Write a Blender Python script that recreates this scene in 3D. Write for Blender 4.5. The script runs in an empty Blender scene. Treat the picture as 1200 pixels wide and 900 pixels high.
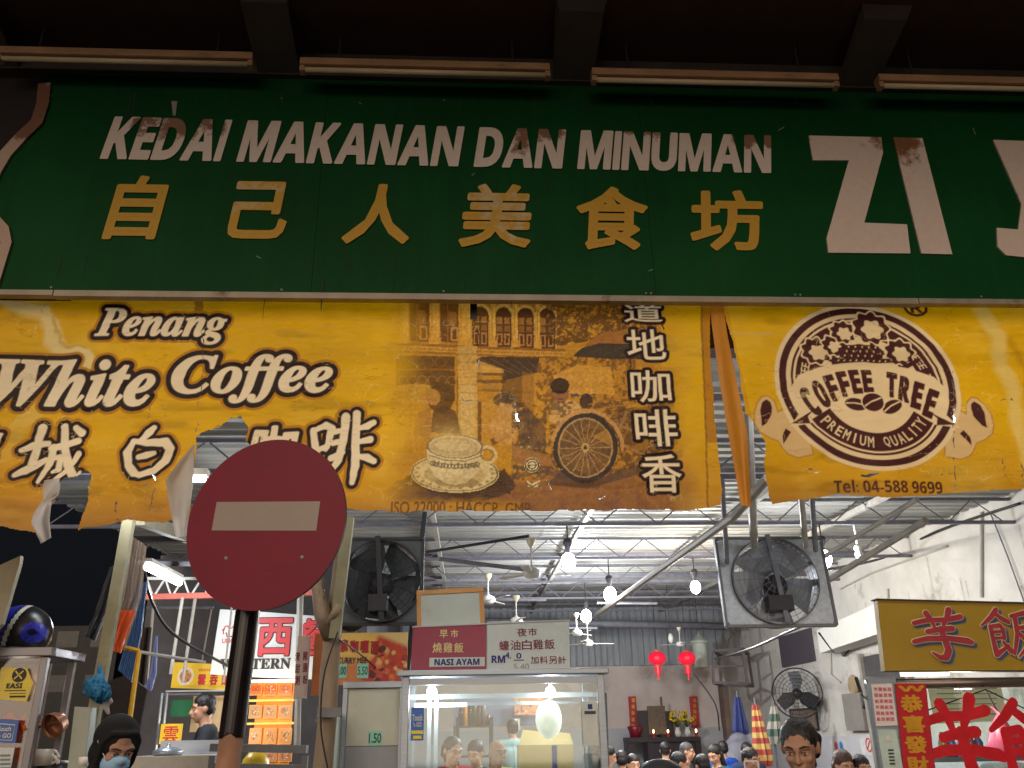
import bpy, bmesh, math, random
import numpy as np
from mathutils import Vector, Matrix

# ------------------------------------------------------------------ camera
F = 1000.0
PITCH, YAW, ROLL = math.radians(22.3), 0.058, 0.018
CAM = Vector((0, 0, 1.5))
_f = Vector((math.sin(YAW) * math.cos(PITCH), math.cos(YAW) * math.cos(PITCH), math.sin(PITCH)))
_r = Vector((math.cos(YAW), -math.sin(YAW), 0))
_u = _r.cross(_f)
RT = _r * math.cos(ROLL) - _u * math.sin(ROLL)
UP = _u * math.cos(ROLL) + _r * math.sin(ROLL)
FW = _f
scene = bpy.context.scene
COL = scene.collection
cam = bpy.data.objects.new('camera', bpy.data.cameras.new('camera'))
COL.objects.link(cam)
cam.data.sensor_width = 36
cam.data.lens = 36 * F / 1200
cam.data.clip_start = 0.05
cam.data.clip_end = 500
m = Matrix((RT, UP, -FW)).transposed().to_4x4()
m.translation = CAM
cam.matrix_world = m
scene.camera = cam

# ------------------------------------------------------------------ night sky, street light, exposure
world = bpy.data.worlds.new('World')
scene.world = world
world.use_nodes = True
wn = world.node_tree
sky = wn.nodes.new('ShaderNodeTexSky')
sky.sky_type = 'NISHITA'
sky.sun_disc = False
SUN_EL, SUN_AZ = math.radians(22), math.radians(196)
sky.sun_elevation = math.radians(-3)
sky.sun_rotation = SUN_AZ
wn.links.new(sky.outputs[0], wn.nodes['Background'].inputs[0])
wn.nodes['Background'].inputs[1].default_value = 0.03
_b2 = wn.nodes.new('ShaderNodeBackground'); _b2.inputs[0].default_value = (.45, .55, .8, 1); _b2.inputs[1].default_value = .010
_ad = wn.nodes.new('ShaderNodeAddShader'); wn.links.new(wn.nodes['Background'].outputs[0], _ad.inputs[0]); wn.links.new(_b2.outputs[0], _ad.inputs[1])
wn.links.new(_ad.outputs[0], wn.nodes['World Output'].inputs[0])
# the warm glow of the street behind the photographer
sd = bpy.data.lights.new('street_glow', 'SUN')
sd.energy = 2.3
sd.angle = math.radians(64)
sd.color = (1.0, 0.80, 0.62)
so = bpy.data.objects.new('street_glow', sd)
COL.objects.link(so)
so.rotation_euler = Vector((math.cos(SUN_EL) * 0.25, math.cos(SUN_EL), -math.sin(SUN_EL))).to_track_quat('-Z', 'Y').to_euler()
scene.view_settings.view_transform = 'Standard'
scene.view_settings.look = 'None'
scene.view_settings.exposure = 0.0
scene.view_settings.gamma = 1.0

# ------------------------------------------------------------------ helpers
def W(px, py, Y):
    d = FW + RT * ((px - 600) / F) + UP * ((450 - py) / F)
    return CAM + d * ((Y - CAM.y) / d.y)
def WX(px, py, X):
    d = FW + RT * ((px - 600) / F) + UP * ((450 - py) / F)
    return CAM + d * ((X - CAM.x) / d.x)
def PXA(x, y, z):
    """photo pixel of world points given as numpy arrays"""
    dx, dy, dz = x - CAM.x, y - CAM.y, z - CAM.z
    q = dx * FW.x + dy * FW.y + dz * FW.z
    return (600 + F * (dx * RT.x + dy * RT.y + dz * RT.z) / q, 450 - F * (dx * UP.x + dy * UP.y + dz * UP.z) / q)

rnd = random.Random(7)

def vnoise(x, y, s, seed=0, octv=3):
    out = np.zeros_like(x, dtype=np.float64)
    a, tot = 1.0, 0.0
    for k in range(octv):
        xs, ys = x / s * 2 ** k + 13.7 * seed, y / s * 2 ** k + 7.3 * seed
        xi, yi = np.floor(xs).astype(np.int64), np.floor(ys).astype(np.int64)
        xf, yf = xs - xi, ys - yi
        def h(i, j):
            n = (i * 374761393 + j * 668265263 + (seed + k * 17) * 974634777) & 0x7fffffff
            n = ((n ^ (n >> 13)) * 1274126177) & 0x7fffffff
            return ((n ^ (n >> 16)) & 0xffff) / 65535.0
        u, v = xf * xf * (3 - 2 * xf), yf * yf * (3 - 2 * yf)
        out += a * ((h(xi, yi) * (1 - u) + h(xi + 1, yi) * u) * (1 - v) + (h(xi, yi + 1) * (1 - u) + h(xi + 1, yi + 1) * u) * v)
        tot += a
        a *= 0.5
    return out / tot

def s2l(c):
    return tuple(((v / 255) / 12.92 if v / 255 <= .04045 else ((v / 255 + .055) / 1.055) ** 2.4) for v in c)

MATS = {}
def mat(name, col, rough=.6, metal=0., noise=.15, scale=8., bump=.0, spec=.5, emit=None, estr=0., col2=None, thr=None, trans=0., alpha=1., coat=0., aniso=None):
    """procedural principled material; col in linear RGB. noise = brightness variation, col2+thr = blotches of a second colour"""
    if name in MATS: return MATS[name]
    M = bpy.data.materials.new(name)
    M.use_nodes = True
    nt = M.node_tree
    b = nt.nodes['Principled BSDF']
    b.inputs['Base Color'].default_value = (*col, 1)
    b.inputs['Roughness'].default_value = rough
    b.inputs['Metallic'].default_value = metal
    b.inputs['Specular IOR Level'].default_value = spec
    if coat: b.inputs['Coat Weight'].default_value = coat
    tc = nt.nodes.new('ShaderNodeTexCoord')
    src = tc.outputs['Object']
    if aniso:
        mp = nt.nodes.new('ShaderNodeMapping'); mp.inputs['Scale'].default_value = aniso
        nt.links.new(src, mp.inputs[0]); src = mp.outputs[0]
    nz = nt.nodes.new('ShaderNodeTexNoise')
    nz.inputs['Scale'].default_value = scale
    nz.inputs['Detail'].default_value = 6
    nz.inputs['Roughness'].default_value = .62
    nt.links.new(src, nz.inputs['Vector'])
    if noise > 0 or col2:
        rp = nt.nodes.new('ShaderNodeValToRGB')
        rp.color_ramp.elements[0].position = .3
        rp.color_ramp.elements[1].position = .7
        lo = tuple(max(0, c * (1 - noise)) for c in col); hi = tuple(min(1, c * (1 + noise)) for c in col)
        rp.color_ramp.elements[0].color = (*lo, 1); rp.color_ramp.elements[1].color = (*hi, 1)
        nt.links.new(nz.outputs['Fac'], rp.inputs[0])
        out = rp.outputs[0]
        if col2:
            n2 = nt.nodes.new('ShaderNodeTexNoise'); n2.inputs['Scale'].default_value = scale * .35; n2.inputs['Detail'].default_value = 8
            n2.inputs['Roughness'].default_value = .7
            nt.links.new(src, n2.inputs['Vector'])
            r2 = nt.nodes.new('ShaderNodeMapRange')
            r2.inputs[1].default_value = thr or .55; r2.inputs[2].default_value = (thr or .55) + .08
            nt.links.new(n2.outputs['Fac'], r2.inputs[0])
            mx = nt.nodes.new('ShaderNodeMix'); mx.data_type = 'RGBA'
            nt.links.new(r2.outputs[0], mx.inputs[0]); nt.links.new(out, mx.inputs[6]); mx.inputs[7].default_value = (*col2, 1)
            out = mx.outputs[2]
        nt.links.new(out, b.inputs['Base Color'])
        rr = nt.nodes.new('ShaderNodeMapRange'); rr.inputs[3].default_value = max(0.02, rough - .12); rr.inputs[4].default_value = min(1, rough + .12)
        nt.links.new(nz.outputs['Fac'], rr.inputs[0]); nt.links.new(rr.outputs[0], b.inputs['Roughness'])
    if bump:
        bp = nt.nodes.new('ShaderNodeBump'); bp.inputs['Strength'].default_value = bump; bp.inputs['Distance'].default_value = .02
        nt.links.new(nz.outputs['Fac'], bp.inputs['Height']); nt.links.new(bp.outputs[0], b.inputs['Normal'])
    if emit:
        b.inputs['Emission Color'].default_value = (*emit, 1); b.inputs['Emission Strength'].default_value = estr
    if trans or alpha < 1:
        o = nt.nodes['Material Output']
        cur = b.outputs[0]
        if trans:
            tr = nt.nodes.new('ShaderNodeBsdfTranslucent'); tr.inputs[0].default_value = (*col, 1)
            ms = nt.nodes.new('ShaderNodeMixShader'); ms.inputs[0].default_value = trans
            nt.links.new(cur, ms.inputs[1]); nt.links.new(tr.outputs[0], ms.inputs[2]); cur = ms.outputs[0]
        if alpha < 1:
            tp = nt.nodes.new('ShaderNodeBsdfTransparent')
            ms = nt.nodes.new('ShaderNodeMixShader'); ms.inputs[0].default_value = alpha
            nt.links.new(tp.outputs[0], ms.inputs[1]); nt.links.new(cur, ms.inputs[2]); cur = ms.outputs[0]
        nt.links.new(cur, o.inputs[0])
    MATS[name] = M
    return M
def S(name, rgb, **k):
    return mat(name, s2l(rgb), **k)

class MB:
    def __init__(s): s.v = []; s.f = []
    def add(s, vs, fs):
        n = len(s.v); s.v.extend(tuple(v) for v in vs); s.f.extend(tuple(i + n for i in f) for f in fs); return s
    def hexa(s, c):
        return s.add(c, [(0, 3, 2, 1), (4, 5, 6, 7), (0, 1, 5, 4), (1, 2, 6, 5), (2, 3, 7, 6), (3, 0, 4, 7)])
    def box(s, a, b):
        x0, x1 = sorted((a[0], b[0])); y0, y1 = sorted((a[1], b[1])); z0, z1 = sorted((a[2], b[2]))
        return s.hexa([(x0, y0, z0), (x1, y0, z0), (x1, y1, z0), (x0, y1, z0), (x0, y0, z1), (x1, y0, z1), (x1, y1, z1), (x0, y1, z1)])
    def cbox(s, c, d, R=None):
        h = [Vector((sx * d[0] / 2, sy * d[1] / 2, sz * d[2] / 2)) for sz in (-1, 1) for sx, sy in ((-1, -1), (1, -1), (1, 1), (-1, 1))]
        if R: h = [R @ q for q in h]
        return s.hexa([Vector(c) + q for q in h])
    def bar(s, p0, p1, w, d=None):
        """rectangular bar between two points"""
        p0, p1 = Vector(p0), Vector(p1); d = d or w
        t = (p1 - p0).normalized(); a = Vector((0, 1, 0)) if abs(t.y) < .9 else Vector((0, 0, 1))
        n = t.cross(a).normalized(); b = t.cross(n).normalized()
        c = [n * (w / 2) * i + b * (d / 2) * j for i, j in ((-1, -1), (1, -1), (1, 1), (-1, 1))]
        return s.hexa([p0 + q for q in c] + [p1 + q for q in c])
    def tube(s, pts, r, n=8, caps=True):
        pts = [Vector(p) for p in pts]; rs = r if isinstance(r, (list, tuple)) else [r] * len(pts)
        base = len(s.v); prev = None
        for i, p in enumerate(pts):
            t = (pts[min(i + 1, len(pts) - 1)] - pts[max(i - 1, 0)]).normalized()
            if prev is None:
                a = Vector((0, 0, 1)) if abs(t.z) < .9 else Vector((1, 0, 0)); u = t.cross(a).normalized()
            else: u = (prev - t * prev.dot(t)).normalized()
            prev = u; w = t.cross(u)
            for k in range(n):
                an = 2 * math.pi * k / n; s.v.append(tuple(p + (u * math.cos(an) + w * math.sin(an)) * rs[i]))
        for i in range(len(pts) - 1):
            for k in range(n):
                a, b = base + i * n + k, base + i * n + (k + 1) % n; s.f.append((a, b, b + n, a + n))
        if caps:
            s.f.append(tuple(base + k for k in reversed(range(n)))); e = base + (len(pts) - 1) * n; s.f.append(tuple(e + k for k in range(n)))
        return s
    def ell(s, c, r, nu=12, nv=8, R=None):
        vs = []; fs = []
        for j in range(1, nv):
            th = math.pi * j / nv
            for i in range(nu):
                ph = 2 * math.pi * i / nu; q = Vector((r[0] * math.sin(th) * math.cos(ph), r[1] * math.sin(th) * math.sin(ph), r[2] * math.cos(th)))
                if R: q = R @ q
                vs.append(Vector(c) + q)
        tp = Vector((0, 0, r[2])); bt = -tp
        if R: tp, bt = R @ tp, R @ bt
        vs += [Vector(c) + tp, Vector(c) + bt]; T = len(vs) - 2
        for j in range(nv - 2):
            for i in range(nu):
                a, b = j * nu + i, j * nu + (i + 1) % nu; fs.append((a, a + nu, b + nu, b))
        for i in range(nu):
            fs.append((T, i, (i + 1) % nu)); k = (nv - 2) * nu; fs.append((T + 1, k + (i + 1) % nu, k + i))
        return s.add(vs, fs)
    def lathe(s, prof, c, axis='z', n=20):
        """prof: (radius, height) pairs"""
        c = Vector(c); base = len(s.v)
        for r, h in prof:
            for k in range(n):
                a = 2 * math.pi * k / n; x, y = r * math.cos(a), r * math.sin(a)
                q = {'z': (x, y, h), 'y': (x, h, y), 'x': (h, x, y)}[axis]; s.v.append(tuple(c + Vector(q)))
        for i in range(len(prof) - 1):
            for k in range(n):
                a, b = base + i * n + k, base + i * n + (k + 1) % n
                s.f.append((a, b, b + n, a + n) if axis != 'y' else (a, a + n, b + n, b))
        return s
    def prism(s, poly, y0, y1, key=None):
        """polygon of (x, z) extruded along y; or key(u,v,d) mapping"""
        key = key or (lambda u, v, d: (u, d, v)); n = len(poly)
        vs = [key(u, v, y0) for u, v in poly] + [key(u, v, y1) for u, v in poly]
        fs = [tuple(range(n)), tuple(range(2 * n - 1, n - 1, -1))] + [(i, i + n, (i + 1) % n + n, (i + 1) % n) for i in range(n)]
        return s.add(vs, fs)
    def build(s, name, mt, parent=None, smooth=False, world=True, bevel=0.):
        me = bpy.data.meshes.new(name)
        off = Vector((0, 0, 0))
        if parent is not None and world:
            r = parent
            while r.parent: r = r.parent
            off = r.location
        me.from_pydata([(v[0] - off[0], v[1] - off[1], v[2] - off[2]) for v in s.v], [], s.f)
        if smooth: me.polygons.foreach_set('use_smooth', [True] * len(me.polygons))
        me.materials.append(mt)
        bm = bmesh.new(); bm.from_mesh(me); bmesh.ops.recalc_face_normals(bm, faces=bm.faces)
        if bevel: bmesh.ops.bevel(bm, geom=bm.edges[:], offset=bevel, segments=2, affect='EDGES', profile=.6, clamp_overlap=True)
        bm.to_mesh(me); bm.free()
        me.update()
        o = bpy.data.objects.new(name, me); COL.objects.link(o)
        if parent is not None: o.parent = parent
        return o

def tag(o, label=None, cat=None, group=None, kind=None):
    if label: o['label'] = label
    if cat: o['category'] = cat
    if group: o['group'] = group
    if kind: o['kind'] = kind
    return o
def thing(name, label, cat, loc=(0, 0, 0), group=None, rz=0):
    o = bpy.data.objects.new(name, None); o.empty_display_size = .1
    COL.objects.link(o); o.location = loc; o.rotation_euler = (0, 0, rz)
    return tag(o, label, cat, group)
def struct(o): o['kind'] = 'structure'; return o
def copy_tree(o, parent=None):
    c = o.copy(); COL.objects.link(c); c.parent = parent
    for ch in list(o.children): copy_tree(ch, c)
    return c

# ---- text
_tc = bpy.data.curves.new('txt', 'FONT'); _to = bpy.data.objects.new('txt', _tc); COL.objects.link(_to)
_GC = {}
def glyph(s, bold=0., res=3):
    """flat letter shapes; bold widens every stroke by adding a round-ended ribbon along each outline edge"""
    k = (s, bold, res)
    if k not in _GC:
        if s == '\U0001d5dc': V = np.array([(0, 0, 0), (.13, 0, 0), (.13, .7, 0), (0, .7, 0)], float); Fc = [(0, 1, 2, 3)]
        else:
            _tc.body = s; _tc.resolution_u = res
            dg = bpy.context.evaluated_depsgraph_get(); dg.update()
            me = bpy.data.meshes.new_from_object(_to.evaluated_get(dg))
            V = np.array([v.co[:] for v in me.vertices]) if len(me.vertices) else np.zeros((1, 3))
            Fc = [tuple(p.vertices) for p in me.polygons]
            bpy.data.meshes.remove(me)
        if bold > 0:
            cnt = {}
            for f in Fc:
                for i in range(len(f)): e = tuple(sorted((f[i - 1], f[i]))); cnt[e] = cnt.get(e, 0) + 1
            VV = V.tolist(); n = len(VV); g = 0
            for (a, b), c in cnt.items():
                if c != 1: continue
                p, q = V[a, :2], V[b, :2]; d = q - p; L = math.hypot(*d)
                if L < 1e-6: continue
                an = math.atan2(d[1], d[0]); dz = .002 + .00007 * g; g += 1
                base = len(VV)
                for cx, a0 in ((q, -90), (p, 90)):
                    for t in range(5):
                        w = an + math.radians(a0 + 45 * t); VV.append([cx[0] + bold * math.cos(w), cx[1] + bold * math.sin(w), dz])
                Fc.append(tuple(range(base, base + 10)))
            V = np.array(VV)
        _GC[k] = (V, Fc)
    return _GC[k]
def sfnt(s, kind):
    """styled letters: 'sb' sans bold, 'sbi' sans bold italic, 'rb' serif bold, 'rbi' serif bold italic"""
    U, L, D = {'sb': (0x1D5D4, 0x1D5EE, 0x1D7EC), 'sbi': (0x1D63C, 0x1D656, None), 'rb': (0x1D400, 0x1D41A, 0x1D7CE), 'rbi': (0x1D468, 0x1D482, None)}[kind]
    o = ''
    for c in s:
        if 'A' <= c <= 'Z': o += chr(U + ord(c) - 65)
        elif 'a' <= c <= 'z': o += chr(L + ord(c) - 97)
        elif '0' <= c <= '9' and D: o += chr(D + ord(c) - 48)
        else: o += c
    return o
def text_fit(mb, s, x0, z0, x1, z1, Y, bold=.0, shear=0., lift=.002, depth=1., res=3, grow=0.):
    """fit text s into the box x0..x1, z0..z1 on the plane y=Y, facing -y. grow: extra outline kept outside the box"""
    V0, _ = glyph(s, bold, res)
    a, b = V0[:, :2].min(0), V0[:, :2].max(0)
    V, Fc = glyph(s, bold + grow, res)
    sx, sz = (x1 - x0) / (b[0] - a[0]), (z1 - z0) / (b[1] - a[1])
    X = x0 + (V[:, 0] - a[0]) * sx; Z = z0 + (V[:, 1] - a[1]) * sz
    X = X + shear * (Z - z0)
    Yv = Y - lift - V[:, 2] * sz * depth
    mb.add(np.stack([X, Yv, Z], 1).tolist(), Fc)
    return mb
def text_px(mb, s, pl, pb, pr, pt, Y, **k):
    a, b = W(pl, pb, Y), W(pr, pt, Y)
    return text_fit(mb, s, a.x, a.z, b.x, b.z, Y, **k)

def ruffle(amp, sc, seed=1, stretch=1.):
    """uneven surface for hair and cloth"""
    def f(co):
        c = co.mean(0); d = co - c; n = np.linalg.norm(d, axis=1)[:, None] + 1e-6; a = np.arctan2(d[:, 0], d[:, 1]) * .1
        v = vnoise(a * 8 / stretch * .1 + 3, co[:, 2] * stretch * .1 + 3 + co[:, 1] * .05, sc * .1, seed, 3) - .5
        return co + d / n * (amp * v[:, None])
    return f
def blob(chains, voxel, name, mt, parent, smooth_it=4, world=True, post=None):
    """one continuous surface from overlapping tapered capsules: chains of (point, radius) or ('e', centre, radii, R)"""
    mb = MB()
    for ch in chains:
        if ch[0] == 'e': mb.ell(ch[1], ch[2], 16, 12, ch[3] if len(ch) > 3 else None); continue
        for (p, r), (q, t) in zip(ch[:-1], ch[1:]): mb.tube([p, q], [r, t], 12)
        for p, r in ch: mb.ell(p, (r, r, r), 12, 8)
    me = bpy.data.meshes.new('tmp'); me.from_pydata(mb.v, [], mb.f)
    o = bpy.data.objects.new('tmp', me); COL.objects.link(o)
    m1 = o.modifiers.new('r', 'REMESH'); m1.mode = 'VOXEL'; m1.voxel_size = voxel
    m2 = o.modifiers.new('s', 'SMOOTH'); m2.factor = .5; m2.iterations = smooth_it
    dg = bpy.context.evaluated_depsgraph_get(); dg.update()
    out = bpy.data.meshes.new_from_object(o.evaluated_get(dg))
    bpy.data.objects.remove(o); bpy.data.meshes.remove(me)
    n = len(out.vertices); co = np.empty(n * 3); out.vertices.foreach_get('co', co); co = co.reshape(-1, 3)
    if post is not None: co = post(co)
    if parent is not None and world:
        r = parent
        while r.parent: r = r.parent
        co = co - np.array(r.location)
    out.vertices.foreach_set('co', co.ravel()); out.polygons.foreach_set('use_smooth', [True] * len(out.polygons))
    out.materials.clear(); out.materials.append(mt); out.name = name; out.update()
    ob = bpy.data.objects.new(name, out); COL.objects.link(ob)
    if parent is not None: ob.parent = parent
    return ob

# ------------------------------------------------------------------ common materials
steel = S('stainless_steel', (158, 168, 180), rough=.34, metal=.6, noise=.12, scale=5, aniso=(1, 1, 14))
steel_dull = S('dull_steel', (110, 112, 116), rough=.5, metal=.6, noise=.2, scale=9)
dark_iron = S('dark_iron', (48, 47, 52), rough=.6, noise=.3, scale=20)
grey_paint = S('grey_truss_paint', (112, 112, 122), rough=.6, noise=.25, scale=12)
white_paint = S('white_paint', (205, 205, 200), rough=.5, noise=.06)
white_plastic = S('white_plastic', (215, 213, 205), rough=.35, noise=.04)
black_plastic = S('black_plastic', (28, 28, 30), rough=.4, noise=.2)
alu = S('old_aluminium', (150, 140, 125), rough=.5, metal=.3, noise=.25, scale=6, col2=s2l((95, 75, 55)), thr=.58)
glass = None
def make_glass(name='clear_glass', fac=.10, tint=(.9, .97, .95)):
    if name in MATS: return MATS[name]
    M = bpy.data.materials.new(name); M.use_nodes = True; nt = M.node_tree
    g = nt.nodes.new('ShaderNodeBsdfGlossy'); g.inputs['Roughness'].default_value = .04
    t = nt.nodes.new('ShaderNodeBsdfTransparent'); t.inputs[0].default_value = (*tint, 1)
    x = nt.nodes.new('ShaderNodeMixShader'); fr = nt.nodes.new('ShaderNodeFresnel'); fr.inputs[0].default_value = 1.5
    ad = nt.nodes.new('ShaderNodeMath'); ad.operation = 'ADD'; ad.inputs[1].default_value = fac * .3
    nt.links.new(fr.outputs[0], ad.inputs[0]); nt.links.new(ad.outputs[0], x.inputs[0])
    nt.links.new(t.outputs[0], x.inputs[1]); nt.links.new(g.outputs[0], x.inputs[2]); nt.links.new(x.outputs[0], nt.nodes['Material Output'].inputs[0])
    MATS[name] = M; return M
glass = make_glass()
def emis(name, rgb, st):
    return mat(name, (0.8, .8, .8), noise=0, emit=rgb, estr=st)
bulb_glow = emis('bulb_glow', (.95, .97, 1), 40)
tube_glow = emis('tube_glow', (.93, .97, 1), 14)
def lamp_light(loc, power, name='bulb_light', col=(.93, .96, 1), r=.05):
    l = bpy.data.lights.new(name, 'POINT'); l.energy = power; l.color = col; l.shadow_soft_size = r
    o = bpy.data.objects.new(name, l); COL.objects.link(o); o.location = loc; return o
# ================================================================== SETTING
XR = W(850, 800, 20).x            # side wall of the hall
XL = -4.2
def roof_z(Y): return 3.50 + .033 * Y

asphalt = mat('asphalt', (.05, .05, .052), rough=.9, noise=.3, scale=30, bump=.3)
o = MB().box((-60, -40, -.3), (60, 80, 0)).build('ground', asphalt); struct(o)
tile_m = S('floor_screed', (120, 110, 100), rough=.5, noise=.25, scale=3, bump=.1)
o = MB().box((XL, 4.3, .004), (XR, 20, .12)).build('hall_floor', tile_m); struct(o)

# ---- coffee shop building: walls, corrugated roof, trusses, columns
plaster = S('stained_plaster', (194, 191, 184), rough=.85, noise=.13, scale=2.2, col2=s2l((150, 143, 132)), thr=.57, bump=.25)
plaster_back = S('pinkish_plaster', (216, 202, 194), rough=.85, noise=.14, scale=1.5, col2=s2l((188, 170, 160)), thr=.56)
white_panel = S('white_lower_wall', (190, 190, 194), rough=.6, noise=.08, scale=2)
tin = S('corrugated_tin', (150, 150, 145), rough=.55, metal=.15, noise=.28, scale=2.5, col2=s2l((140, 132, 120)), thr=.60, aniso=(.35, 2, 1))
tin_blue = S('blue_grey_tin', (166, 172, 178), rough=.6, noise=.2, scale=4, aniso=(3, 1, .4))
bld = thing('coffee_shop_hall', 'open fronted food hall with corrugated tin roof on steel trusses', 'building', (0, 4.3, 0))
b = MB().box((XR, 4.2, 0), (XR + .15, 20.2, roof_z(20)))
b.build('side_wall', plaster, bld)
b = MB().box((XR - .02, 8.2, .12), (XR - .003, 19.95, WX(960, 862, XR).z)); b.build('wall_dado', white_panel, bld)
zc = W(760, 780, 20).z
MB().box((-1.6, 20, 0), (XR, 20.15, zc)).build('rear_wall', plaster_back, bld)
MB().box((-1.6, 19.96, .12), (XR - .03, 19.997, W(760, 853, 20).z)).build('rear_dado', white_panel, bld)
# tin partition above the rear wall, vertical ribs
pb = MB(); x = XL
prof = []
while x < XR - .05:
    prof += [(x, 0), (x + .10, 0), (x + .14, .04), (x + .24, .04), (x + .28, 0)]; x += .28
n = len(prof); z0_, z1_ = zc + .004, roof_z(20)
pb.add([(a, 19.95 + d, z0_) for a, d in prof] + [(a, 19.95 + d, z1_) for a, d in prof], [(i, i + 1, i + 1 + n, i + n) for i in range(n - 1)])
pb.build('rear_tin_partition', tin_blue, bld)
# dark far wall behind the left stalls
dark_wall = S('sooty_wall', (84, 84, 90), rough=.9, noise=.3, scale=2)
MB().box((W(165, 760, 13).x, 13, 0), (-1.6, 13.15, roof_z(13))).build('left_rear_wall', dark_wall, bld)
MB().box((-1.6, 13.15, 0), (-1.45, 20.0, roof_z(13))).build('inner_wall', dark_wall, bld)
# roof sheets: ribs run left-right; each sheet covers .8 m of depth
def sheet_mesh(wd):
    pr = []
    for k in range(4):
        y = k * .2
        pr += [(y, 0), (y + .09, 0), (y + .115, .032), (y + .175, .032)]
    pr.append((.8, 0)); n = len(pr)
    vs = []; fs = []
    for t in (0, .0015):
        for xx in (0, wd):
            vs += [(xx, yy, zz + yy * .033 + t) for yy, zz in pr]
    for i in range(n - 1):
        fs += [(i, i + 1, i + 1 + n, i + n), (2 * n + i, 3 * n + i, 3 * n + i + 1, 2 * n + i + 1)]
    me = bpy.data.meshes.new('roof_sheet'); me.from_pydata(vs, [], fs); me.materials.append(tin); return me
wd = (XR - XL + .3) / 4
sm = sheet_mesh(wd)
for j in range(20):
    for i in range(4):
        y = 4.05 + j * .8
        s_ = bpy.data.objects.new('roof_sheet', sm); COL.objects.link(s_); s_.parent = bld
        s_.location = Vector((XL + i * (wd - .002), y, roof_z(y) + (.004 if (i + j) % 2 else 0) + rnd.uniform(0, .004))) - bld.location
        s_.rotation_euler.z = rnd.uniform(-.002, .002)
# trusses (parallel to the street)
def truss(Y, xa, xb, step=.62, h=.25, mt=grey_paint, zb=None):
    zt = (roof_z(Y) - .04) if zb is None else zb + h
    zb = zt - h
    r = MB()
    r.bar((xa, Y, zt), (xb, Y, zt), .03, .035)
    r_ = r.build('roof_truss', mt, bld)
    MB().bar((xa, Y, zb), (xb, Y, zb), .034, .04).build('bottom_chord', mt, r_)
    w = MB(); x = xa; k = 0
    while x < xb - step * .5:
        a, c = ((x, Y, zb), (x + step / 2, Y, zt)) if k % 2 == 0 else ((x, Y, zt), (x + step / 2, Y, zb))
        w.tube([a, c], .007, 5); x += step / 2; k += 1
    w.build('web_rods', mt, r_)
for Y in (6.5, 8.67, 10.9, 13.2, 15.4, 17.6): truss(Y, XL if Y < 13 else -1.4, XR - .01)
# purlins that lie under the sheets between trusses, plus braces
for Y in (5.4, 7.6, 9.8, 12.05, 14.3, 16.5, 18.6):
    MB().bar((XL if Y < 13 else -1.4, Y, roof_z(Y) - .06), (XR, Y, roof_z(Y) - .06), .05, .04).build('purlin', grey_paint, bld)
# rafters that run to the rear
pale = S('pale_pipe', (150, 146, 138), rough=.5, noise=.2)
for x in (-.35, 1.25, 2.9, 4.2):
    MB().bar((x, 4.4, roof_z(4.4) - .1), (x + (.25 if x > 0 else 0), 19.9, roof_z(19.9) - .1), .05, .06).build('rafter', pale, bld)
def pipe(p0, p1, r, mt=pale, name='pipe'):
    return MB().tube([p0, p1], r, 8).build(name, mt, bld)
pipe(W(700, 720, 10), W(860, 605, 5.2), .028)
pipe(W(860, 605, 5.2), W(900, 560, 4.6), .028)
pipe(W(880, 735, 9), W(1085, 610, 6.5), .03)
pipe(W(905, 690, 8), W(1075, 585, 6), .022)
pipe(W(620, 668, 8), W(515, 655, 8), .02, grey_paint)
pipe(W(620, 628, 6.6), W(500, 647, 7), .012, dark_iron)
for (x0, x1, yb_, Yq) in ((700, 770, 706, 13.2), (500, 640, 702, 12), (560, 700, 735, 15)):
    pipe(W(x0, yb_, Yq), W(x1, yb_ + 1, Yq), .02, grey_paint, 'conduit')
# grey ducts along the rear
MB().tube([W(560, 728, 17), W(850, 734, 17)], .07, 12).build('duct', grey_paint, bld, smooth=True)
# front columns
def column(px, y0, px2, y2, Y, w, mt, name='column'):
    a, c = W(px, y0, Y), W(px2, y2, Y)
    d = (c - a); k = (a.z) / (a.z - c.z); e = a + d * k
    return MB().bar(a, e, w, w * .8).build(name, mt, bld)
col_m = S('pale_green_column_paint', (138, 133, 106), rough=.7, noise=.2, scale=9, col2=s2l((120, 105, 80)), thr=.6)
column(152, 605, 102, 885, 4.6, .055, col_m)
MB().bar(W(409, 606, 5.0), W(392, 748, 5.1), .06, .05).build('column', col_m, bld)
column(498, 600, 483, 735, 6.25, .035, S('dark_blue_grey_post', (50, 58, 68), noise=.2))
MB().tube([W(846, 560, 5.8), W(852, 660, 6.45)], .018).build('drop_pipe', grey_paint, bld)
MB().tube([W(876, 480, 4.6), W(884, 640, 6.4)], .03).build('drop_pipe', pale, bld)
MB().tube([W(937, 560, 5.6), W(944, 640, 6.4)], .022).build('drop_pipe', pale, bld)
MB().tube([W(948, 540, 5.6), W(956, 645, 6.4)], .02).build('drop_pipe', grey_paint, bld)
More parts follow.
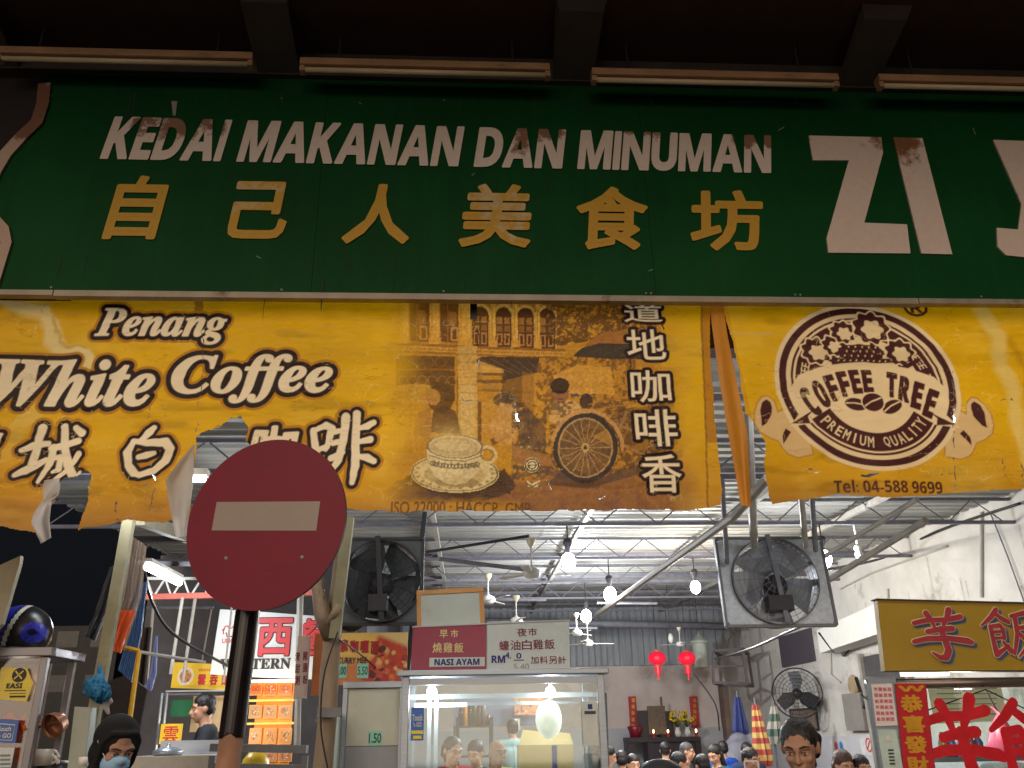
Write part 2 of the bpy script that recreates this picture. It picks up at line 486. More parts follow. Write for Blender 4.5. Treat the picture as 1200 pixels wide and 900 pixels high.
# roof edge beam of the left bay, pink beam and small white truss
MB().bar(W(165, 608, 4.7), W(252, 642, 6.2), .05, .07).build('edge_beam', col_m, bld)
MB().bar(W(150, 632, 5.2), W(240, 632, 5.6), .03, .03).build('cross_bar', dark_iron, bld)
MB().bar(W(160, 660, 7.4), W(300, 662, 7.4), .035, .03).build('cross_bar', dark_iron, bld)
pink = S('faded_red_beam', (190, 100, 85), noise=.15)
MB().bar(W(168, 700, 8.2), W(380, 694, 8.2), .05, .05).build('red_beam', pink, bld)
tb = MB(); pa, pc = W(172, 678, 8.2), W(300, 678, 8.2)
tb.bar(pa, pc, .025)
for k in range(6):
    q0 = pa.lerp(pc, k / 6); q1 = pa.lerp(pc, (k + .5) / 6); q2 = pa.lerp(pc, (k + 1) / 6); dz = Vector((0, 0, -.17))
    tb.bar(q0, q1 + dz, .015); tb.bar(q1 + dz, q2, .015)
tb.build('lattice_girder', white_paint, bld)
for (a, ya, c, yc_, Y, w) in ((214, 700, 200, 790, 8.0, .03), (229, 700, 214, 800, 8.2, .03), (274, 690, 262, 800, 8.4, .02), (180, 705, 172, 800, 9, .03), (352, 690, 348, 880, 8, .06), (248, 712, 232, 800, 10, .02)):
    MB().tube([W(a, ya, Y), W(c, yc_, Y)], w / 2, 6).build('stall_pipe', pale, bld)
pipe(W(172, 712, 9), W(250, 712, 9), .015, grey_paint)
# side wall fittings that belong to the wall: flat doorway panel, shade of the opening put into its grey, with frame
door_m = S('door_shadow_grey', (72, 70, 72), noise=.2)
dA, dB = WX(1012, 770, XR), WX(1085, 880, XR)
MB().box((XR - .03, dB.y, .12), (XR - .004, dA.y, dA.z)).build('doorway', door_m, bld)
for yy in (dA.y, dB.y): MB().box((XR - .08, yy - .04, .12), (XR - .001, yy + .04, dA.z + .04)).build('door_frame', pale, bld)
bx_a, bx_b = WX(984, 748, XR), WX(1060, 715, XR)
MB().hexa([(XR - .35, bx_b.y, bx_b.z - .28), (XR - .005, bx_b.y, bx_b.z - .28), (XR - .005, bx_a.y, bx_a.z - .22), (XR - .35, bx_a.y, bx_a.z - .22),
           (XR - .35, bx_b.y, bx_b.z + .1), (XR - .005, bx_b.y, bx_b.z + .1), (XR - .005, bx_a.y, bx_a.z + .12), (XR - .35, bx_a.y, bx_a.z + .12)]).build('boxed_lintel', S('white_boxing', (212, 212, 206), noise=.06), bld)
# conduits, junction boxes and drip stains on the side wall
for (pts_, rr_) in (([(1150, 600), (1150, 700)], .018), ([(985, 690), (1020, 672), (1110, 640)], .014), ([(1040, 690), (1041, 712)], .016), ([(905, 790), (905, 862)], .02), ([(972, 700), (974, 790), (985, 800)], .014)):
    MB().tube([WX(a_, b_, XR - .02) for a_, b_ in pts_], rr_, 6).build('conduit', S('painted_conduit', (170, 166, 158), noise=.15), bld)
stn = S('drip_stain', (176, 171, 162), rough=.9, noise=.25, scale=20); rs_ = random.Random(21)
for k in range(34):
    yy = rs_.uniform(8.0, 19.0); zz = rs_.choice((roof_z(yy) - .25, 2.9, 2.2, 3.2)) - rs_.uniform(0, .2); w_ = rs_.uniform(.008, .03); h_ = rs_.uniform(.15, .7)
    MB().add([(XR - .0012, yy - w_, zz), (XR - .0012, yy + w_, zz), (XR - .0012, yy + w_ * .5, zz - h_ * .6), (XR - .0012, yy, zz - h_), (XR - .0012, yy - w_ * .6, zz - h_ * .5)], [(0, 1, 2, 3, 4)]).build('drip_stain', stn, bld)
# rear doorway
dm = S('old_door_wood', (138, 120, 106), noise=.2, scale=6)
def wpoly(px0, py0, px1, py1, Y): a, c = W(px0, py0, Y), W(px1, py1, Y); return (min(a.x, c.x), max(a.x, c.x), min(a.z, c.z), max(a.z, c.z))
x0, x1, z0, z1 = wpoly(842, 800, 896, 858, 19.9)
z0 = .12
dr = MB().box((x0, 19.86, z0), (x1, 19.99, z1)).build('rear_door', S('door_frame_brown', (118, 96, 88), noise=.2), bld)
for k in range(3):
    w_ = (x1 - x0) / 3; MB().box((x0 + k * w_ + .05, 19.83, z0 + .9), (x0 + (k + 1) * w_ - .05, 19.859, z1 - .06)).build('door_pane', dm, dr)

# ---- overhang above the sign
soff = S('brown_soffit_board', (74, 52, 44), rough=.9, noise=.2, scale=6, bump=.2)
soff2 = S('grey_soffit_trim', (74, 66, 60), rough=.85, noise=.2, scale=8)
YS = 3.6                                        # face of the big sign
zt = W(600, 100, YS).z
ov = thing('roof_overhang', 'dark projecting roof overhang above the green shop sign', 'overhang', (0, YS, zt))
Ztop = zt + .10
MB().box((-6, 1.0, Ztop + .06), (6.5, YS + .9, Ztop + .25)).build('soffit', soff, ov)
MB().box((-6, YS - .03, zt + .012), (6.5, YS + .6, Ztop + .058)).build('ledge', soff2, ov)
for px in (-330, -10, 325, 672, 1003, 1330):
    a = W(px, 90, YS - .05)
    MB().hexa([(a.x - .11, YS - .42, Ztop + .0), (a.x + .11, YS - .42, Ztop + .0), (a.x + .11, YS - .031, zt + .02), (a.x - .11, YS - .031, zt + .02),
               (a.x - .13, YS - .46, Ztop + .058), (a.x + .13, YS - .46, Ztop + .058), (a.x + .05, YS - .031, Ztop + .058), (a.x - .05, YS - .031, Ztop + .058)]).build('bracket', soff2, ov)

# upper wall behind the sign, so nothing leaks above
MB().box((-6, YS + .62, zt - 1.25), (6.5, YS + .75, zt + .4)).build('fascia_wall', soff, ov)

# ---- dim street buildings far to the left
night = S('unlit_facade', (17, 17, 19), noise=.2)  # night darkness put into the near-black colour of walls and windows
far = thing('far_shophouse', 'unlit dark shophouse across the lane at far left', 'building', (-14, 26, 0))
x0, x1, z0, z1 = wpoly(-60, 735, 130, 810, 26)
MB().box((x0, 26, 0), (x1, 32, z1)).build('facade', night, far)
wm = S('dark_windows', (12, 12, 14), noise=.2, rough=.3)
for k in range(5):
    for r in range(2):
        xa = x0 + (k + .2) * (x1 - x0) / 5
        fr = MB().box((xa, 25.985, z1 - .6 - r * 1.2), (xa + (x1 - x0) / 8, 25.999, z1 - .15 - r * 1.2)).build('window', wm, far)
# ================================================================== FLUORESCENT FITTINGS ON THE OVERHANG
batten = S('grimy_lamp_batten', (180, 140, 104), rough=.6, noise=.2, scale=6, col2=s2l((130, 80, 48)), thr=.57, aniso=(1, 1, 3))
tube_off = S('unlit_tube_glass', (225, 205, 170), rough=.2, noise=.08)
YL = 3.44
labs = ['unlit rusty fluorescent batten at the left end above the curly sign border', 'unlit fluorescent batten above the word MAKANAN and DAN',
        'unlit fluorescent batten above the gap between MINUMAN and ZI', 'unlit fluorescent batten cut by the right photo edge above the letters ZI']
first = None
for i, (xa, xb, yy) in enumerate(((-2, 298, 66), (352, 644, 79), (693, 980, 91), (1028, 1318, 98))):
    a, c = W(xa, yy, YL), W(xb, yy, YL)
    t = thing('fluorescent_batten', labs[i], 'lamp', ((a.x + c.x) / 2, YL, a.z), 'row of unlit fluorescent battens over the sign')
    L = (c.x - a.x) / 2; cx = (a.x + c.x) / 2; z = a.z; sl = (i - 1.5) * .004
    MB().box((cx - L, YL - .03, z + .0), (cx + L, YL + .03, z + .042)).build('housing', batten, t, bevel=.005)
    MB().tube([(cx - L + .025, YL - .005, z - .018), (cx + L - .025, YL - .005, z - .018)], .014, 10).build('glass_tube', tube_off, t, smooth=True)
    for s_ in (-1, 1):
        MB().box((cx + s_ * (L - .012) - .012, YL - .02, z - .034), (cx + s_ * (L - .012) + .012, YL + .02, z - .001)).build('tube_holder', batten, t)
        MB().tube([(cx + s_ * L * .7, YL, z + .04), (cx + s_ * L * .7, YL, Ztop + .07)], .006, 6).build('hanger_rod', dark_iron, t)

# ================================================================== GREEN SIGN
def sign_green():
    M = bpy.data.materials.new('green_sign_paint'); M.use_nodes = True; nt = M.node_tree; b = nt.nodes['Principled BSDF']
    tc = nt.nodes.new('ShaderNodeTexCoord')
    n1 = nt.nodes.new('ShaderNodeTexNoise'); n1.inputs['Scale'].default_value = 1.3; n1.inputs['Detail'].default_value = 8
    n2 = nt.nodes.new('ShaderNodeTexNoise'); n2.inputs['Scale'].default_value = 90; n2.inputs['Detail'].default_value = 4
    mp = nt.nodes.new('ShaderNodeMapping'); mp.inputs['Scale'].default_value = (9, 1, .5)
    n3 = nt.nodes.new('ShaderNodeTexNoise'); n3.inputs['Scale'].default_value = 2; n3.inputs['Detail'].default_value = 6
    nt.links.new(tc.outputs['Object'], n1.inputs[0]); nt.links.new(tc.outputs['Object'], n2.inputs[0]); nt.links.new(tc.outputs['Object'], mp.inputs[0]); nt.links.new(mp.outputs[0], n3.inputs[0])
    r = nt.nodes.new('ShaderNodeValToRGB'); r.color_ramp.elements[0].position = .3; r.color_ramp.elements[1].position = .75
    r.color_ramp.elements[0].color = (.0012, .046, .009, 1); r.color_ramp.elements[1].color = (.003, .070, .016, 1)
    a = nt.nodes.new('ShaderNodeMath'); a.operation = 'ADD'; m2 = nt.nodes.new('ShaderNodeMath'); m2.operation = 'MULTIPLY'; m2.inputs[1].default_value = .35
    nt.links.new(n3.outputs[0], m2.inputs[0]); nt.links.new(n1.outputs[0], a.inputs[0]); nt.links.new(m2.outputs[0], a.inputs[1])
    a2 = nt.nodes.new('ShaderNodeMath'); a2.operation = 'SUBTRACT'; a2.inputs[1].default_value = .17; nt.links.new(a.outputs[0], a2.inputs[0])
    nt.links.new(a2.outputs[0], r.inputs[0]); nt.links.new(r.outputs[0], b.inputs['Base Color'])
    rr = nt.nodes.new('ShaderNodeMapRange'); rr.inputs[3].default_value = .35; rr.inputs[4].default_value = .75
    nt.links.new(n2.outputs[0], rr.inputs[0]); nt.links.new(rr.outputs[0], b.inputs['Roughness'])
    b.inputs['Specular IOR Level'].default_value = .12
    bp = nt.nodes.new('ShaderNodeBump'); bp.inputs['Strength'].default_value = .08; nt.links.new(n2.outputs[0], bp.inputs['Height']); nt.links.new(bp.outputs[0], b.inputs['Normal'])
    return M
def peeling(name, good, bad, bias, zlo, zhi, scale=9.):
    """letter paint that has peeled from the top downwards: noise plus height on the board (wear, not light)"""
    M = bpy.data.materials.new(name); M.use_nodes = True; nt = M.node_tree; b = nt.nodes['Principled BSDF']; b.inputs['Roughness'].default_value = .6
    g = nt.nodes.new('ShaderNodeNewGeometry'); sx = nt.nodes.new('ShaderNodeSeparateXYZ'); nt.links.new(g.outputs['Position'], sx.inputs[0])
    mr = nt.nodes.new('ShaderNodeMapRange'); mr.inputs[1].default_value = zlo; mr.inputs[2].default_value = zhi; mr.clamp = True; nt.links.new(sx.outputs[2], mr.inputs[0])
    n1 = nt.nodes.new('ShaderNodeTexNoise'); n1.inputs['Scale'].default_value = scale; n1.inputs['Detail'].default_value = 9; n1.inputs['Roughness'].default_value = .7
    nt.links.new(g.outputs['Position'], n1.inputs[0])
    n0 = nt.nodes.new('ShaderNodeTexNoise'); n0.inputs['Scale'].default_value = 1.9; n0.inputs['Detail'].default_value = 3; nt.links.new(g.outputs['Position'], n0.inputs[0])
    def mth(op, x, y):
        q = nt.nodes.new('ShaderNodeMath'); q.operation = op
        for i, w in enumerate((x, y)):
            if isinstance(w, (int, float)): q.inputs[i].default_value = w
            else: nt.links.new(w, q.inputs[i])
        return q.outputs[0]
    t = mth('ADD', mth('MULTIPLY', mr.outputs[0], .30), mth('ADD', mth('MULTIPLY', n1.outputs[0], .6), mth('MULTIPLY', n0.outputs[0], 1.1)))
    f = nt.nodes.new('ShaderNodeMapRange'); f.inputs[1].default_value = bias; f.inputs[2].default_value = bias + .06; nt.links.new(t, f.inputs[0])
    nz = nt.nodes.new('ShaderNodeTexNoise'); nz.inputs['Scale'].default_value = 35; nz.inputs['Detail'].default_value = 6; nt.links.new(g.outputs['Position'], nz.inputs[0])
    br = nt.nodes.new('ShaderNodeMix'); br.data_type = 'RGBA'; br.inputs[6].default_value = (*[c * .7 for c in bad], 1); br.inputs[7].default_value = (*[c * 1.3 for c in bad], 1); nt.links.new(nz.outputs[0], br.inputs[0])
    gd = nt.nodes.new('ShaderNodeMix'); gd.data_type = 'RGBA'; gd.inputs[6].default_value = (*[c * .88 for c in good], 1); gd.inputs[7].default_value = (*[c * 1.1 for c in good], 1); nt.links.new(nz.outputs[0], gd.inputs[0])
    mx = nt.nodes.new('ShaderNodeMix'); mx.data_type = 'RGBA'; nt.links.new(f.outputs[0], mx.inputs[0]); nt.links.new(gd.outputs[2], mx.inputs[6]); nt.links.new(br.outputs[2], mx.inputs[7])
    nt.links.new(mx.outputs[2], b.inputs['Base Color'])
    return M
greenm = sign_green()
zr1, zr0 = W(600, 150, YS).z, W(600, 200, YS).z
cream_peel = peeling('peeling_cream_letters', (.74, .63, .56), (.25, .13, .08), 1.11, zr0, zr1)
cream_peel2 = peeling('peeling_large_letters', (.70, .57, .50), (.21, .09, .04), 1.22, W(600, 290, YS).z, W(600, 165, YS).z, 6)
gold_peel = peeling('worn_gold_letters', (.56, .31, .022), (.55, .40, .18), 1.18, zr0 - .6, zr1 - .3, 14)
sg = thing('shop_sign', 'large weathered green signboard with KEDAI MAKANAN DAN MINUMAN in peeling cream letters', 'sign', (0, YS, W(600, 350, YS).z))
pl = [(52, 97), (50, 120), (43, 142), (24, 160), (6, 180), (-6, 200), (-20, 235), (-8, 255), (4, 268), (7, 284), (2, 300), (-12, 345)]
P = [W(a, c, YS) for a, c in pl]
poly = [(p.x, p.z) for p in P] + [(W(1420, 357, YS).x, W(1200, 353, YS).z), (W(1420, 357, YS).x, zt + .01)]
poly[0] = (poly[0][0], zt + .01); poly[11] = (poly[11][0], poly[12][1])
# board in four butted panels with fine seams
def clip_poly(poly, x0, x1):
    def cl(pts, f, ix):
        out = []
        for i in range(len(pts)):
            a, c = pts[i - 1], pts[i]; ia, ic = f(a), f(c)
            if ia != ic:
                t = (ix - a[0]) / (c[0] - a[0]); out.append((ix, a[1] + t * (c[1] - a[1])))
            if ic: out.append(c)
        return out
    q = cl(poly, lambda p: p[0] >= x0, x0)
    return cl(q, lambda p: p[0] <= x1, x1) if q else q
xs = [-6, W(-100, 250, YS).x + 1.9, W(760, 250, YS).x, W(935, 250, YS).x, 9]
for i in range(4):
    q = clip_poly(poly, xs[i] + .0006, xs[i + 1] - .0006)
    if len(q) > 2: MB().prism(q, YS + .002 * (i % 2), YS + .03).build('sign_panel', greenm, sg)
brd = peeling('peeling_border', (.50, .36, .28), (.20, .085, .045), 1.05, zr0, zr1, 8)
def strip(pts, w, Y, th=.012):
    P = [W(a, c, Y) for a, c in pts]; m_ = MB(); n = len(P); L = []
    for i, p in enumerate(P):
        t = (P[min(i + 1, n - 1)] - P[max(i - 1, 0)]).normalized(); nn = Vector((-t.z, 0, t.x)); L.append((p + nn * w / 2, p - nn * w / 2))
    vs = [q for a, c in L for q in (a, c)] + [q + Vector((0, th, 0)) for a, c in L for q in (a, c)]
    fs = []
    for i in range(n - 1):
        a = 2 * i; k = 2 * n; fs += [(a, a + 1, a + 3, a + 2), (k + a, k + a + 2, k + a + 3, k + a + 1), (a, a + 2, k + a + 2, k + a), (a + 1, k + a + 1, k + a + 3, a + 3)]
    fs += [(0, 2 * n, 2 * n + 1, 1), (2 * n - 2, 2 * n - 1, 4 * n - 1, 4 * n - 2)]
    m_.add(vs, fs); return m_
strip(pl[:7], .062, YS - .014).build('curved_border', brd, sg)
strip(pl[7:], .05, YS - .014).build('curved_border', brd, sg)
MB().box((-6, YS + .04, W(0, 345, YS).z), (W(45, 150, YS).x + .3, YS + .06, zt + .01)).build('backing_board', S('dark_backing', (44, 38, 38), rough=.9), sg)
zb0 = W(600, 352, YS).z
for i in range(3):
    xa, xb = -6 + i * 4.1, -6 + (i + 1) * 4.1 - .004
    MB().box((xa, YS - .022, zb0 - .006 - .004 * (i % 2)), (xb, YS + .02, zb0 + .022)).build('bottom_trim', alu, sg, bevel=.002)
# letters, each its own piece
def letters(txt, fk, x0, x1, zb, ztop, Y, gap, space, mt, slope=0., hslope=0., th=.006, shear=0., name='letter', bold=0.02, squeeze=None):
    ws = []
    for ch in txt:
        if ch == ' ': ws.append(None); continue
        V, _ = glyph(sfnt(ch, fk) if fk else ch, bold); ws.append(V[:, 0].max() - V[:, 0].min())
    tot = sum(w for w in ws if w) + gap * (len(txt) - 1) + space * sum(w is None for w in ws)
    k = (x1 - x0) / tot; x = x0
    for ch, w in zip(txt, ws):
        if w is None: x += (space + gap) * k; continue
        m_ = MB(); c = (x - x0) / (x1 - x0)
        text_fit(m_, sfnt(ch, fk) if fk else ch, x, zb + slope * c, x + w * k, ztop + slope * c + hslope * c, Y, bold=bold, shear=shear, lift=th, depth=.6)
        m_.build(name, mt, sg); x += (w + gap) * k
aL, aR, bL, bR = W(117, 187, YS), W(910, 204, YS), W(117, 137, YS), W(910, 160, YS)
letters('KEDAI MAKANAN DAN MINUMAN', 'sb', aL.x, aR.x - .03, aL.z, bL.z, YS, .042, .28, cream_peel, slope=aR.z - aL.z, hslope=(bR.z - aR.z) - (bL.z - aL.z), shear=.13, bold=.022)
for ch, xa, ya, xb, yb in (('自', 122, 279, 196, 209), ('己', 266, 278, 341, 216), ('人', 402, 284, 483, 219), ('美', 539, 288, 621, 219), ('食', 675, 291, 754, 222), ('坊', 811, 292, 888, 226)):
    m_ = MB(); a, c = W(xa, ya, YS), W(xb, yb, YS)
    text_fit(m_, ch, a.x - .01, a.z - .01, c.x - .01, c.z + .01, YS, bold=.028, shear=.09, lift=.006, depth=.6); m_.build('chinese_letter', gold_peel, sg)
def sign_poly(pts, name='large_letter', mt=cream_peel2):
    MB().prism([(W(a, c, YS).x, W(a, c, YS).z) for a, c in pts], YS - .009, YS + .001).build(name, mt, sg)
sign_poly([(947, 160), (1032, 162), (1034, 180), (1012, 262), (1062, 264), (1066, 298), (970, 297), (968, 280), (994, 189), (952, 189)])
sign_poly([(1046, 162), (1080, 163), (1115, 299), (1079, 298)])
sign_poly([(1163, 165), (1240, 168), (1250, 290), (1205, 303), (1178, 300), (1168, 290), (1167, 268), (1192, 270), (1196, 240)])
# grime runs and small dents over the panels (wear of its own shape)
gr_m = S('sign_grime', (22, 50, 26), rough=.8, noise=.4, scale=30)
rg = random.Random(12)
for k in range(26):
    px = rg.uniform(60, 1190); p = W(px, rg.choice((108, 112, 300, 330, 210)), YS); h_ = rg.uniform(.05, .22); w_ = rg.uniform(.002, .006)
    MB().prism([(p.x - w_, p.z), (p.x + w_, p.z), (p.x + w_ * .4, p.z - h_), (p.x - w_ * .3, p.z - h_ * .8)], YS - .0012, YS + .0005).build('grime_run', gr_m, sg)
scr = S('pale_scratch', (120, 140, 118), rough=.7)
for a0, b0, a1, b1 in ((912, 153, 919, 149), (553, 206, 556, 203), (300, 300, 306, 303), (760, 318, 765, 316), (1140, 150, 1143, 158), (420, 120, 424, 122)):
    p, q = W(a0, b0, YS), W(a1, b1, YS); MB().bar((p.x, YS - .001, p.z), (q.x, YS - .001, q.z), .004, .002).build('scratch', scr, sg)
for px in (60, 330, 520, 757, 763, 932, 938, 1150):
    for py in (112, 336): MB().lathe([(0, -.003), (.006, -.002), (.007, .001)], W(px, py + px * .01, YS), 'y', 8).build('screw', steel_dull, sg)
# a rusty drip and a scratch
MB().prism([(W(a, c, YS).x, W(a, c, YS).z) for a, c in [(201, 119), (208, 119), (206, 136), (203, 136)]], YS - .004, YS + .001).build('paint_drip', S('grey_drip', (150, 150, 140)), sg)
# ================================================================== PRINTED BANNERS
YB = 3.70
def bdisp(x, z):
    """gentle wrinkles of the hanging vinyl (offset towards +y)"""
    x = np.asarray(x, float); z = np.asarray(z, float)
    ztop = 3.45
    dn = np.clip((ztop - z) / 1.0, 0, 1.2)
    d = .020 * dn * np.sin(x * 3.1 + .7) + .010 * dn * np.sin(x * 9.3 + z * 2.1)
    d += .020 * (vnoise(x + 9, z * .6 + 5, .30, 3, 3) - .5) * (.4 + dn)
    d += .009 * (vnoise(x + 9 + z * .35, z * 3 + 5, .09, 5, 2) - .5)
    # sagging horizontal fold lines
    d += .004 * np.sin(z * 38 + 2.5 * vnoise(x + 9, z + 5, .5, 8, 2)) * dn
    return d
def inpoly(x, y, poly):
    r = np.zeros(x.shape, bool); n = len(poly)
    for i in range(n):
        (x0, y0), (x1, y1) = poly[i - 1], poly[i]
        if y0 == y1: continue
        r ^= ((y0 > y) != (y1 > y)) & (x < (x1 - x0) * (y - y0) / (y1 - y0) + x0)
    return r
def segdist(x, y, pts):
    d = np.full(x.shape, 1e9)
    for (x0, y0), (x1, y1) in zip(pts[:-1], pts[1:]):
        L = (x1 - x0) ** 2 + (y1 - y0) ** 2 + 1e-9
        t = np.clip(((x - x0) * (x1 - x0) + (y - y0) * (y1 - y0)) / L, 0, 1)
        d = np.minimum(d, np.hypot(x - x0 - t * (x1 - x0), y - y0 - t * (y1 - y0)))
    return d
def C(*rgb): return np.array(s2l(rgb))
class Canvas:
    def __init__(s, x, y): s.x, s.y = x, y; s.c = np.zeros((x.size, 3)); s.xw = x; s.yw = y
    def put(s, m_, col, a=1.):
        m_ = np.asarray(m_, float) * a; s.c = s.c * (1 - m_[:, None]) + np.asarray(col) * m_[:, None]
    def poly(s, pts, col, a=1.): s.put(inpoly(s.xw, s.yw, pts), col, a)
    def rect(s, x0, y0, x1, y1, col, a=1.): s.put((s.xw >= x0) & (s.xw <= x1) & (s.yw >= y0) & (s.yw <= y1), col, a)
    def ell(s, cx, cy, rx, ry, col, a=1.): s.put(((s.xw - cx) / rx) ** 2 + ((s.yw - cy) / ry) ** 2 <= 1, col, a)
    def ring(s, cx, cy, rx, ry, w, col, a=1., t0=-9, t1=9):
        q = np.hypot((s.xw - cx) / rx, (s.yw - cy) / ry); th = np.arctan2(s.yw - cy, s.xw - cx)
        s.put((abs(q - 1) * min(rx, ry) < w / 2) & (th >= t0) & (th <= t1), col, a)
    def line(s, pts, w, col, a=1., soft=0.):
        d = segdist(s.xw, s.yw, pts); s.put(np.clip((w / 2 + soft - d) / (soft + .01), 0, 1) if soft else d < w / 2, col, a)
_SG = {}
def glyph_segs(s):
    if s not in _SG:
        V, Fc = glyph(s, 0.); cnt = {}
        for f in Fc:
            for i in range(len(f)): e = tuple(sorted((f[i - 1], f[i]))); cnt[e] = cnt.get(e, 0) + 1
        E_ = [e for e, c in cnt.items() if c == 1]
        _SG[s] = (V[[e[0] for e in E_], :2], V[[e[1] for e in E_], :2])
    return _SG[s]
RES = .0036
def ink(cv, P, Q, r, layers):
    """print closed outlines (world x,z segments) with stroke growth r; layers: (extra growth, colour)"""
    g = r + max(l[0] for l in layers) + 2 * RES
    lo, hi = np.minimum(P.min(0), Q.min(0)) - g, np.maximum(P.max(0), Q.max(0)) + g
    k = np.nonzero((cv.wx > lo[0]) & (cv.wx < hi[0]) & (cv.wz > lo[1]) & (cv.wz < hi[1]))[0]
    if not len(k): return
    x, z = cv.wx[k], cv.wz[k]; ins = np.zeros(len(k), bool); d = np.full(len(k), 1e9)
    for p, q in zip(P, Q):
        if p[1] != q[1]: ins ^= ((p[1] > z) != (q[1] > z)) & (x < (q[0] - p[0]) * (z - p[1]) / (q[1] - p[1]) + p[0])
        L = (q[0] - p[0]) ** 2 + (q[1] - p[1]) ** 2 + 1e-12; t = np.clip(((x - p[0]) * (q[0] - p[0]) + (z - p[1]) * (q[1] - p[1])) / L, 0, 1)
        d = np.minimum(d, np.hypot(x - p[0] - t * (q[0] - p[0]), z - p[1] - t * (q[1] - p[1])))
    sd = np.where(ins, -d, d) - r
    for gr, col in layers:
        a = np.clip(.5 - (sd - gr) / RES, 0, 1)[:, None]; cv.c[k] = cv.c[k] * (1 - a) + np.asarray(col) * a
def ink_text(cv, s, pl, pb, pr, pt, bold, layers, shear=0., wob=0., segs=None):
    a, b = W(pl, pb, YB), W(pr, pt, YB); P, Q = glyph_segs(s); lo, hi = np.minimum(P.min(0), Q.min(0)) - bold, np.maximum(P.max(0), Q.max(0)) + bold
    sx, sz = (b.x - a.x) / (hi[0] - lo[0]), (b.z - a.z) / (hi[1] - lo[1])
    def T(p):
        z = (p[:, 1] - lo[1]) * sz; x = (p[:, 0] - lo[0]) * sx + shear * z
        if wob: x = x + wob * np.sin(z * 60 + p[:, 0] * 5); z = z + wob * np.sin(x * 55 + 1)
        return np.stack([a.x + x, a.z + z], 1)
    ink(cv, T(P), T(Q), bold * (sx + sz) / 2, layers)
def ink_brush(cv, strokes, pl, pb, pr, pt, layers, fat=1.):
    a, b = W(pl, pb, YB), W(pr, pt, YB); w, h = b.x - a.x, b.z - a.z; g = max(l[0] for l in layers) + .12 * h
    k = np.nonzero((cv.wx > a.x - g) & (cv.wx < b.x + g) & (cv.wz > a.z - g) & (cv.wz < b.z + g))[0]
    if not len(k): return
    x = cv.wx[k] + .004 * (vnoise(cv.wx[k] + 9, cv.wz[k] + 5, .03, 3, 2) - .5); z = cv.wz[k] + .004 * (vnoise(cv.wx[k] + 9, cv.wz[k] + 5, .03, 8, 2) - .5); sd = np.full(len(k), 9.)
    for st_ in strokes:
        for (u0, v0, r0), (u1, v1, r1) in zip(st_[:-1], st_[1:]):
            x0, z0, x1, z1 = a.x + u0 * w, a.z + v0 * h, a.x + u1 * w, a.z + v1 * h; L = (x1 - x0) ** 2 + (z1 - z0) ** 2 + 1e-12
            t = np.clip(((x - x0) * (x1 - x0) + (z - z0) * (z1 - z0)) / L, 0, 1); sd = np.minimum(sd, np.hypot(x - x0 - t * (x1 - x0), z - z0 - t * (z1 - z0)) - fat * h * (r0 + (r1 - r0) * t))
    for gr, col in layers: al = np.clip(.5 - (sd - gr) / RES, 0, 1)[:, None]; cv.c[k] = cv.c[k] * (1 - al) + np.asarray(col) * al
B_BAI = [[(.58, 1.02, .05), (.50, .92, .08), (.34, .74, .05)], [(.22, .74, .05), (.10, .52, .08), (.16, .26, .07), (.30, .10, .08)], [(.20, .74, .05), (.50, .70, .07), (.86, .72, .09), (.98, .58, .08), (.90, .34, .08), (.70, .14, .07), (.42, .06, .06), (.28, .10, .06)], [(.34, .42, .05), (.50, .46, .07), (.66, .50, .04)]]
B_CHENG = [[(.02, .56, .04), (.20, .66, .06), (.42, .70, .05)], [(.28, .98, .07), (.26, .70, .06), (.22, .34, .06)], [(.0, .14, .04), (.14, .22, .07), (.42, .42, .05)], [(.48, .62, .05), (.70, .68, .06), (.92, .74, .06)], [(.52, .64, .06), (.50, .36, .06), (.38, .04, .03)], [(.52, .46, .04), (.66, .48, .05), (.66, .26, .05), (.58, .22, .03)],
           [(.64, 1.0, .06), (.70, .66, .065), (.80, .34, .07), (1.0, .04, .06), (1.03, .20, .03)], [(.96, .52, .05), (.82, .26, .05), (.60, .04, .03)], [(.84, .98, .05), (.96, .88, .07)]]
B_FEI = [[(.02, .76, .05), (.06, .56, .06), (.10, .38, .05)], [(.04, .76, .04), (.22, .84, .06), (.32, .80, .06), (.28, .56, .05), (.24, .46, .04)], [(.10, .44, .04), (.26, .50, .05)], [(.54, .98, .07), (.52, .60, .06), (.46, .30, .06), (.32, .04, .03)], [(.38, .74, .05), (.52, .78, .04)], [(.36, .56, .05), (.52, .60, .04)], [(.34, .32, .05), (.52, .42, .04)],
         [(.72, 1.04, .06), (.72, .60, .065), (.74, .20, .065), (.70, -.06, .04)], [(.76, .80, .04), (.90, .84, .06), (1.0, .90, .05)], [(.76, .58, .04), (.96, .62, .06)], [(.76, .36, .04), (.92, .34, .06), (1.04, .28, .05)]]
def ink_poly(cv, pts, col, grow=0., layers=None):
    A_ = np.array(pts, float); ink(cv, A_, np.roll(A_, -1, 0), grow, layers or [(0, col)])
def sstep(v, a, b): return np.clip((v - a) / (b - a), 0, 1)

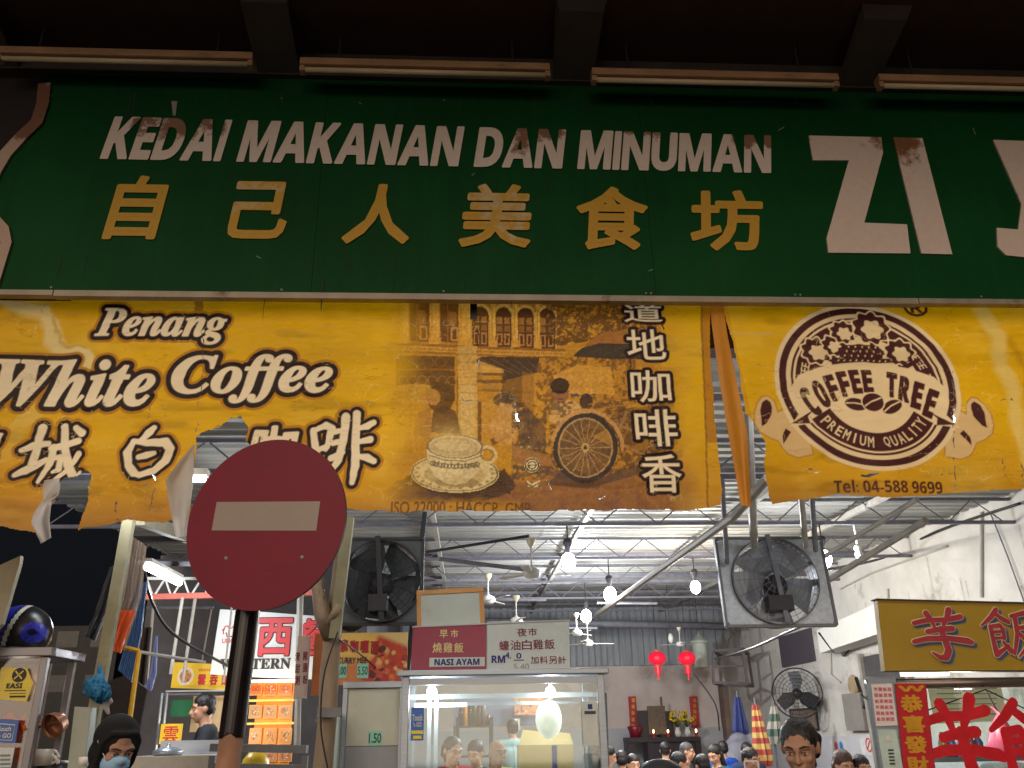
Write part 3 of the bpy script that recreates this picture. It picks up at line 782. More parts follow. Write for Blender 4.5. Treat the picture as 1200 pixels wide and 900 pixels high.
def vinyl_material():
    M = bpy.data.materials.new('printed_vinyl'); M.use_nodes = True; nt = M.node_tree; b = nt.nodes['Principled BSDF']
    at = nt.nodes.new('ShaderNodeAttribute'); at.attribute_name = 'print'
    tc = nt.nodes.new('ShaderNodeTexCoord'); n1 = nt.nodes.new('ShaderNodeTexNoise'); n1.inputs['Scale'].default_value = 14; n1.inputs['Detail'].default_value = 7
    nt.links.new(tc.outputs['Object'], n1.inputs[0])
    nt.links.new(at.outputs[0], b.inputs['Base Color']); b.inputs['Roughness'].default_value = .5; b.inputs['Specular IOR Level'].default_value = .3
    bp = nt.nodes.new('ShaderNodeBump'); bp.inputs['Strength'].default_value = .22; bp.inputs['Distance'].default_value = .02
    nt.links.new(n1.outputs[0], bp.inputs['Height']); nt.links.new(bp.outputs[0], b.inputs['Normal'])
    tr = nt.nodes.new('ShaderNodeBsdfTranslucent'); nt.links.new(at.outputs[0], tr.inputs[0])
    ms = nt.nodes.new('ShaderNodeMixShader'); ms.inputs[0].default_value = .26
    nt.links.new(b.outputs[0], ms.inputs[1]); nt.links.new(tr.outputs[0], ms.inputs[2]); nt.links.new(ms.outputs[0], nt.nodes['Material Output'].inputs[0])
    return M
vinyl = vinyl_material()
YEL, YEL2, ORG = C(242, 186, 10), C(220, 162, 10), C(204, 138, 42)
PALE = C(240, 205, 110); DRK = C(48, 24, 18); BR = C(112, 66, 20)

def base_print(cv, x, y):
    n = vnoise(x, y * 3, 60, 11, 4)
    c = YEL * (1 - n[:, None] * .55) + YEL2 * (n[:, None] * .55)
    lo = sstep(y + 30 * (vnoise(x, y, 90, 4, 2) - .5), 500, 600)
    c = c * (1 - .75 * lo[:, None]) + ORG * .75 * lo[:, None]
    big = vnoise(x, y, 75, 91, 3); c = c * (1 + .20 * (big[:, None] - .5)); pf = sstep(vnoise(x * .6, y * 1.3, 50, 95, 4), .60, .80)[:, None] * .30; c = c * (1 - pf) + C(246, 206, 84) * pf  # random brighter patches put into the print for light shining through
    # stains and scuffs of the vinyl
    st = sstep(vnoise(x * .5, y * 2, 40, 21, 4), .62, .75)
    cv.c = c * (1 - .22 * st[:, None])

def paint_left(x, y, wx, wz):
    cv = Canvas(x, y); cv.wx, cv.wz = wx, wz; base_print(cv, x, y)
    # worn pale swooshes
    wob = 10 * (vnoise(x, y, 22, 31, 3) - .5)
    cv.xw, cv.yw = x + wob, y - wob
    cv.line([(5, 352), (25, 362), (50, 366), (62, 382), (62, 398), (78, 410), (100, 416), (106, 430)], 10, C(248, 222, 150), .85, soft=6)
    cv.line([(62, 372), (70, 400), (98, 408)], 2, C(200, 160, 50), .6, soft=2)
    cv.poly([(40, 432), (78, 432), (68, 470), (30, 500), (10, 500), (30, 470)], PALE, .4)
    cv.poly([(-40, 500), (30, 500), (10, 540), (-40, 560)], PALE, .25)
    cv.xw, cv.yw = x, y
    cv.rect(228, 345, 238, 373, C(160, 105, 30), .8)
    # ------------ sepia picture
    m_ = (x > 440) & (y < 625)
    if m_.any():
        q = Canvas(x[m_], y[m_]); xx, yy = q.x, q.y
        q.c = cv.c[m_].copy(); bg = q.c.copy()
        n1 = vnoise(xx, yy, 9, 41, 4); n2 = vnoise(xx, yy, 3.2, 42, 3); n3 = vnoise(xx, yy, 30, 43, 3)
        AMB, MID, DK, LT = C(205, 145, 38), C(150, 95, 40), C(62, 34, 24), C(232, 190, 95)
        t = np.clip(.35 + .9 * (n3 - .5) + .5 * (n1 - .5), 0, 1)[:, None]
        q.c = AMB * (1 - t) + C(178, 118, 40) * t
        wob = 1.6 * (n2 - .5); q.xw, q.yw = xx + wob, yy + 1.6 * (n1 - .5)
        # upper storey
        sl = (xx - 440) * .035
        q.yw = yy - sl + 1.2 * (n1 - .5)
        q.rect(468, 340, 650, 403, C(176, 116, 44), .8)
        for a, b_ in ((480, 503), (516, 537)):
            q.rect(a, 350, b_, 398, C(92, 50, 26), .95); q.rect(a + 10, 362, a + 19, 378, C(170, 110, 45), .8)
            q.rect(a + 12, 380, a + 21, 396, C(200, 140, 60)); q.rect(a + 14, 382, a + 19, 394, C(90, 50, 28)); q.rect(a + 8, 352, a + 9.4, 398, C(150, 90, 36))
        for cx in (563, 590, 616, 641):
            q.ell(cx, 364, 12.5, 13, LT, .8); q.rect(cx - 12.5, 364, cx + 12.5, 400, LT, .35)
            q.ell(cx, 365, 9.5, 10.5, C(88, 48, 26)); q.rect(cx - 9.5, 365, cx + 9.5, 401, C(88, 48, 26))
            for dx in (-8, 1):
                q.rect(cx + dx, 366, cx + dx + 6.5, 374, C(185, 125, 48), .75); q.rect(cx + dx, 376, cx + dx + 6.5, 383, C(160, 105, 42), .75)
                q.rect(cx + dx, 385, cx + dx + 6.5, 399, C(200, 140, 62), .8); q.rect(cx + dx + 1.6, 387, cx + dx + 5, 397, C(84, 46, 26))
        for a, b_ in ((469, 479), (504, 515), (538, 552), (575, 581), (601, 607), (628, 633)):
            q.rect(a, 346, b_, 401, C(222, 164, 62), .95); q.rect(a + 1.5, 352, a + 2.5, 392, C(170, 112, 40), .6); q.rect(b_ - 2.5, 352, b_ - 1.5, 392, C(240, 196, 90), .6)
            q.rect(a - 2, 393, b_ + 2, 401, C(215, 155, 58), .9)
        q.rect(455, 401, 662, 404, C(130, 80, 34), .7); q.rect(455, 404, 662, 410, C(218, 158, 58), .8)
        q.put((q.yw > 406) & (q.yw < 408) & (np.sin(xx * 2.2) > 0) & (xx < 662), C(120, 72, 30), .7)
        q.rect(455, 410, 662, 412, C(150, 95, 36), .7)
        q.yw = yy + 1.6 * (n1 - .5)
        # ground storey openings
        q.rect(464, 417, 533, 470, C(66, 38, 26), .92); q.rect(462, 432, 535, 434.5, C(150, 95, 40), .8)
        for k in range(6):
            q.ring(472 + k * 11.5, 446, 5, 5, 1.3, C(158, 106, 48), .8); q.ring(474 + k * 14, 424, 6, 6, 1.1, C(150, 100, 46), .55)
        q.ell(486, 462, 34, 12, C(205, 150, 52), .8)
        q.poly([(552, 424), (566, 417), (632, 418), (630, 436), (590, 445), (588, 432)], C(52, 40, 36), .95)
        for k in range(5): q.line([(562 + k * 14, 420), (600 + k * 9, 436 + k)], 1.3, C(120, 98, 76), .5)
        q.poly([(552, 430), (562, 422), (590, 432), (590, 436), (556, 436)], C(214, 160, 72), .9)
        q.rect(556, 436, 592, 439, C(110, 66, 36), .8); q.rect(556, 444, 592, 448, C(96, 56, 32), .8); q.rect(560, 455, 590, 458, C(110, 66, 36), .6)
        q.rect(588, 440, 612, 476, C(74, 48, 34), .65); q.rect(612, 436, 626, 520, C(150, 98, 46), .6)
        q.rect(537, 405, 559, 535, C(214, 166, 84), .92); q.rect(540, 450, 556, 520, C(218, 180, 104), .8)
        for k in range(7): q.rect(536, 414 + k * 9, 560, 415 + k * 9, C(160, 108, 46), .5)
        q.rect(560, 470, 564, 530, C(96, 56, 34), .85); q.rect(535, 440, 537, 530, C(120, 74, 36), .7)
        for k in range(7): q.rect(462 + k * 6.2, 470, 463 + k * 6.2, 548, C(160, 105, 30), .4)
        q.ring(473, 474, 8, 8, 1.3, C(150, 98, 34), .6); q.ring(473, 492, 9, 5, 1.2, C(150, 98, 34), .5)
        q.rect(564, 470, 603, 520, C(208, 152, 66), .55); q.poly([(574, 514), (602, 500), (604, 506), (578, 521)], C(110, 62, 38), .85)
        # tree, foliage top right
        ta = ((xx > 640) & (xx < 770) & (yy < 402 - .12 * (xx - 640) + 8 * n1)).astype(float) * sstep(n1 * .6 + n2 * .5, .42, .52)
        q.put(ta, C(78, 46, 26), .85)
        q.put(((xx > 640) & (xx < 770) & (yy < 400)) * sstep(n2, .66, .72), C(190, 130, 50), .7)
        # far plants and fence
        fa = ((xx > 628) & (xx < 745) & (yy > 418) & (yy < 470)).astype(float)
        q.put(fa * sstep(n2 * .7 + n1 * .4, .52, .6), C(100, 62, 36), .75)
        for k in range(6): q.rect(722 + k * 6, 420, 724 + k * 6, 470, C(180, 124, 52), .5)
        q.poly([(648, 440), (676, 428), (716, 430), (720, 462), (655, 462)], C(222, 160, 62), .8)
        # parasol of the trishaw
        q.poly([(690, 400), (706, 390), (738, 385), (778, 387), (796, 404), (740, 404), (700, 408), (680, 414)], C(168, 108, 50), .97)
        q.poly([(671, 417), (682, 408), (702, 403), (740, 402), (790, 404), (800, 408), (768, 420), (720, 421)], C(50, 46, 44), .98)
        for k in range(4): q.line([(684 + k * 22, 417), (716 + k * 18, 404)], 1, C(88, 78, 66), .5)
        q.rect(738, 420, 740.5, 470, C(70, 44, 32), .9)
        # seated people
        q.ell(516, 468, 15, 17, C(70, 40, 28), .9); q.ell(508, 466, 8, 10, C(190, 134, 64), .9); q.ell(513, 452, 9, 5, C(60, 34, 26), .9)
        q.poly([(503, 508), (508, 482), (520, 474), (534, 482), (540, 508)], C(74, 44, 34), .9)
        q.poly([(484, 512), (490, 484), (504, 478), (506, 512)], C(170, 112, 56), .8)
        q.poly([(582, 486), (596, 470), (600, 452), (594, 462)], C(60, 46, 40), .6); q.ell(590, 467, 12, 8, C(66, 54, 46), .8)
        q.poly([(574, 500), (586, 470), (606, 474), (604, 520), (580, 516)], C(206, 150, 78), .8)
        q.poly([(643, 492), (648, 472), (660, 466), (678, 472), (686, 492), (668, 500)], C(214, 164, 92), .95)
        q.ell(657, 460, 9.5, 12.5, C(150, 98, 60)); q.ell(656, 452, 11, 9, C(54, 36, 30)); q.ell(654, 460, 1.5, 1, C(50, 30, 24)); q.ell(661, 460, 1.5, 1, C(50, 30, 24)); q.rect(654, 467, 660, 468, C(90, 46, 36))
        q.ell(687, 470, 8, 9, C(70, 46, 38)); q.poly([(676, 494), (680, 480), (694, 480), (698, 492)], C(190, 140, 84), .9)
        # dark trishaw body
        dk = ((xx > 600) & (xx < 790) & (yy > 470) & (yy < 560)).astype(float)
        q.put(dk * sstep(n2 * .6 + n1 * .5, .5, .6), C(72, 50, 42), .75)
        q.poly([(604, 482), (618, 476), (640, 500), (640, 530), (612, 532)], C(78, 60, 52), .7)
        q.poly([(600, 520), (645, 532), (650, 546), (602, 540)], C(170, 116, 62), .85)
        q.line([(604, 545), (640, 552), (662, 560)], 5, C(92, 70, 58), .8)
        for k in range(7): q.line([(690, 474 + k * 4), (745, 462 + k * 5)], 1.5, C(110, 70, 48) if k % 2 else C(178, 126, 66), .8)
        q.ell(738, 500, 26, 22, C(70, 48, 42), .5); q.poly([(745, 478), (790, 470), (795, 520), (760, 548), (730, 520)], C(70, 46, 40), .45)
        for p_ in ([(720, 495), (775, 520)], [(735, 482), (722, 512)], [(760, 500), (785, 530)], [(726, 520), (790, 548)]): q.line(p_, 3, C(176, 128, 76), .7)
        # road
        rd = sstep(yy - 548 + .05 * (xx - 700) + 10 * (n3 - .5), 0, 14) * (xx > 560)
        q.put(rd, C(150, 96, 62) * .9, .8)
        q.put(rd * sstep(n1, .5, .7) * sstep(yy, 556, 590), C(120, 78, 66), .7)
        q.poly([(640, 566), (665, 545), (700, 562), (742, 546), (800, 526), (800, 536), (730, 562), (690, 572)], C(70, 56, 54), .7)
        q.line([(590, 560), (640, 548), (700, 570)], 6, C(84, 64, 56), .6)
        # wheel
        q.ell(686, 525, 31, 34, C(98, 72, 52), .75)
        for k in range(18):
            a = math.pi * k / 9; q.line([(686, 525), (686 + 31 * math.cos(a), 525 + 34 * math.sin(a))], 1.0, C(196, 152, 92), .8)
        q.poly([(694, 512), (716, 500), (716, 524)], C(190, 136, 62), .7)
        q.ring(686, 525, 35, 38, 5, C(48, 44, 44)); q.ring(686, 525, 31, 34, 1.6, C(190, 150, 96), .9)
        q.ring(688, 526, 41, 44, 4.5, C(204, 150, 84), .95, t0=-2.9, t1=.05); q.ring(688, 526, 38, 41, 1.5, C(60, 44, 38), .9, t0=-2.9, t1=.1)
        q.ell(686, 525, 4.5, 5, C(210, 165, 100)); q.ell(686, 525, 2, 2.4, C(70, 50, 40))
        # coffee beans
        be = inpoly(xx + 5 * (n1 - .5), yy + 5 * (n2 - .5), [(446, 579), (462, 566), (482, 556), (520, 560), (570, 556), (592, 548), (606, 566), (598, 576), (560, 588), (500, 590), (468, 588)])
        q.put(be, C(70, 50, 42), .95)
        rb = random.Random(3)
        for k in range(170):
            bx, by = rb.uniform(448, 606), rb.uniform(552, 590)
            mm = be & (np.hypot((xx - bx) / 4.2, (yy - by) / 2.6) < 1)
            g_ = rb.uniform(.6, 1.5); q.put(mm, C(86, 60, 48) * g_, .9); q.put(mm & (abs(yy - by) < .6), C(40, 26, 22), .8)
        # saucer and cup
        q.ell(533, 557, 52, 24, C(66, 46, 34)); q.ell(533, 554, 52, 23, C(222, 196, 134)); q.ring(533, 554, 50, 21, 1, C(96, 72, 44), .8)
        q.ell(533, 556, 36, 13, C(196, 166, 106), .9); q.ell(536, 565, 26, 6, C(150, 118, 74), .7)
        q.poly([(500, 524), (566, 524), (565, 540), (558, 556), (545, 565), (522, 566), (508, 558), (501, 542)], C(226, 202, 144)); q.ell(534, 563, 14, 5, C(214, 186, 126))
        sh = sstep(xx, 530, 566) * inpoly(xx, yy, [(500, 524), (566, 524), (565, 540), (558, 556), (545, 565), (522, 566), (508, 558), (501, 542)])
        q.put(sh, C(190, 160, 104), .35)
        q.ring(571, 532, 10, 9, 4, C(220, 192, 132)); q.ring(571, 532, 7.5, 6.5, 1, C(120, 88, 52), .8)
        q.ell(533, 523, 33, 14.5, C(226, 204, 150)); q.ring(533, 523, 32, 13.5, 1.2, C(110, 82, 50), .8); q.ell(533, 524, 29, 11, C(206, 176, 116)); q.ell(530, 522, 20, 7, C(222, 196, 140), .8)
        q.line([(503, 534), (520, 539), (545, 540), (565, 533)], 1.2, C(110, 82, 50), .8)
        for k in range(16):
            a = -1.0 + 2.0 * k / 15; bx, by = 533 + 31 * math.sin(a), 540 + 6 * math.cos(a)
            q.ring(bx, by, 2.4, 2.2, 1.4, C(96, 84, 60), .75); q.ell(bx + 2, by + (3 if k % 2 else -3), 1.3, 1.1, C(110, 90, 50), .7)
        for k in range(22):
            a = 2 * math.pi * k / 22
            if 15 < k < 22 and False: continue
            bx, by = 533 + 45 * math.cos(a), 554 + 18 * math.sin(a)
            if by > 548: q.ell(bx, by, 2.2, 1.2, C(120, 96, 60), .6)
        # steam
        q.put(np.exp(-(((xx - 528) / 22) ** 2 + ((yy - 508) / 12) ** 2)), C(225, 190, 110), .5)
        # certification marks
        q.ell(624, 543, 9, 9, C(225, 205, 150)); q.ring(624, 543, 7.6, 7.6, 1.6, C(70, 46, 34)); q.ring(624, 543, 4.6, 4.6, 1.4, C(70, 46, 34)); q.line([(619, 543), (629, 543)], 1.4, C(70, 46, 34))
        q.poly([(617, 559), (623, 565), (634, 561), (630, 569), (620, 568)], C(225, 205, 150)); q.line([(617, 564), (625, 568), (632, 564)], 1.3, C(70, 46, 34))
        # overall grain of the print, edges melting into the yellow
        gr = (vnoise(xx, yy, 2.2, 77, 2) - .5)[:, None]
        lf = np.clip((600 - xx) / 150, 0, 1)[:, None] * .16 * (yy < 520)[:, None]; q.c = q.c * (1.04 - lf) + C(226, 166, 44) * (.04 + lf)
        q.c = np.clip(q.c * (1 + .5 * gr), 0, 1)
        fade = sstep(xx + 26 * (n3 - .5), 446, 500) * (1 - sstep(xx + 26 * (n3 - .5) - .06 * (yy - 350), 770, 806)) * (1 - sstep(yy + 8 * (n1 - .5), 582, 594) * (xx < 610))
        fade = fade * (1 - .6 * ((yy < 430) & (xx > 775)))
        q.c = bg * (1 - fade[:, None]) + q.c * fade[:, None]
        cv.c[m_] = q.c
    # brown hem at the right end
    cv.xw = x + 3 * (vnoise(x, y, 50, 5, 2) - .5); hx = 822 + .03 * (y - 350)
    cv.put((cv.xw > hx) * (y < 520), C(178, 110, 30), .75)
    cv.put(abs(cv.xw - hx) < 1.2, C(120, 70, 20), .6)
    DI, CR = C(40, 20, 18), C(252, 228, 184)
    two = lambda g: [(g, DI), (0, CR)]
    HAL = lambda g: [(g + .012, C(196, 132, 22)), (g, DI), (0, CR)]
    ink_text(cv, sfnt('Penang', 'rbi'), 108, 403, 268, 362, .02, HAL(.021))
    ink_text(cv, sfnt('White', 'rbi'), -14, 476, 186, 420, .02, HAL(.024))
    ink_text(cv, sfnt('Coffee', 'rbi'), 196, 473, 392, 416, .02, HAL(.024))
    ink_brush(cv, B_CHENG, 14, 566, 98, 498, HAL(.017)); ink_brush(cv, B_BAI, 138, 560, 204, 502, HAL(.017)); ink_brush(cv, B_FEI, 362, 562, 438, 488, HAL(.017), .95)
    for s_, a, b_, c, d in (('檳', -70, 575, -2, 500), ('咖', 285, 562, 346, 500)):
        ink_text(cv, s_, a, b_, c, d, .034, HAL(.019), shear=.12, wob=.003)
    for s_, a, b_, c, d in (('道', 732, 377, 775, 356), ('地', 736, 421, 778, 386), ('咖', 741, 471, 784, 434), ('啡', 746, 523, 791, 480), ('香', 754, 577, 796, 532)):
        ink_text(cv, s_, a, b_, c, d, .008, two(.017))
    ink_text(cv, 'ISO 22000 : HACCP  GMP', 458, 603, 622, 587, .012, [(0, C(104, 66, 34))])
    # creases: thin dark / light lines in the print
    cre = abs(vnoise(x, y * 1.4, 34, 63, 4) - .5)
    cv.put((cre < .005) & (vnoise(x, y, 60, 66, 2) > .56), C(250, 225, 150), .35)
    cre2 = abs(vnoise(x * .7, y * 2.4, 40, 64, 4) - .5)
    cv.put((cre2 < .006) & (vnoise(x, y, 70, 68, 2) > .5), C(150, 95, 20), .3)
    low_brown = sstep(y + 12 * (vnoise(x, y, 25, 9, 3) - .5), 575, 612); cv.put(low_brown, C(140, 95, 60), .45)  # print turns browner towards the bottom edge
    return cv.c

def make_banner(name, pxL, pxR, pyT, pyB, inside, paint, res, parent):
    a, c = W(pxL, pyT, YB), W(pxR, pyT, YB); d0, d1 = W(pxL, pyB, YB), W(pxR, pyB, YB)
    x0, x1 = min(a.x, d0.x), max(c.x, d1.x); z1, z0 = max(a.z, c.z), min(d0.z, d1.z)
    nx, nz = int((x1 - x0) / res), int((z1 - z0) / res)
    X, Z = np.meshgrid(np.linspace(x0, x1, nx + 1), np.linspace(z0, z1, nz + 1), indexing='ij')
    x, z = X.ravel(), Z.ravel(); yv = np.full(x.shape, YB)
    px, py = PXA(x, yv, z)
    dsp = bdisp(x, z)
    Pc = np.stack([x, YB + dsp, z], 1)
    col = np.clip(paint(px, py, x, z), 0, 1)
    idx = np.arange((nx + 1) * (nz + 1)).reshape(nx + 1, nz + 1)
    q = np.stack([idx[:-1, :-1], idx[1:, :-1], idx[1:, 1:], idx[:-1, 1:]], -1).reshape(-1, 4)
    cx, cy = px[q].mean(1), py[q].mean(1)
    q = q[inside(cx, cy)]
    used = np.unique(q); rm = np.full(x.size, -1); rm[used] = np.arange(used.size); q = rm[q]; Pc = Pc[used]; col = col[used]
    off = np.array(parent.location); Pc = Pc - off
    me = bpy.data.meshes.new(name); me.vertices.add(len(Pc)); me.vertices.foreach_set('co', Pc.ravel())
    me.loops.add(q.size); me.loops.foreach_set('vertex_index', q.ravel().astype(np.int32))
    me.polygons.add(len(q)); me.polygons.foreach_set('loop_start', np.arange(0, q.size, 4, dtype=np.int32))
    me.polygons.foreach_set('use_smooth', np.ones(len(q), bool))
    me.update(calc_edges=True)
    ca = me.color_attributes.new('print', 'FLOAT_COLOR', 'POINT')
    ca.data.foreach_set('color', np.concatenate([col, np.ones((len(col), 1))], 1).astype(np.float32).ravel())
    me.materials.append(vinyl); o = bpy.data.objects.new(name, me); COL.objects.link(o); o.parent = parent
    return o

HOLE_A = [(230, 512), (241, 505), (262, 499), (268, 491), (282, 487), (291, 501), (289, 517), (300, 530), (330, 560), (330, 630), (226, 640), (224, 600), (226, 560), (228, 530)]
HOLE_B = [(64, 566), (74, 557), (88, 556), (99, 549), (104, 556), (98, 590), (88, 619), (90, 660), (40, 660), (46, 610), (60, 584)]
CRACKS_L = [([(556, 372), (560, 402), (562, 436), (572, 448), (590, 461), (606, 462)], 1.5), ([(603, 464), (606, 486), (612, 498)], 1.6), ([(536, 467), (562, 470)], 1.3), ([(594, 478), (602, 480)], 1.8),
            ([(668, 462), (684, 465)], 2.6), ([(690, 461), (706, 464)], 1.8), ([(700, 586), (712, 580)], 1.2), ([(238, 380), (237, 430), (230, 505)], 1.0), ([(262, 496), (228, 512)], 1.6),
            ([(190, 474), (193, 488)], 1.6), ([(176, 477), (171, 500)], 1.0), ([(120, 472), (124, 476)], 1.6), ([(0, 477), (14, 479)], 1.6), ([(168, 568), (182, 567)], 2.2), ([(134, 585), (132, 598), (140, 610)], 1.6),
            ([(104, 556), (106, 572), (100, 580)], 1.2), ([(176, 540), (182, 566), (174, 600)], 1.0), ([(560, 377), (556, 384)], 2.), ([(776, 376), (779, 384)], 1.6), ([(648, 575), (640, 562)], 1.), ([(430, 470), (436, 476)], 1.)]
def crackmask(x, y, cr, seed):
    m_ = np.zeros(x.shape, bool); jx = 5 * (vnoise(x, y, 7, seed, 2) - .5); br = vnoise(x, y, 5, seed + 1, 2)
    for pts, w in cr:
        d = segdist(x + jx, y - jx, pts); m_ |= d < w * np.clip((br - .28) * 2.2, 0, 1) * .6
    return m_
def in_left(x, y):
    yb_ = np.interp(x, [-80, 0, 37, 60, 90, 130, 150, 190, 215, 300, 405, 470, 640, 800, 838, 846], [616, 617, 621, 624, 618, 612, 609, 613, 607, 600, 597, 600, 597, 598, 594, 592]) + 4 * (vnoise(x, y * 0, 14, 3, 3) - .5)
    xr = np.interp(y, [340, 420, 480, 540, 575, 596], [832, 832, 836, 841, 845, 842]) + 3 * (vnoise(y, x * 0, 20, 4, 2) - .5)
    j = 5 * (vnoise(x, y, 8, 6, 3) - .5)
    ok = (y < yb_) & (x < xr) & ~inpoly(x + j, y + j, HOLE_A) & ~inpoly(x + j, y - j, HOLE_B)
    return ok & ~crackmask(x, y, CRACKS_L, 50)
bl = thing('coffee_banner', 'torn yellow vinyl banner reading Penang White Coffee with a sepia street picture', 'banner', (0, YB, W(400, 348, YB).z))
make_banner('vinyl_sheet', -60, 852, 340, 630, in_left, paint_left, .0034, bl)
ink_brown = mat('brown_ink', s2l((88, 44, 36)), rough=.5, noise=.12, scale=25)
# curled flaps of torn vinyl, white at the back
flapm = S('white_vinyl_back', (200, 195, 190), rough=.6, noise=.08, scale=12, trans=.3)
def flap(ptsL, ptsR, dep, amp, parent, mt=flapm, name='torn_flap', seed=1):
    """strip between two pixel polylines, curling forward"""
    n = 22; mcol = 9; vs = []; fs = []
    def at(pts, t):
        k = t * (len(pts) - 1); i = min(int(k), len(pts) - 2); f = k - i; return (pts[i][0] * (1 - f) + pts[i + 1][0] * f, pts[i][1] * (1 - f) + pts[i + 1][1] * f)
    for i in range(n + 1):
        t = i / n; L, R = at(ptsL, t), at(ptsR, t)
        for j in range(mcol + 1):
            u = j / mcol; px = L[0] + (R[0] - L[0]) * u; py = L[1] + (R[1] - L[1]) * u
            dy = -dep * math.sin(t * 2.4) - amp * math.sin(u * 3.1 + 5 * t + seed) * (.3 + t) - amp * .5 * math.sin(u * 9 + seed) * t
            vs.append(W(px, py, YB - .012 + dy))
    for i in range(n):
        for j in range(mcol): a = i * (mcol + 1) + j; fs.append((a, a + 1, a + mcol + 2, a + mcol + 1))
    m_ = MB().add(vs, fs); return m_.build(name, mt, parent, smooth=True)
flap([(226, 522), (210, 540), (194, 563), (198, 590), (206, 630)], [(228, 520), (227, 545), (226, 570), (222, 600), (219, 628)], .05, .02, bl)
flap([(69, 565), (62, 575), (52, 584), (40, 600), (36, 612), (48, 637)], [(71, 568), (69, 580), (60, 586), (60, 592), (58, 610), (60, 630)], .05, .015, bl, seed=3)
flap([(52, 563), (50, 572), (51, 588)], [(70, 560), (69, 574), (62, 590)], .03, .01, bl, seed=2)
MB().box((W(551, 350, YB).x, YB - .022, W(555, 376, YB).z), (W(559, 350, YB).x, YB - .014, zb0 + .02)).build('black_strap', black_plastic, bl)

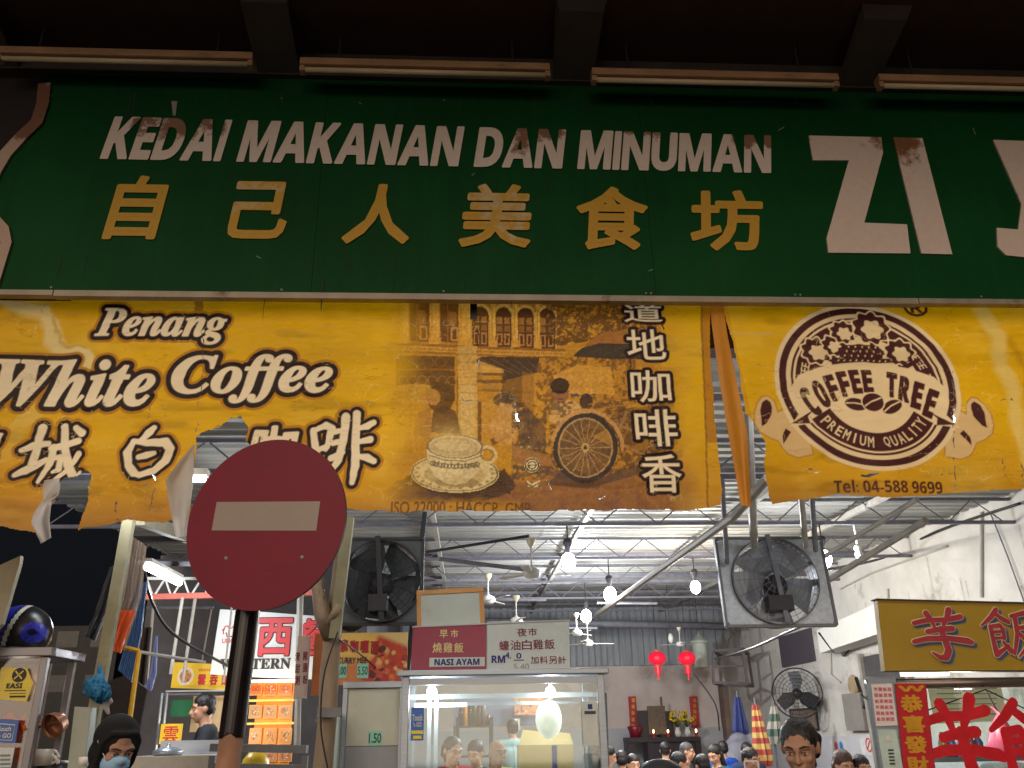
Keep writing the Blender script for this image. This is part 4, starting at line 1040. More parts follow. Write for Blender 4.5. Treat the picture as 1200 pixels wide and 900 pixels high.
# the round emblem, printed on the vinyl
LC = W(1018, 455, YB); LR = (W(1127, 455, YB).x - W(909, 455, YB).x) / 2
LRz = (W(1018, 357, YB).z - W(1018, 552, YB).z) / 2; LC.z = (W(1018, 357, YB).z + W(1018, 552, YB).z) / 2
def paint_logo(cv):
    BRN, CRM, PAL = C(78, 36, 34), C(246, 214, 160), C(232, 192, 128)
    def lp(pts): return [(LC.x + u * LR, LC.z + v * LRz) for u, v in pts]
    def flat(pts, col, **k): ink_poly(cv, lp(pts), col, **k)
    U, V_ = (cv.wx - LC.x) / LR, (cv.wz - LC.z) / LRz; R = np.hypot(U, V_); TH = np.degrees(np.arctan2(V_, U)); e = RES / LR
    def band(r0, r1, col, t0=-181, t1=181):
        a = np.clip(.5 + (R - r0) / e, 0, 1) * np.clip(.5 - (R - r1) / e, 0, 1) * ((TH >= t0) & (TH <= t1)); cv.c = cv.c * (1 - a[:, None]) + col * a[:, None]
    for sg_ in (-1, 1):
        flat([(sg_ * a, b_) for a, b_ in ((.75, -.50), (.92, -.30), (1.02, -.36), (1.05, -.22), (1.10, -.16), (1.15, -.17), (1.21, -.25), (1.25, -.36), (1.26, -.46), (1.22, -.56), (1.14, -.62), (1.04, -.66), (1.0, -.74), (.95, -.80), (.86, -.83), (.72, -.80))], PAL, layers=[(.012, C(205, 150, 60)), (.004, PAL)])
        flat([(sg_ * a, b_) for a, b_ in ((1.08, -.22), (1.12, -.19), (1.17, -.23), (1.20, -.32), (1.20, -.50), (1.15, -.47), (1.08, -.36), (1.07, -.28))], BRN); flat([(sg_ * a, b_) for a, b_ in ((.90, -.56), (.95, -.52), (1.0, -.60), (1.0, -.70))], BRN)
    band(-1, 1.0, CRM); band(.875, .95, BRN); band(.80, .825, BRN); band(.585, .775, BRN, -4, 184)
    flat([(.585 * math.cos(math.pi * k / 40), .585 * math.sin(math.pi * k / 40)) for k in range(41)], CRM)
    def rot_text(ch, u, v, ang, w, h, bold, col):
        P, Q = glyph_segs(ch); lo, hi = np.minimum(P.min(0), Q.min(0)) - bold, np.maximum(P.max(0), Q.max(0)) + bold; s, co = math.sin(math.radians(ang)), math.cos(math.radians(ang))
        def T(p):
            x = (p[:, 0] - (lo[0] + hi[0]) / 2) / (hi[0] - lo[0]) * w; z = (p[:, 1] - (lo[1] + hi[1]) / 2) / (hi[1] - lo[1]) * h
            return np.stack([LC.x + (u + x * co - z * s) * LR, LC.z + (v + x * s + z * co) * LRz], 1)
        ink(cv, T(P), T(Q), bold * h / (hi[1] - lo[1]) * LRz, [(0, col)])
    tx = 'COFFEE TREE · COFFEE TREE · COFFEE TREE'
    for i, ch in enumerate(tx):
        if ch == ' ': continue
        a = 186 - i * (192 / (len(tx) - 1)); rot_text(ch, .68 * math.cos(math.radians(a)), .68 * math.sin(math.radians(a)), a - 90, .052 if ch != '·' else .02, .085 if ch != '·' else .02, .01, CRM)
    def clump(u, v, r, col, k=9, am=.10, s=1.): flat([(u + r * (1 + am * math.cos(k * t)) * math.cos(t), v + r * s * (1 + am * math.cos(k * t)) * math.sin(t)) for t in [2 * math.pi * j / 90 for j in range(90)]], col)
    for (u, v, r) in ((-.50, .40, .15), (-.30, .47, .12), (-.17, .64, .13), (.42, .40, .15), (.15, .70, .19)):
        flat([(u - .02, v), (u + .03, v), (u + .05, v - r - .12), (u - .06, v - r - .12)], BRN); flat([(u - .05, v - r - .08), (u + .02, v - r - .02), (u + .10, v - r - .11), (u + .0, v - r - .14)], BRN)
        clump(u, v, r + .022, CRM); clump(u, v, r, BRN); clump(u + .015, v - .02, r * .60, CRM, 6, .14)
    clump(-.02, .38, .26, BRN, 12, .04, .42); flat([(-.40, .29), (-.3, .31), (.3, .32), (.34, .27), (0, .25), (-.34, .25)], BRN); flat([(.35, .20), (.62, .34), (.64, .30), (.42, .17)], BRN)
    for k in range(15): u, v = -.20 + .075 * (k % 5) + .03 * (k // 5), .33 + .055 * (k // 5); flat([(u, v), (u + .012, v + .022), (u, v + .03), (u - .01, v + .014)], CRM)
    for k in range(9): flat([(-.28 + .065 * k, .275), (-.265 + .065 * k, .29), (-.27 + .065 * k, .298), (-.29 + .065 * k, .285)], CRM)
    flat([(-.90, -.50), (-.78, -.34), (-.84, -.05), (-.74, .10), (-.5, .20), (-.25, .25), (0, .27), (.25, .25), (.5, .20), (.74, .10), (.86, -.05), (.80, -.34), (.92, -.50), (.6, -.44), (.3, -.5), (0, -.52), (-.3, -.5), (-.6, -.44)], CRM)
    A_ = [math.radians(a) for a in range(212, 329, 3)]
    flat([(.78 * math.cos(a), .78 * math.sin(a)) for a in A_] + [(.54 * math.cos(a), .60 * math.sin(a) + .03) for a in reversed(A_)], BRN)
    for sg_ in (-1, 1): flat([(sg_ * a, b_) for a, b_ in ((.62, -.30), (.88, -.46), (.68, -.46), (.70, -.38))], BRN)
    for i, ch in enumerate('COFFEE TREE'):
        if ch == ' ': continue
        t = (i - 5) / 5.; rot_text(sfnt(ch, 'sb'), t * .655, .04 - .25 * t * t, -24 * t, .108, .27 + .08 * abs(t), .03, BRN)
    tx = 'PREMIUM QUALITY'
    for i, ch in enumerate(tx):
        if ch == ' ': continue
        a = 270 + (i - 7) * 7.3; rot_text(ch, .66 * math.cos(math.radians(a)), .68 * math.sin(math.radians(a)), a + 90, .062 if ch not in 'IJ' else .018, .12, .012, CRM)
    for u, v, rx, ry, an in ((-.17, -.24, .12, .075, -8), (.22, -.26, .12, .07, 30), (.02, -.21, .12, .105, 25)):
        ca, sa = math.cos(math.radians(an)), math.sin(math.radians(an)); el = [(u + rx * math.cos(t) * ca - ry * math.sin(t) * sa, v + rx * math.cos(t) * sa + ry * math.sin(t) * ca) for t in [2 * math.pi * j / 32 for j in range(32)]]
        ink_poly(cv, lp(el), BRN, layers=[(.006, CRM), (0, BRN)]); flat([(u + q * ca - w * sa, v + q * sa + w * ca) for q, w in ((-rx * .95, -.012), (-.02, .006), (rx * .95, .0), (rx * .9, .016), (0, .022), (-rx * .9, .006))], CRM)
    ink_text(cv, sfnt('Tel: 04-588 9699', 'sb'), 979, 577, 1107, 562, .01, [(0, BRN)]); ink_text(cv, '®', 1061, 371, 1085, 351, .02, [(0, BRN)])
# -------------------------------------------------- right banner with the round logo
def paint_right(x, y, wx, wz):
    cv = Canvas(x, y); cv.wx, cv.wz = wx, wz; base_print(cv, x, y)
    wob = 12 * (vnoise(x, y, 20, 35, 3) - .5); cv.xw, cv.yw = x + wob, y
    cv.line([(1140, 350), (1150, 370), (1168, 392), (1172, 430), (1190, 462), (1194, 500), (1204, 540)], 9, PALE, .8, soft=7)
    cv.line([(1182, 400), (1200, 430), (1215, 470)], 3, C(150, 95, 20), .3, soft=5)
    cv.xw = x
    hx = 852 + (y - 357) * .21
    cv.put((x < hx) * (y < 500), C(196, 128, 30), .35)
    cv.put((abs(y - 391) < 1.1) & (x < 905), C(225, 190, 120), .6)
    cv.xw = x; paint_logo(cv)
    cre = abs(vnoise(x, y * 1.3, 34, 83, 4) - .5); cv.put((cre < .005) & (vnoise(x, y, 60, 67, 2) > .56), C(250, 225, 150), .35)
    cre2 = abs(vnoise(x * .7, y * 2.6, 44, 84, 4) - .5); cv.put((cre2 < .006) & (vnoise(x, y, 70, 69, 2) > .5), C(150, 95, 20), .3)
    low_brown = sstep(y + 10 * (vnoise(x, y, 25, 9, 3) - .5), 560, 592); cv.put(low_brown, C(140, 95, 60), .45)  # browner along the bottom edge
    return cv.c
CR_R = [([(1116, 436), (1121, 470), (1120, 510), (1124, 572)], 1.5), ([(1008, 558), (1028, 556)], 2.6), ([(1171, 469), (1186, 468)], 2.4), ([(1176, 535), (1180, 560)], 1.0), ([(1198, 540), (1200, 566)], 1.4), ([(930, 545), (960, 553)], 1.1), ([(1095, 556), (1120, 552)], 1.1), ([(860, 408), (862, 420)], 1.2)]
def in_right(x, y):
    xl = np.interp(y, [340, 357, 400, 440, 485, 492, 520, 545, 590], [842, 846, 858, 866, 873, 880, 896, 894, 902]) + 4 * (vnoise(y, x * 0, 16, 14, 3) - .5)
    yb_ = np.interp(x, [850, 903, 930, 980, 1040, 1080, 1130, 1200, 1260], [592, 592, 588, 578, 583, 580, 574, 572, 570]) + 3 * (vnoise(x, y * 0, 20, 15, 3) - .5)
    return (x > xl) & (y < yb_) & ~crackmask(x, y, CR_R, 70)
br_ = thing('logo_banner', 'yellow vinyl banner with the round brown COFFEE TREE logo and a telephone number', 'banner', (W(1000, 350, YB).x, YB, W(1000, 350, YB).z))
make_banner('vinyl_sheet', 838, 1260, 340, 600, in_right, paint_right, .0036, br_)
# narrow strip hanging between the two banners
hs = thing('vinyl_strip', 'narrow torn brown vinyl strip hanging between the two yellow banners', 'banner strip', (W(855, 350, YB).x, YB, W(855, 350, YB).z))
flap([(831, 345), (834, 380), (842, 440), (852, 500), (868, 592)], [(846, 345), (852, 390), (862, 440), (876, 510), (880, 594)], .015, .012, hs, S('brown_vinyl_hem', (196, 128, 40), rough=.5, noise=.15, trans=.3), 'torn_strip', seed=5)
# rope ties and the rail the banners hang on
rail = thing('banner_rail', 'thin steel rail behind the top edge of the yellow banners', 'rail', (0, YB + .05, W(600, 346, YB).z))
MB().tube([(-4, YB + .06, W(600, 346, YB).z + .02), (5.5, YB + .06, W(600, 346, YB).z + .02)], .015, 8).build('rail_pipe', dark_iron, rail)

# ================================================================== NO ENTRY SIGN
YN = 2.95
nc = W(310.5, 612, YN); nr = (W(310.5, 512.5, YN).z - W(310.5, 712, YN).z) / 2
ne = thing('no_entry_sign', 'round dark red no entry sign with pale bar on a leaning black post', 'road sign', (W(268, 900, YN).x - .08, YN + .05, 0))
redm = S('faded_red_reflective', (118, 32, 50), rough=.5, noise=.10, scale=6, spec=.25, col2=s2l((104, 34, 46)), thr=.6)
barm = S('grey_white_reflective', (146, 132, 124), rough=.45, noise=.08, scale=5)
Rn = Matrix.Rotation(math.radians(-16), 3, 'Z') @ Matrix.Rotation(math.radians(3.9), 3, 'Y')
def nk(u, v, d): return nc + Rn @ Vector((u, d, v))
circ = [(nr * math.cos(2 * math.pi * k / 72), nr * math.sin(2 * math.pi * k / 72)) for k in range(72)]
MB().prism(circ, -.002, .002, nk).build('disc', redm, ne)
MB().prism([(x * .998, y * .998) for x, y in circ], .0025, .012, nk).build('back_plate', steel_dull, ne)
# scratches and fading spots of the sheeting
for k_ in range(9):
    r9 = random.Random(k_ + 40); u9, v9 = r9.uniform(-.6, .6) * nr, r9.uniform(-.8, .8) * nr; l9 = r9.uniform(.01, .05)
    a9 = r9.uniform(-.5, .9); MB().prism([(u9, v9), (u9 + l9 * math.cos(a9), v9 + l9 * math.sin(a9)), (u9 + l9 * math.cos(a9), v9 + l9 * math.sin(a9) + .0016), (u9, v9 + .0012)], -.0026, -.0019, nk).build('scratch', S('pale_red_scratch', (112, 56, 62), rough=.6), ne)
MB().lathe([(nr * .992, -.004), (nr * 1.004, -.003), (nr * 1.004, .014), (nr * .992, .014), (nr * .992, -.004)], (0, 0, 0), 'y', 72)
hw, hh = nr * .665, nr * .17
MB().prism([(-hw, -hh + .021), (hw, -hh + .021), (hw, hh + .021), (-hw, hh + .021)], -.0035, -.0021, nk).build('white_bar', barm, ne)
for u, v in ((-.42, -.42), (.53, -.40)):
    MB().lathe([(0, -.005), (.006, -.004), (.007, -.0021)], nk(u * nr, v * nr, 0), 'y', 8).build('rivet', steel_dull, ne)
pb_, pt_ = W(273, 850, YN + .12), W(303, 620, YN + .12)
dd = (pt_ - pb_).normalized(); g0 = pb_ - dd * (pb_.z / dd.z)
postm = S('glossy_black_post', (26, 20, 22), rough=.3, noise=.3, scale=7)
jag = g0 + dd * (W(273, 862, YN + .12).z / dd.z)
wp_ = MB(); 
def jagtube(p0, p1, r, n, j0, j1, seed):
    m_ = MB(); rr_ = random.Random(seed); ax = (p1 - p0).normalized(); u = ax.cross(Vector((0, 1, 0))).normalized(); w = ax.cross(u)
    vs = []
    for p, jj in ((p0, j0), (p1, j1)):
        for k in range(n):
            a = 2 * math.pi * k / n; vs.append(p + (u * math.cos(a) + w * math.sin(a)) * r + ax * rr_.uniform(-jj, jj))
    return m_.add(vs, [(k, (k + 1) % n, (k + 1) % n + n, k + n) for k in range(n)] + [tuple(range(n)), tuple(range(2 * n - 1, n - 1, -1))])
jagtube(jag, pt_, .041, 26, .012, 0, 4).build('black_sleeve', postm, ne, smooth=False)
jagtube(g0, jag + dd * .2, .0385, 26, 0, 0, 5).build('post', S('tan_peeled_post', (150, 112, 88), rough=.7, noise=.25, scale=12, col2=s2l((88, 60, 48)), thr=.62), ne, smooth=True)
MB().box(nk(-.02, .04, .036), nk(.02, .08, .05)).build('bracket', steel_dull, ne)
MB().box(nk(-.02, -.12, .036), nk(.02, -.08, .05)).build('bracket', steel_dull, ne)
# ================================================================== LIT LAMPS OF THE HALL
bl_labs = ['brightest bulb hanging left under the second roof truss, beside the tall ceiling fan', 'lit bulb under a truss between the two neighbouring bulbs of the hall middle', 'lowest lit bulb of the hall, just over the white half of the chicken rice sign',
           'lit bulb with an orange glow just left of the square exhaust fan', 'lit bulb just right of the square exhaust fan near the side wall']
cone_m = S('bulb_holder_white', (190, 190, 186), rough=.5)
for i, (px, py, Y, pw, r) in enumerate(((666, 658, 8.67, 95, .072), (715, 697, 10.9, 125, .08), (687, 722, 13.2, 380, .08), (815, 688, 10.9, 200, .065), (966, 655, 8.67, 90, .075))):
    p = W(px, py, Y); t = thing('ceiling_bulb', bl_labs[i], 'light bulb', p, 'lit bulbs hanging from the roof trusses')
    MB().ell(p, (r, r, r * 1.25), 14, 10).build('glass_bulb', bulb_glow if i != 3 else emis('bulb_glow_warm', (1, .9, .75), 30), t, smooth=True)
    MB().lathe([(.018, 0), (.022, .05), (.05, .12), (.035, .16), (0, .165)], p + Vector((0, 0, r)), 'z', 12).build('holder', dark_iron, t)
    zt_ = roof_z(Y) - .3
    MB().tube([p + Vector((0, 0, r + .15)), (p.x, Y, max(zt_, p.z + r + .2))], .008, 6).build('cord', dark_iron, t)
    lamp_light(p - Vector((0, 0, .14)), pw, col=(.93, .96, 1) if i != 3 else (1, .88, .72), r=.09)
p = W(1005, 640, 8.67)
t = thing('ceiling_bulb', 'unlit spiral saving bulb on a white pipe near the side wall', 'light bulb', p)
MB().tube([p + Vector((0, 0, .02)), p + Vector((0, 0, .22))], .012, 8).build('stem_pipe', white_plastic, t)
MB().lathe([(0, .02), (.03, .01), (.045, -.02), (.03, -.05), (.045, -.08), (.03, -.12), (0, -.13)], p, 'z', 12).build('glass_bulb', white_plastic, t, smooth=True)
# lit fluorescent tube in the left bay
a, c = W(172, 664, 6.6), W(210, 683, 7.6)
t = thing('tube_lamp', 'lit white fluorescent tube under the tin roof of the left bay', 'lamp', a)
MB().tube([a, c], .028, 10).build('glass_tube', tube_glow, t, smooth=True)
MB().bar(a + Vector((0, 0, .05)), c + Vector((0, 0, .05)), .06, .03).build('batten', white_paint, t)
lamp_light(a.lerp(c, .5) - Vector((0, 0, .1)), 75)
for k, xx in enumerate((W(236, 545, 4.45).x - .25, W(560, 500, 4.45).x, W(1040, 500, 4.45).x)):  # first tube is glimpsed; other two are added unseen to light signs and banner
    zz = W(236, 562, 4.45).z if k == 0 else 3.12
    t = thing('eave_tube_lamp', ['lit fluorescent tube glimpsed through the torn hole beside the red round sign', 'added lit fluorescent tube hidden behind the sepia picture of the banner', 'added lit fluorescent tube hidden behind the logo banner'][k], 'lamp', (xx, 4.45, zz), 'lit tubes just behind the banners')
    hl_ = .28 if k == 0 else .6
    MB().tube([(xx - hl_, 4.45, zz), (xx + hl_, 4.45, zz)], .014, 8).build('glass_tube', tube_glow, t, smooth=True)
    MB().box((xx - hl_ - .01, 4.42, zz + .018), (xx + hl_ + .01, 4.48, zz + .055)).build('batten', white_paint, t)
    MB().box((xx - hl_ * .6, 4.44, zz + .055), (xx - hl_ * .6 + .02, 4.46, roof_z(4.45))).build('hanger', dark_iron, t); MB().box((xx + hl_ * .6, 4.44, zz + .055), (xx + hl_ * .6 + .02, 4.46, roof_z(4.45))).build('hanger', dark_iron, t)
    for q_ in (-.35, .35): lamp_light((xx + q_ * hl_ / .6, 4.45, zz - .05), 10 if k else 8, 'tube_light', r=.12)
lamp_light(W(250, 860, 8.2), 14, col=(1, .85, .6))

# ================================================================== CEILING FANS
def ceiling_fan(loc, rod, sc=1., rot=0.):
    t = thing('ceiling_fan', '', 'ceiling fan', loc, 'white ceiling fans hanging from the roof')
    MB().lathe([(0, rod), (.075, rod), (.07, rod - .03), (.02, rod - .13), (0, rod - .13)], (0, 0, 0), 'z', 16).build('canopy', S('fan_cream', (206, 198, 172), noise=.08), t, smooth=True, world=False)
    MB().tube([(0, 0, rod - .1), (0, 0, .05)], .012, 8).build('rod', white_paint, t, world=False)
    MB().lathe([(0, .12), (.02, .11), (.035, .09), (.11, .05), (.125, .02), (.125, -.02), (.09, -.06), (0, -.07)], (0, 0, 0), 'z', 20).build('motor', white_plastic, t, smooth=True, world=False)
    for k in range(3):
        a = rot + k * 2 * math.pi / 3; R_ = Matrix.Rotation(a, 3, 'Z') @ Matrix.Rotation(math.radians(9), 3, 'X')
        pts = [(.10, -.03), (.2, -.05), (.55, -.07), (.60, -.05), (.61, .04), (.55, .06), (.2, .035), (.10, .03)]
        m_ = MB().prism([(u, v) for u, v in pts], -.003, .003, lambda u, v, d: R_ @ Vector((u, v, d)))
        m_.build('blade', white_plastic, t, world=False)
    t.scale = (sc, sc, sc); return t
for (px, py, Y, rod, sc, rot, lb) in ((623, 672, 7.6, .50, .62, .3, 'white ceiling fan above the white half of the chicken rice sign, nearest one'), (572, 703, 9.2, .45, .60, 1.1, 'white ceiling fan just right of the wooden framed whiteboard'),
                         (605, 728, 10.5, .5, .6, .7, 'white ceiling fan partly hidden behind the top edge of the white sign half'), (689, 754, 12.2, .52, .62, .2, 'white ceiling fan just right of the white sign half, lower of the pair'),
                         (676, 742, 11.2, .45, .55, .9, 'white ceiling fan touching the right top corner of the white sign half'), (797, 755, 16, .5, .6, .5, 'far white ceiling fan between the two red lanterns')):
    f_ = ceiling_fan(W(px, py, Y), rod, sc, rot); f_['label'] = lb

# ================================================================== EXHAUST FANS IN SQUARE PLATES
def exhaust_fan(px0, py0, px1, py1, Y, label, plate_m, ring_m, guard_m, tilt=0., blade_m=None):
    A_, B_ = W(px0, py1, Y), W(px1, py0, Y); cx, cz = (A_.x + B_.x) / 2, (A_.z + B_.z) / 2; w, h = (B_.x - A_.x) / 2, (B_.z - A_.z) / 2
    t = thing('exhaust_fan', label, 'fan', (cx, Y, cz), 'industrial fans in square plates at the hall front'); t.rotation_euler = (math.radians(tilt), 0, 0)
    n = 48; R = .97; m_ = MB(); r_ = min(w, h) * R
    circ_ = [(r_ * math.cos(2 * math.pi * (k + .5) / n), r_ * math.sin(2 * math.pi * (k + .5) / n)) for k in range(n)]
    def sq(a):
        c_, s_ = math.cos(a), math.sin(a); k = min(w / abs(c_) if c_ else 9, h / abs(s_) if s_ else 9); return (k * c_, k * s_)
    out = [sq(2 * math.pi * (k + .5) / n) for k in range(n)]
    vs = [(u, -.01, v) for u, v in circ_] + [(u, -.01, v) for u, v in out] + [(u, .01, v) for u, v in circ_] + [(u, .01, v) for u, v in out]
    fs = []
    for k in range(n):
        j = (k + 1) % n; fs += [(k, j, n + j, n + k), (2 * n + k, 3 * n + k, 3 * n + j, 2 * n + j), (n + k, n + j, 3 * n + j, 3 * n + k), (k, 2 * n + k, 2 * n + j, j)]
    m_.add(vs, fs); m_.build('square_plate', plate_m, t, world=False)
    e = MB()
    for a, b_ in (((-w, -h), (w, -h)), ((w, -h), (w, h)), ((w, h), (-w, h)), ((-w, h), (-w, -h))): e.bar((a[0], 0, a[1]), (b_[0], 0, b_[1]), .02, .045)
    e.build('plate_rim', ring_m, t, world=False)
    MB().lathe([(r_ * 1.0, -.05), (r_ * 1.03, -.05), (r_ * 1.03, .12), (r_ * 1.0, .12), (r_ * 1.0, -.05)], (0, 0, 0), 'y', 48).build('shroud', ring_m, t, world=False, smooth=False)
    g = MB()
    for k in range(1, 9):
        q = r_ * k / 9; g.tube([(q * math.cos(2 * math.pi * j / 36), -.055 - .03 * (1 - (k / 9) ** 2), q * math.sin(2 * math.pi * j / 36)) for j in range(37)], .0018, 4, False)
    g.build('guard_wires', guard_m, t, world=False)
    g = MB()
    for k in range(16):
        a = 2 * math.pi * k / 16; g.tube([(.06 * math.cos(a), -.085, .06 * math.sin(a)), (r_ * math.cos(a), -.05, r_ * math.sin(a))], .0022, 4, False)
    g.build('guard_spokes', guard_m, t, world=False)
    MB().bar((-.03, -.09, h * 1.02), (.02, -.09, -h * .98), .035, .02).build('motor_bracket', guard_m, t, world=False)
    MB().bar((-r_, .1, 0), (r_, .1, 0), .03, .02).build('rear_bar', guard_m, t, world=False)
    MB().lathe([(0, -.08), (.05, -.075), (.085, -.04), (.09, .10), (0, .12)], (0, 0, -.12 * h), 'y', 20).build('motor', dark_iron, t, world=False, smooth=True)
    MB().cbox((-.01, -.05, -.55 * h), (.22 * w * 2, .12, .11)).build('motor_mount', dark_iron, t, world=False)
    for k in range(5):
        a = k * 2 * math.pi / 5 + .4; R_ = Matrix.Rotation(a, 3, 'Y')
        vs = []; 
        for u, wd_, tw in ((.06, .05, .05), (r_ * .5, .11, .04), (r_ * .92, .15, .025)):
            vs += [R_ @ Vector((u, .03 - tw, -wd_)), R_ @ Vector((u, .03 + tw, wd_))]
        vs += [v + Vector((0, .004, 0)) for v in vs]
        MB().add(vs, [(0, 2, 3, 1), (2, 4, 5, 3), (6, 7, 9, 8), (8, 9, 11, 10), (0, 1, 7, 6), (4, 10, 11, 5), (0, 6, 8, 2), (2, 8, 10, 4), (1, 3, 9, 7), (3, 5, 11, 9)]).build('blade', blade_m or S('fan_blade_grey', (150, 156, 166), rough=.4, metal=.4), t, world=False)
    return t
galv = S('galvanised_plate', (182, 190, 200), rough=.45, metal=.25, noise=.2, scale=30)
exhaust_fan(850, 630, 962, 735, 6.5, 'square galvanised exhaust fan hanging from pipes left of the yellow stall sign', galv, steel_dull, grey_paint, -5)
dplate = S('sooty_plate', (80, 88, 94), rough=.6, noise=.3, scale=15)
exhaust_fan(396, 632, 496, 732, 6.0, 'dark sooty square exhaust fan behind the wooden post and whiteboard', dplate, dark_iron, dark_iron, 0, S('sooty_blade', (62, 68, 72), rough=.6))
p = W(412, 722, 6.3)
t = thing('hanging_disc_lamp', 'black round dish hanging in front of the dark exhaust fan', 'dish lamp', p)
MB().ell(p, (.11, .05, .11), 20, 12).build('dish', black_plastic, t, smooth=True)
MB().tube([p, W(418, 690, 6.3)], .008).build('hanger', dark_iron, t)

# ================================================================== helpers for boards
def board(name, label, cat, x0, y0, x1, y1, Y, mt, th=.03, frame=None, fw=.02, group=None, part='panel'):
    a, c = W(x0, y1, Y), W(x1, y0, Y)
    t = thing(name, label, cat, ((a.x + c.x) / 2, Y, a.z), group)
    MB().box((a.x, Y, a.z), (c.x, Y + th, c.z)).build(part, mt, t)
    if frame:
        MB().box((a.x - fw, Y - .008, c.z), (c.x + fw, Y + th + .004, c.z + fw)).build('frame_rail', frame, t)
        MB().box((a.x - fw, Y - .008, a.z - fw), (c.x + fw, Y + th + .004, a.z)).build('frame_rail', frame, t)
        MB().box((a.x - fw, Y - .006, a.z), (a.x, Y + th + .003, c.z)).build('frame_stile', frame, t)
        MB().box((c.x, Y - .006, a.z), (c.x + fw, Y + th + .003, c.z)).build('frame_stile', frame, t)
    return t
def panel(parent, nm, x0, y0, x1, y1, Y, mt, th=.01):
    a, c = W(x0, y1, Y), W(x1, y0, Y)
    return MB().box((a.x, Y, a.z), (c.x, Y + th, c.z)).build(nm, mt, parent)
def word(parent, s, x0, y1, x1, y0, Y, mt, bold=.015, name='lettering', shear=0., lift=.002, grow=0.):
    m_ = MB(); text_px(m_, s, x0, y1, x1, y0, Y, bold=bold, shear=shear, lift=lift, depth=.3, grow=grow); return m_.build(name, mt, parent)
def printgrid(parent, nm, x0, y0, x1, y1, Y, nx, nz, paint, lift=.004, rough=.5):
    a, c = W(x0, y1, Y), W(x1, y0, Y)
    U, V = np.meshgrid(np.linspace(0, 1, nx + 1), np.linspace(0, 1, nz + 1), indexing='ij'); u, v = U.ravel(), V.ravel()
    P = np.stack([a.x + u * (c.x - a.x), np.full(u.shape, Y - lift), a.z + v * (c.z - a.z)], 1)
    col = np.clip(paint(u, v), 0, 1); idx = np.arange((nx + 1) * (nz + 1)).reshape(nx + 1, nz + 1)
    q = np.stack([idx[:-1, :-1], idx[1:, :-1], idx[1:, 1:], idx[:-1, 1:]], -1).reshape(-1, 4)
    r = parent
    while r.parent: r = r.parent
    P = P - np.array(r.location); me = bpy.data.meshes.new(nm); me.from_pydata(P.tolist(), [], q.tolist())
    ca = me.color_attributes.new('print', 'FLOAT_COLOR', 'POINT'); ca.data.foreach_set('color', np.concatenate([col, np.ones((len(col), 1))], 1).astype(np.float32).ravel())
    if 'print_gloss' not in MATS:
        M = bpy.data.materials.new('print_gloss'); M.use_nodes = True; nt = M.node_tree; at = nt.nodes.new('ShaderNodeAttribute'); at.attribute_name = 'print'
        nt.links.new(at.outputs[0], nt.nodes['Principled BSDF'].inputs[0]); nt.nodes['Principled BSDF'].inputs['Roughness'].default_value = .4; MATS['print_gloss'] = M
    me.materials.append(MATS['print_gloss']); o = bpy.data.objects.new(nm, me); COL.objects.link(o); o.parent = parent; return o
def foodpaint(bg, cols, seed, k=26, box=(0, 0, 1, 1), asp=1.):
    def f(u, v):
        c = np.tile(np.array(s2l(bg)), (u.size, 1)); n = vnoise(u * asp, v, .06, seed, 3); c = c * (.75 + .5 * n[:, None]); rr_ = random.Random(seed)
        for i in range(k):
            cx, cy = rr_.uniform(box[0], box[2]), rr_.uniform(box[1], box[3]); r = rr_.uniform(.03, .09)
            d = np.hypot((u - cx) * asp, v - cy) / r + .8 * (n - .5); q = np.clip((1 - d) * 5, 0, 1)[:, None]; cc = np.array(s2l(rr_.choice(cols)))
            c = c * (1 - q) + cc * (.6 + .5 * (1 - np.clip(d, 0, 1)))[:, None] * q
        return c
    return f

# ================================================================== CHICKEN RICE CART
YC = 5.6
maroon = S('maroon_sign_acrylic', (150, 50, 78), rough=.35, noise=.08)
whs = S('white_sign_acrylic', (196, 206, 204), rough=.35, noise=.07)
navy = S('navy_letters', (30, 45, 120), rough=.5); marl = S('maroon_letters', (120, 30, 60), rough=.5); crl = S('cream_letters', (225, 205, 150), rough=.5)
cart = thing('hawker_cart', 'stainless steel glass fronted food cart under the maroon and white chicken rice sign', 'food cart', (W(588, 900, YC).x, YC, 0))
a, c = W(473, 900, YC), W(703, 790, YC); xa, xb, zt_ = a.x, c.x, c.z; zb_ = 1.02; YD = YC + .75
for xx, yy in ((xa, YC), (xb, YC), (xa, YD), (xb, YD)): MB().box((xx - .022, yy - .022, zb_), (xx + .022, yy + .022, zt_)).build('corner_post', steel, cart, bevel=.004)
MB().box((xa - .05, YC - .06, zt_), (xb + .05, YD + .05, zt_ + .035)).build('case_roof', steel, cart, bevel=.006)
MB().box((xa, YC - .02, zb_ - .05), (xb, YD + .02, zb_)).build('counter_top', steel, cart, bevel=.004)
MB().box((xa + .02, YC, .18), (xb - .02, YD, zb_ - .052)).build('cabinet_body', steel, cart)
for xx in (xa + .15, xb - .15):
    for yy in (YC + .1, YD - .1): MB().lathe([(0, -.02), (.08, -.02), (.085, 0), (.08, .02), (0, .02)], (xx, yy, .085), 'x', 16).build('wheel', black_plastic, cart)
MB().box((xa + .023, YC - .003, zb_ + .02), (xb - .023, YC + .003, zt_ - .05)).build('front_glass', glass, cart)
for xx in (xa, xb): MB().box((xx - .003, YC + .023, zb_ + .02), (xx + .003, YD - .023, zt_ - .03)).build('side_glass', glass, cart)
MB().box((xa, YC - .012, zt_ - .05), (xb, YC + .012, zt_ - .012)).build('upper_rail', steel, cart)
MB().box((xa, YC + .33, zt_ - .12), (xb, YC + .35, zt_ - .09)).build('inner_rail', steel, cart)
MB().box((xa, YD - .01, zt_ - .15), (xb, YD + .01, zt_ - .13)).build('inner_rail', steel, cart)
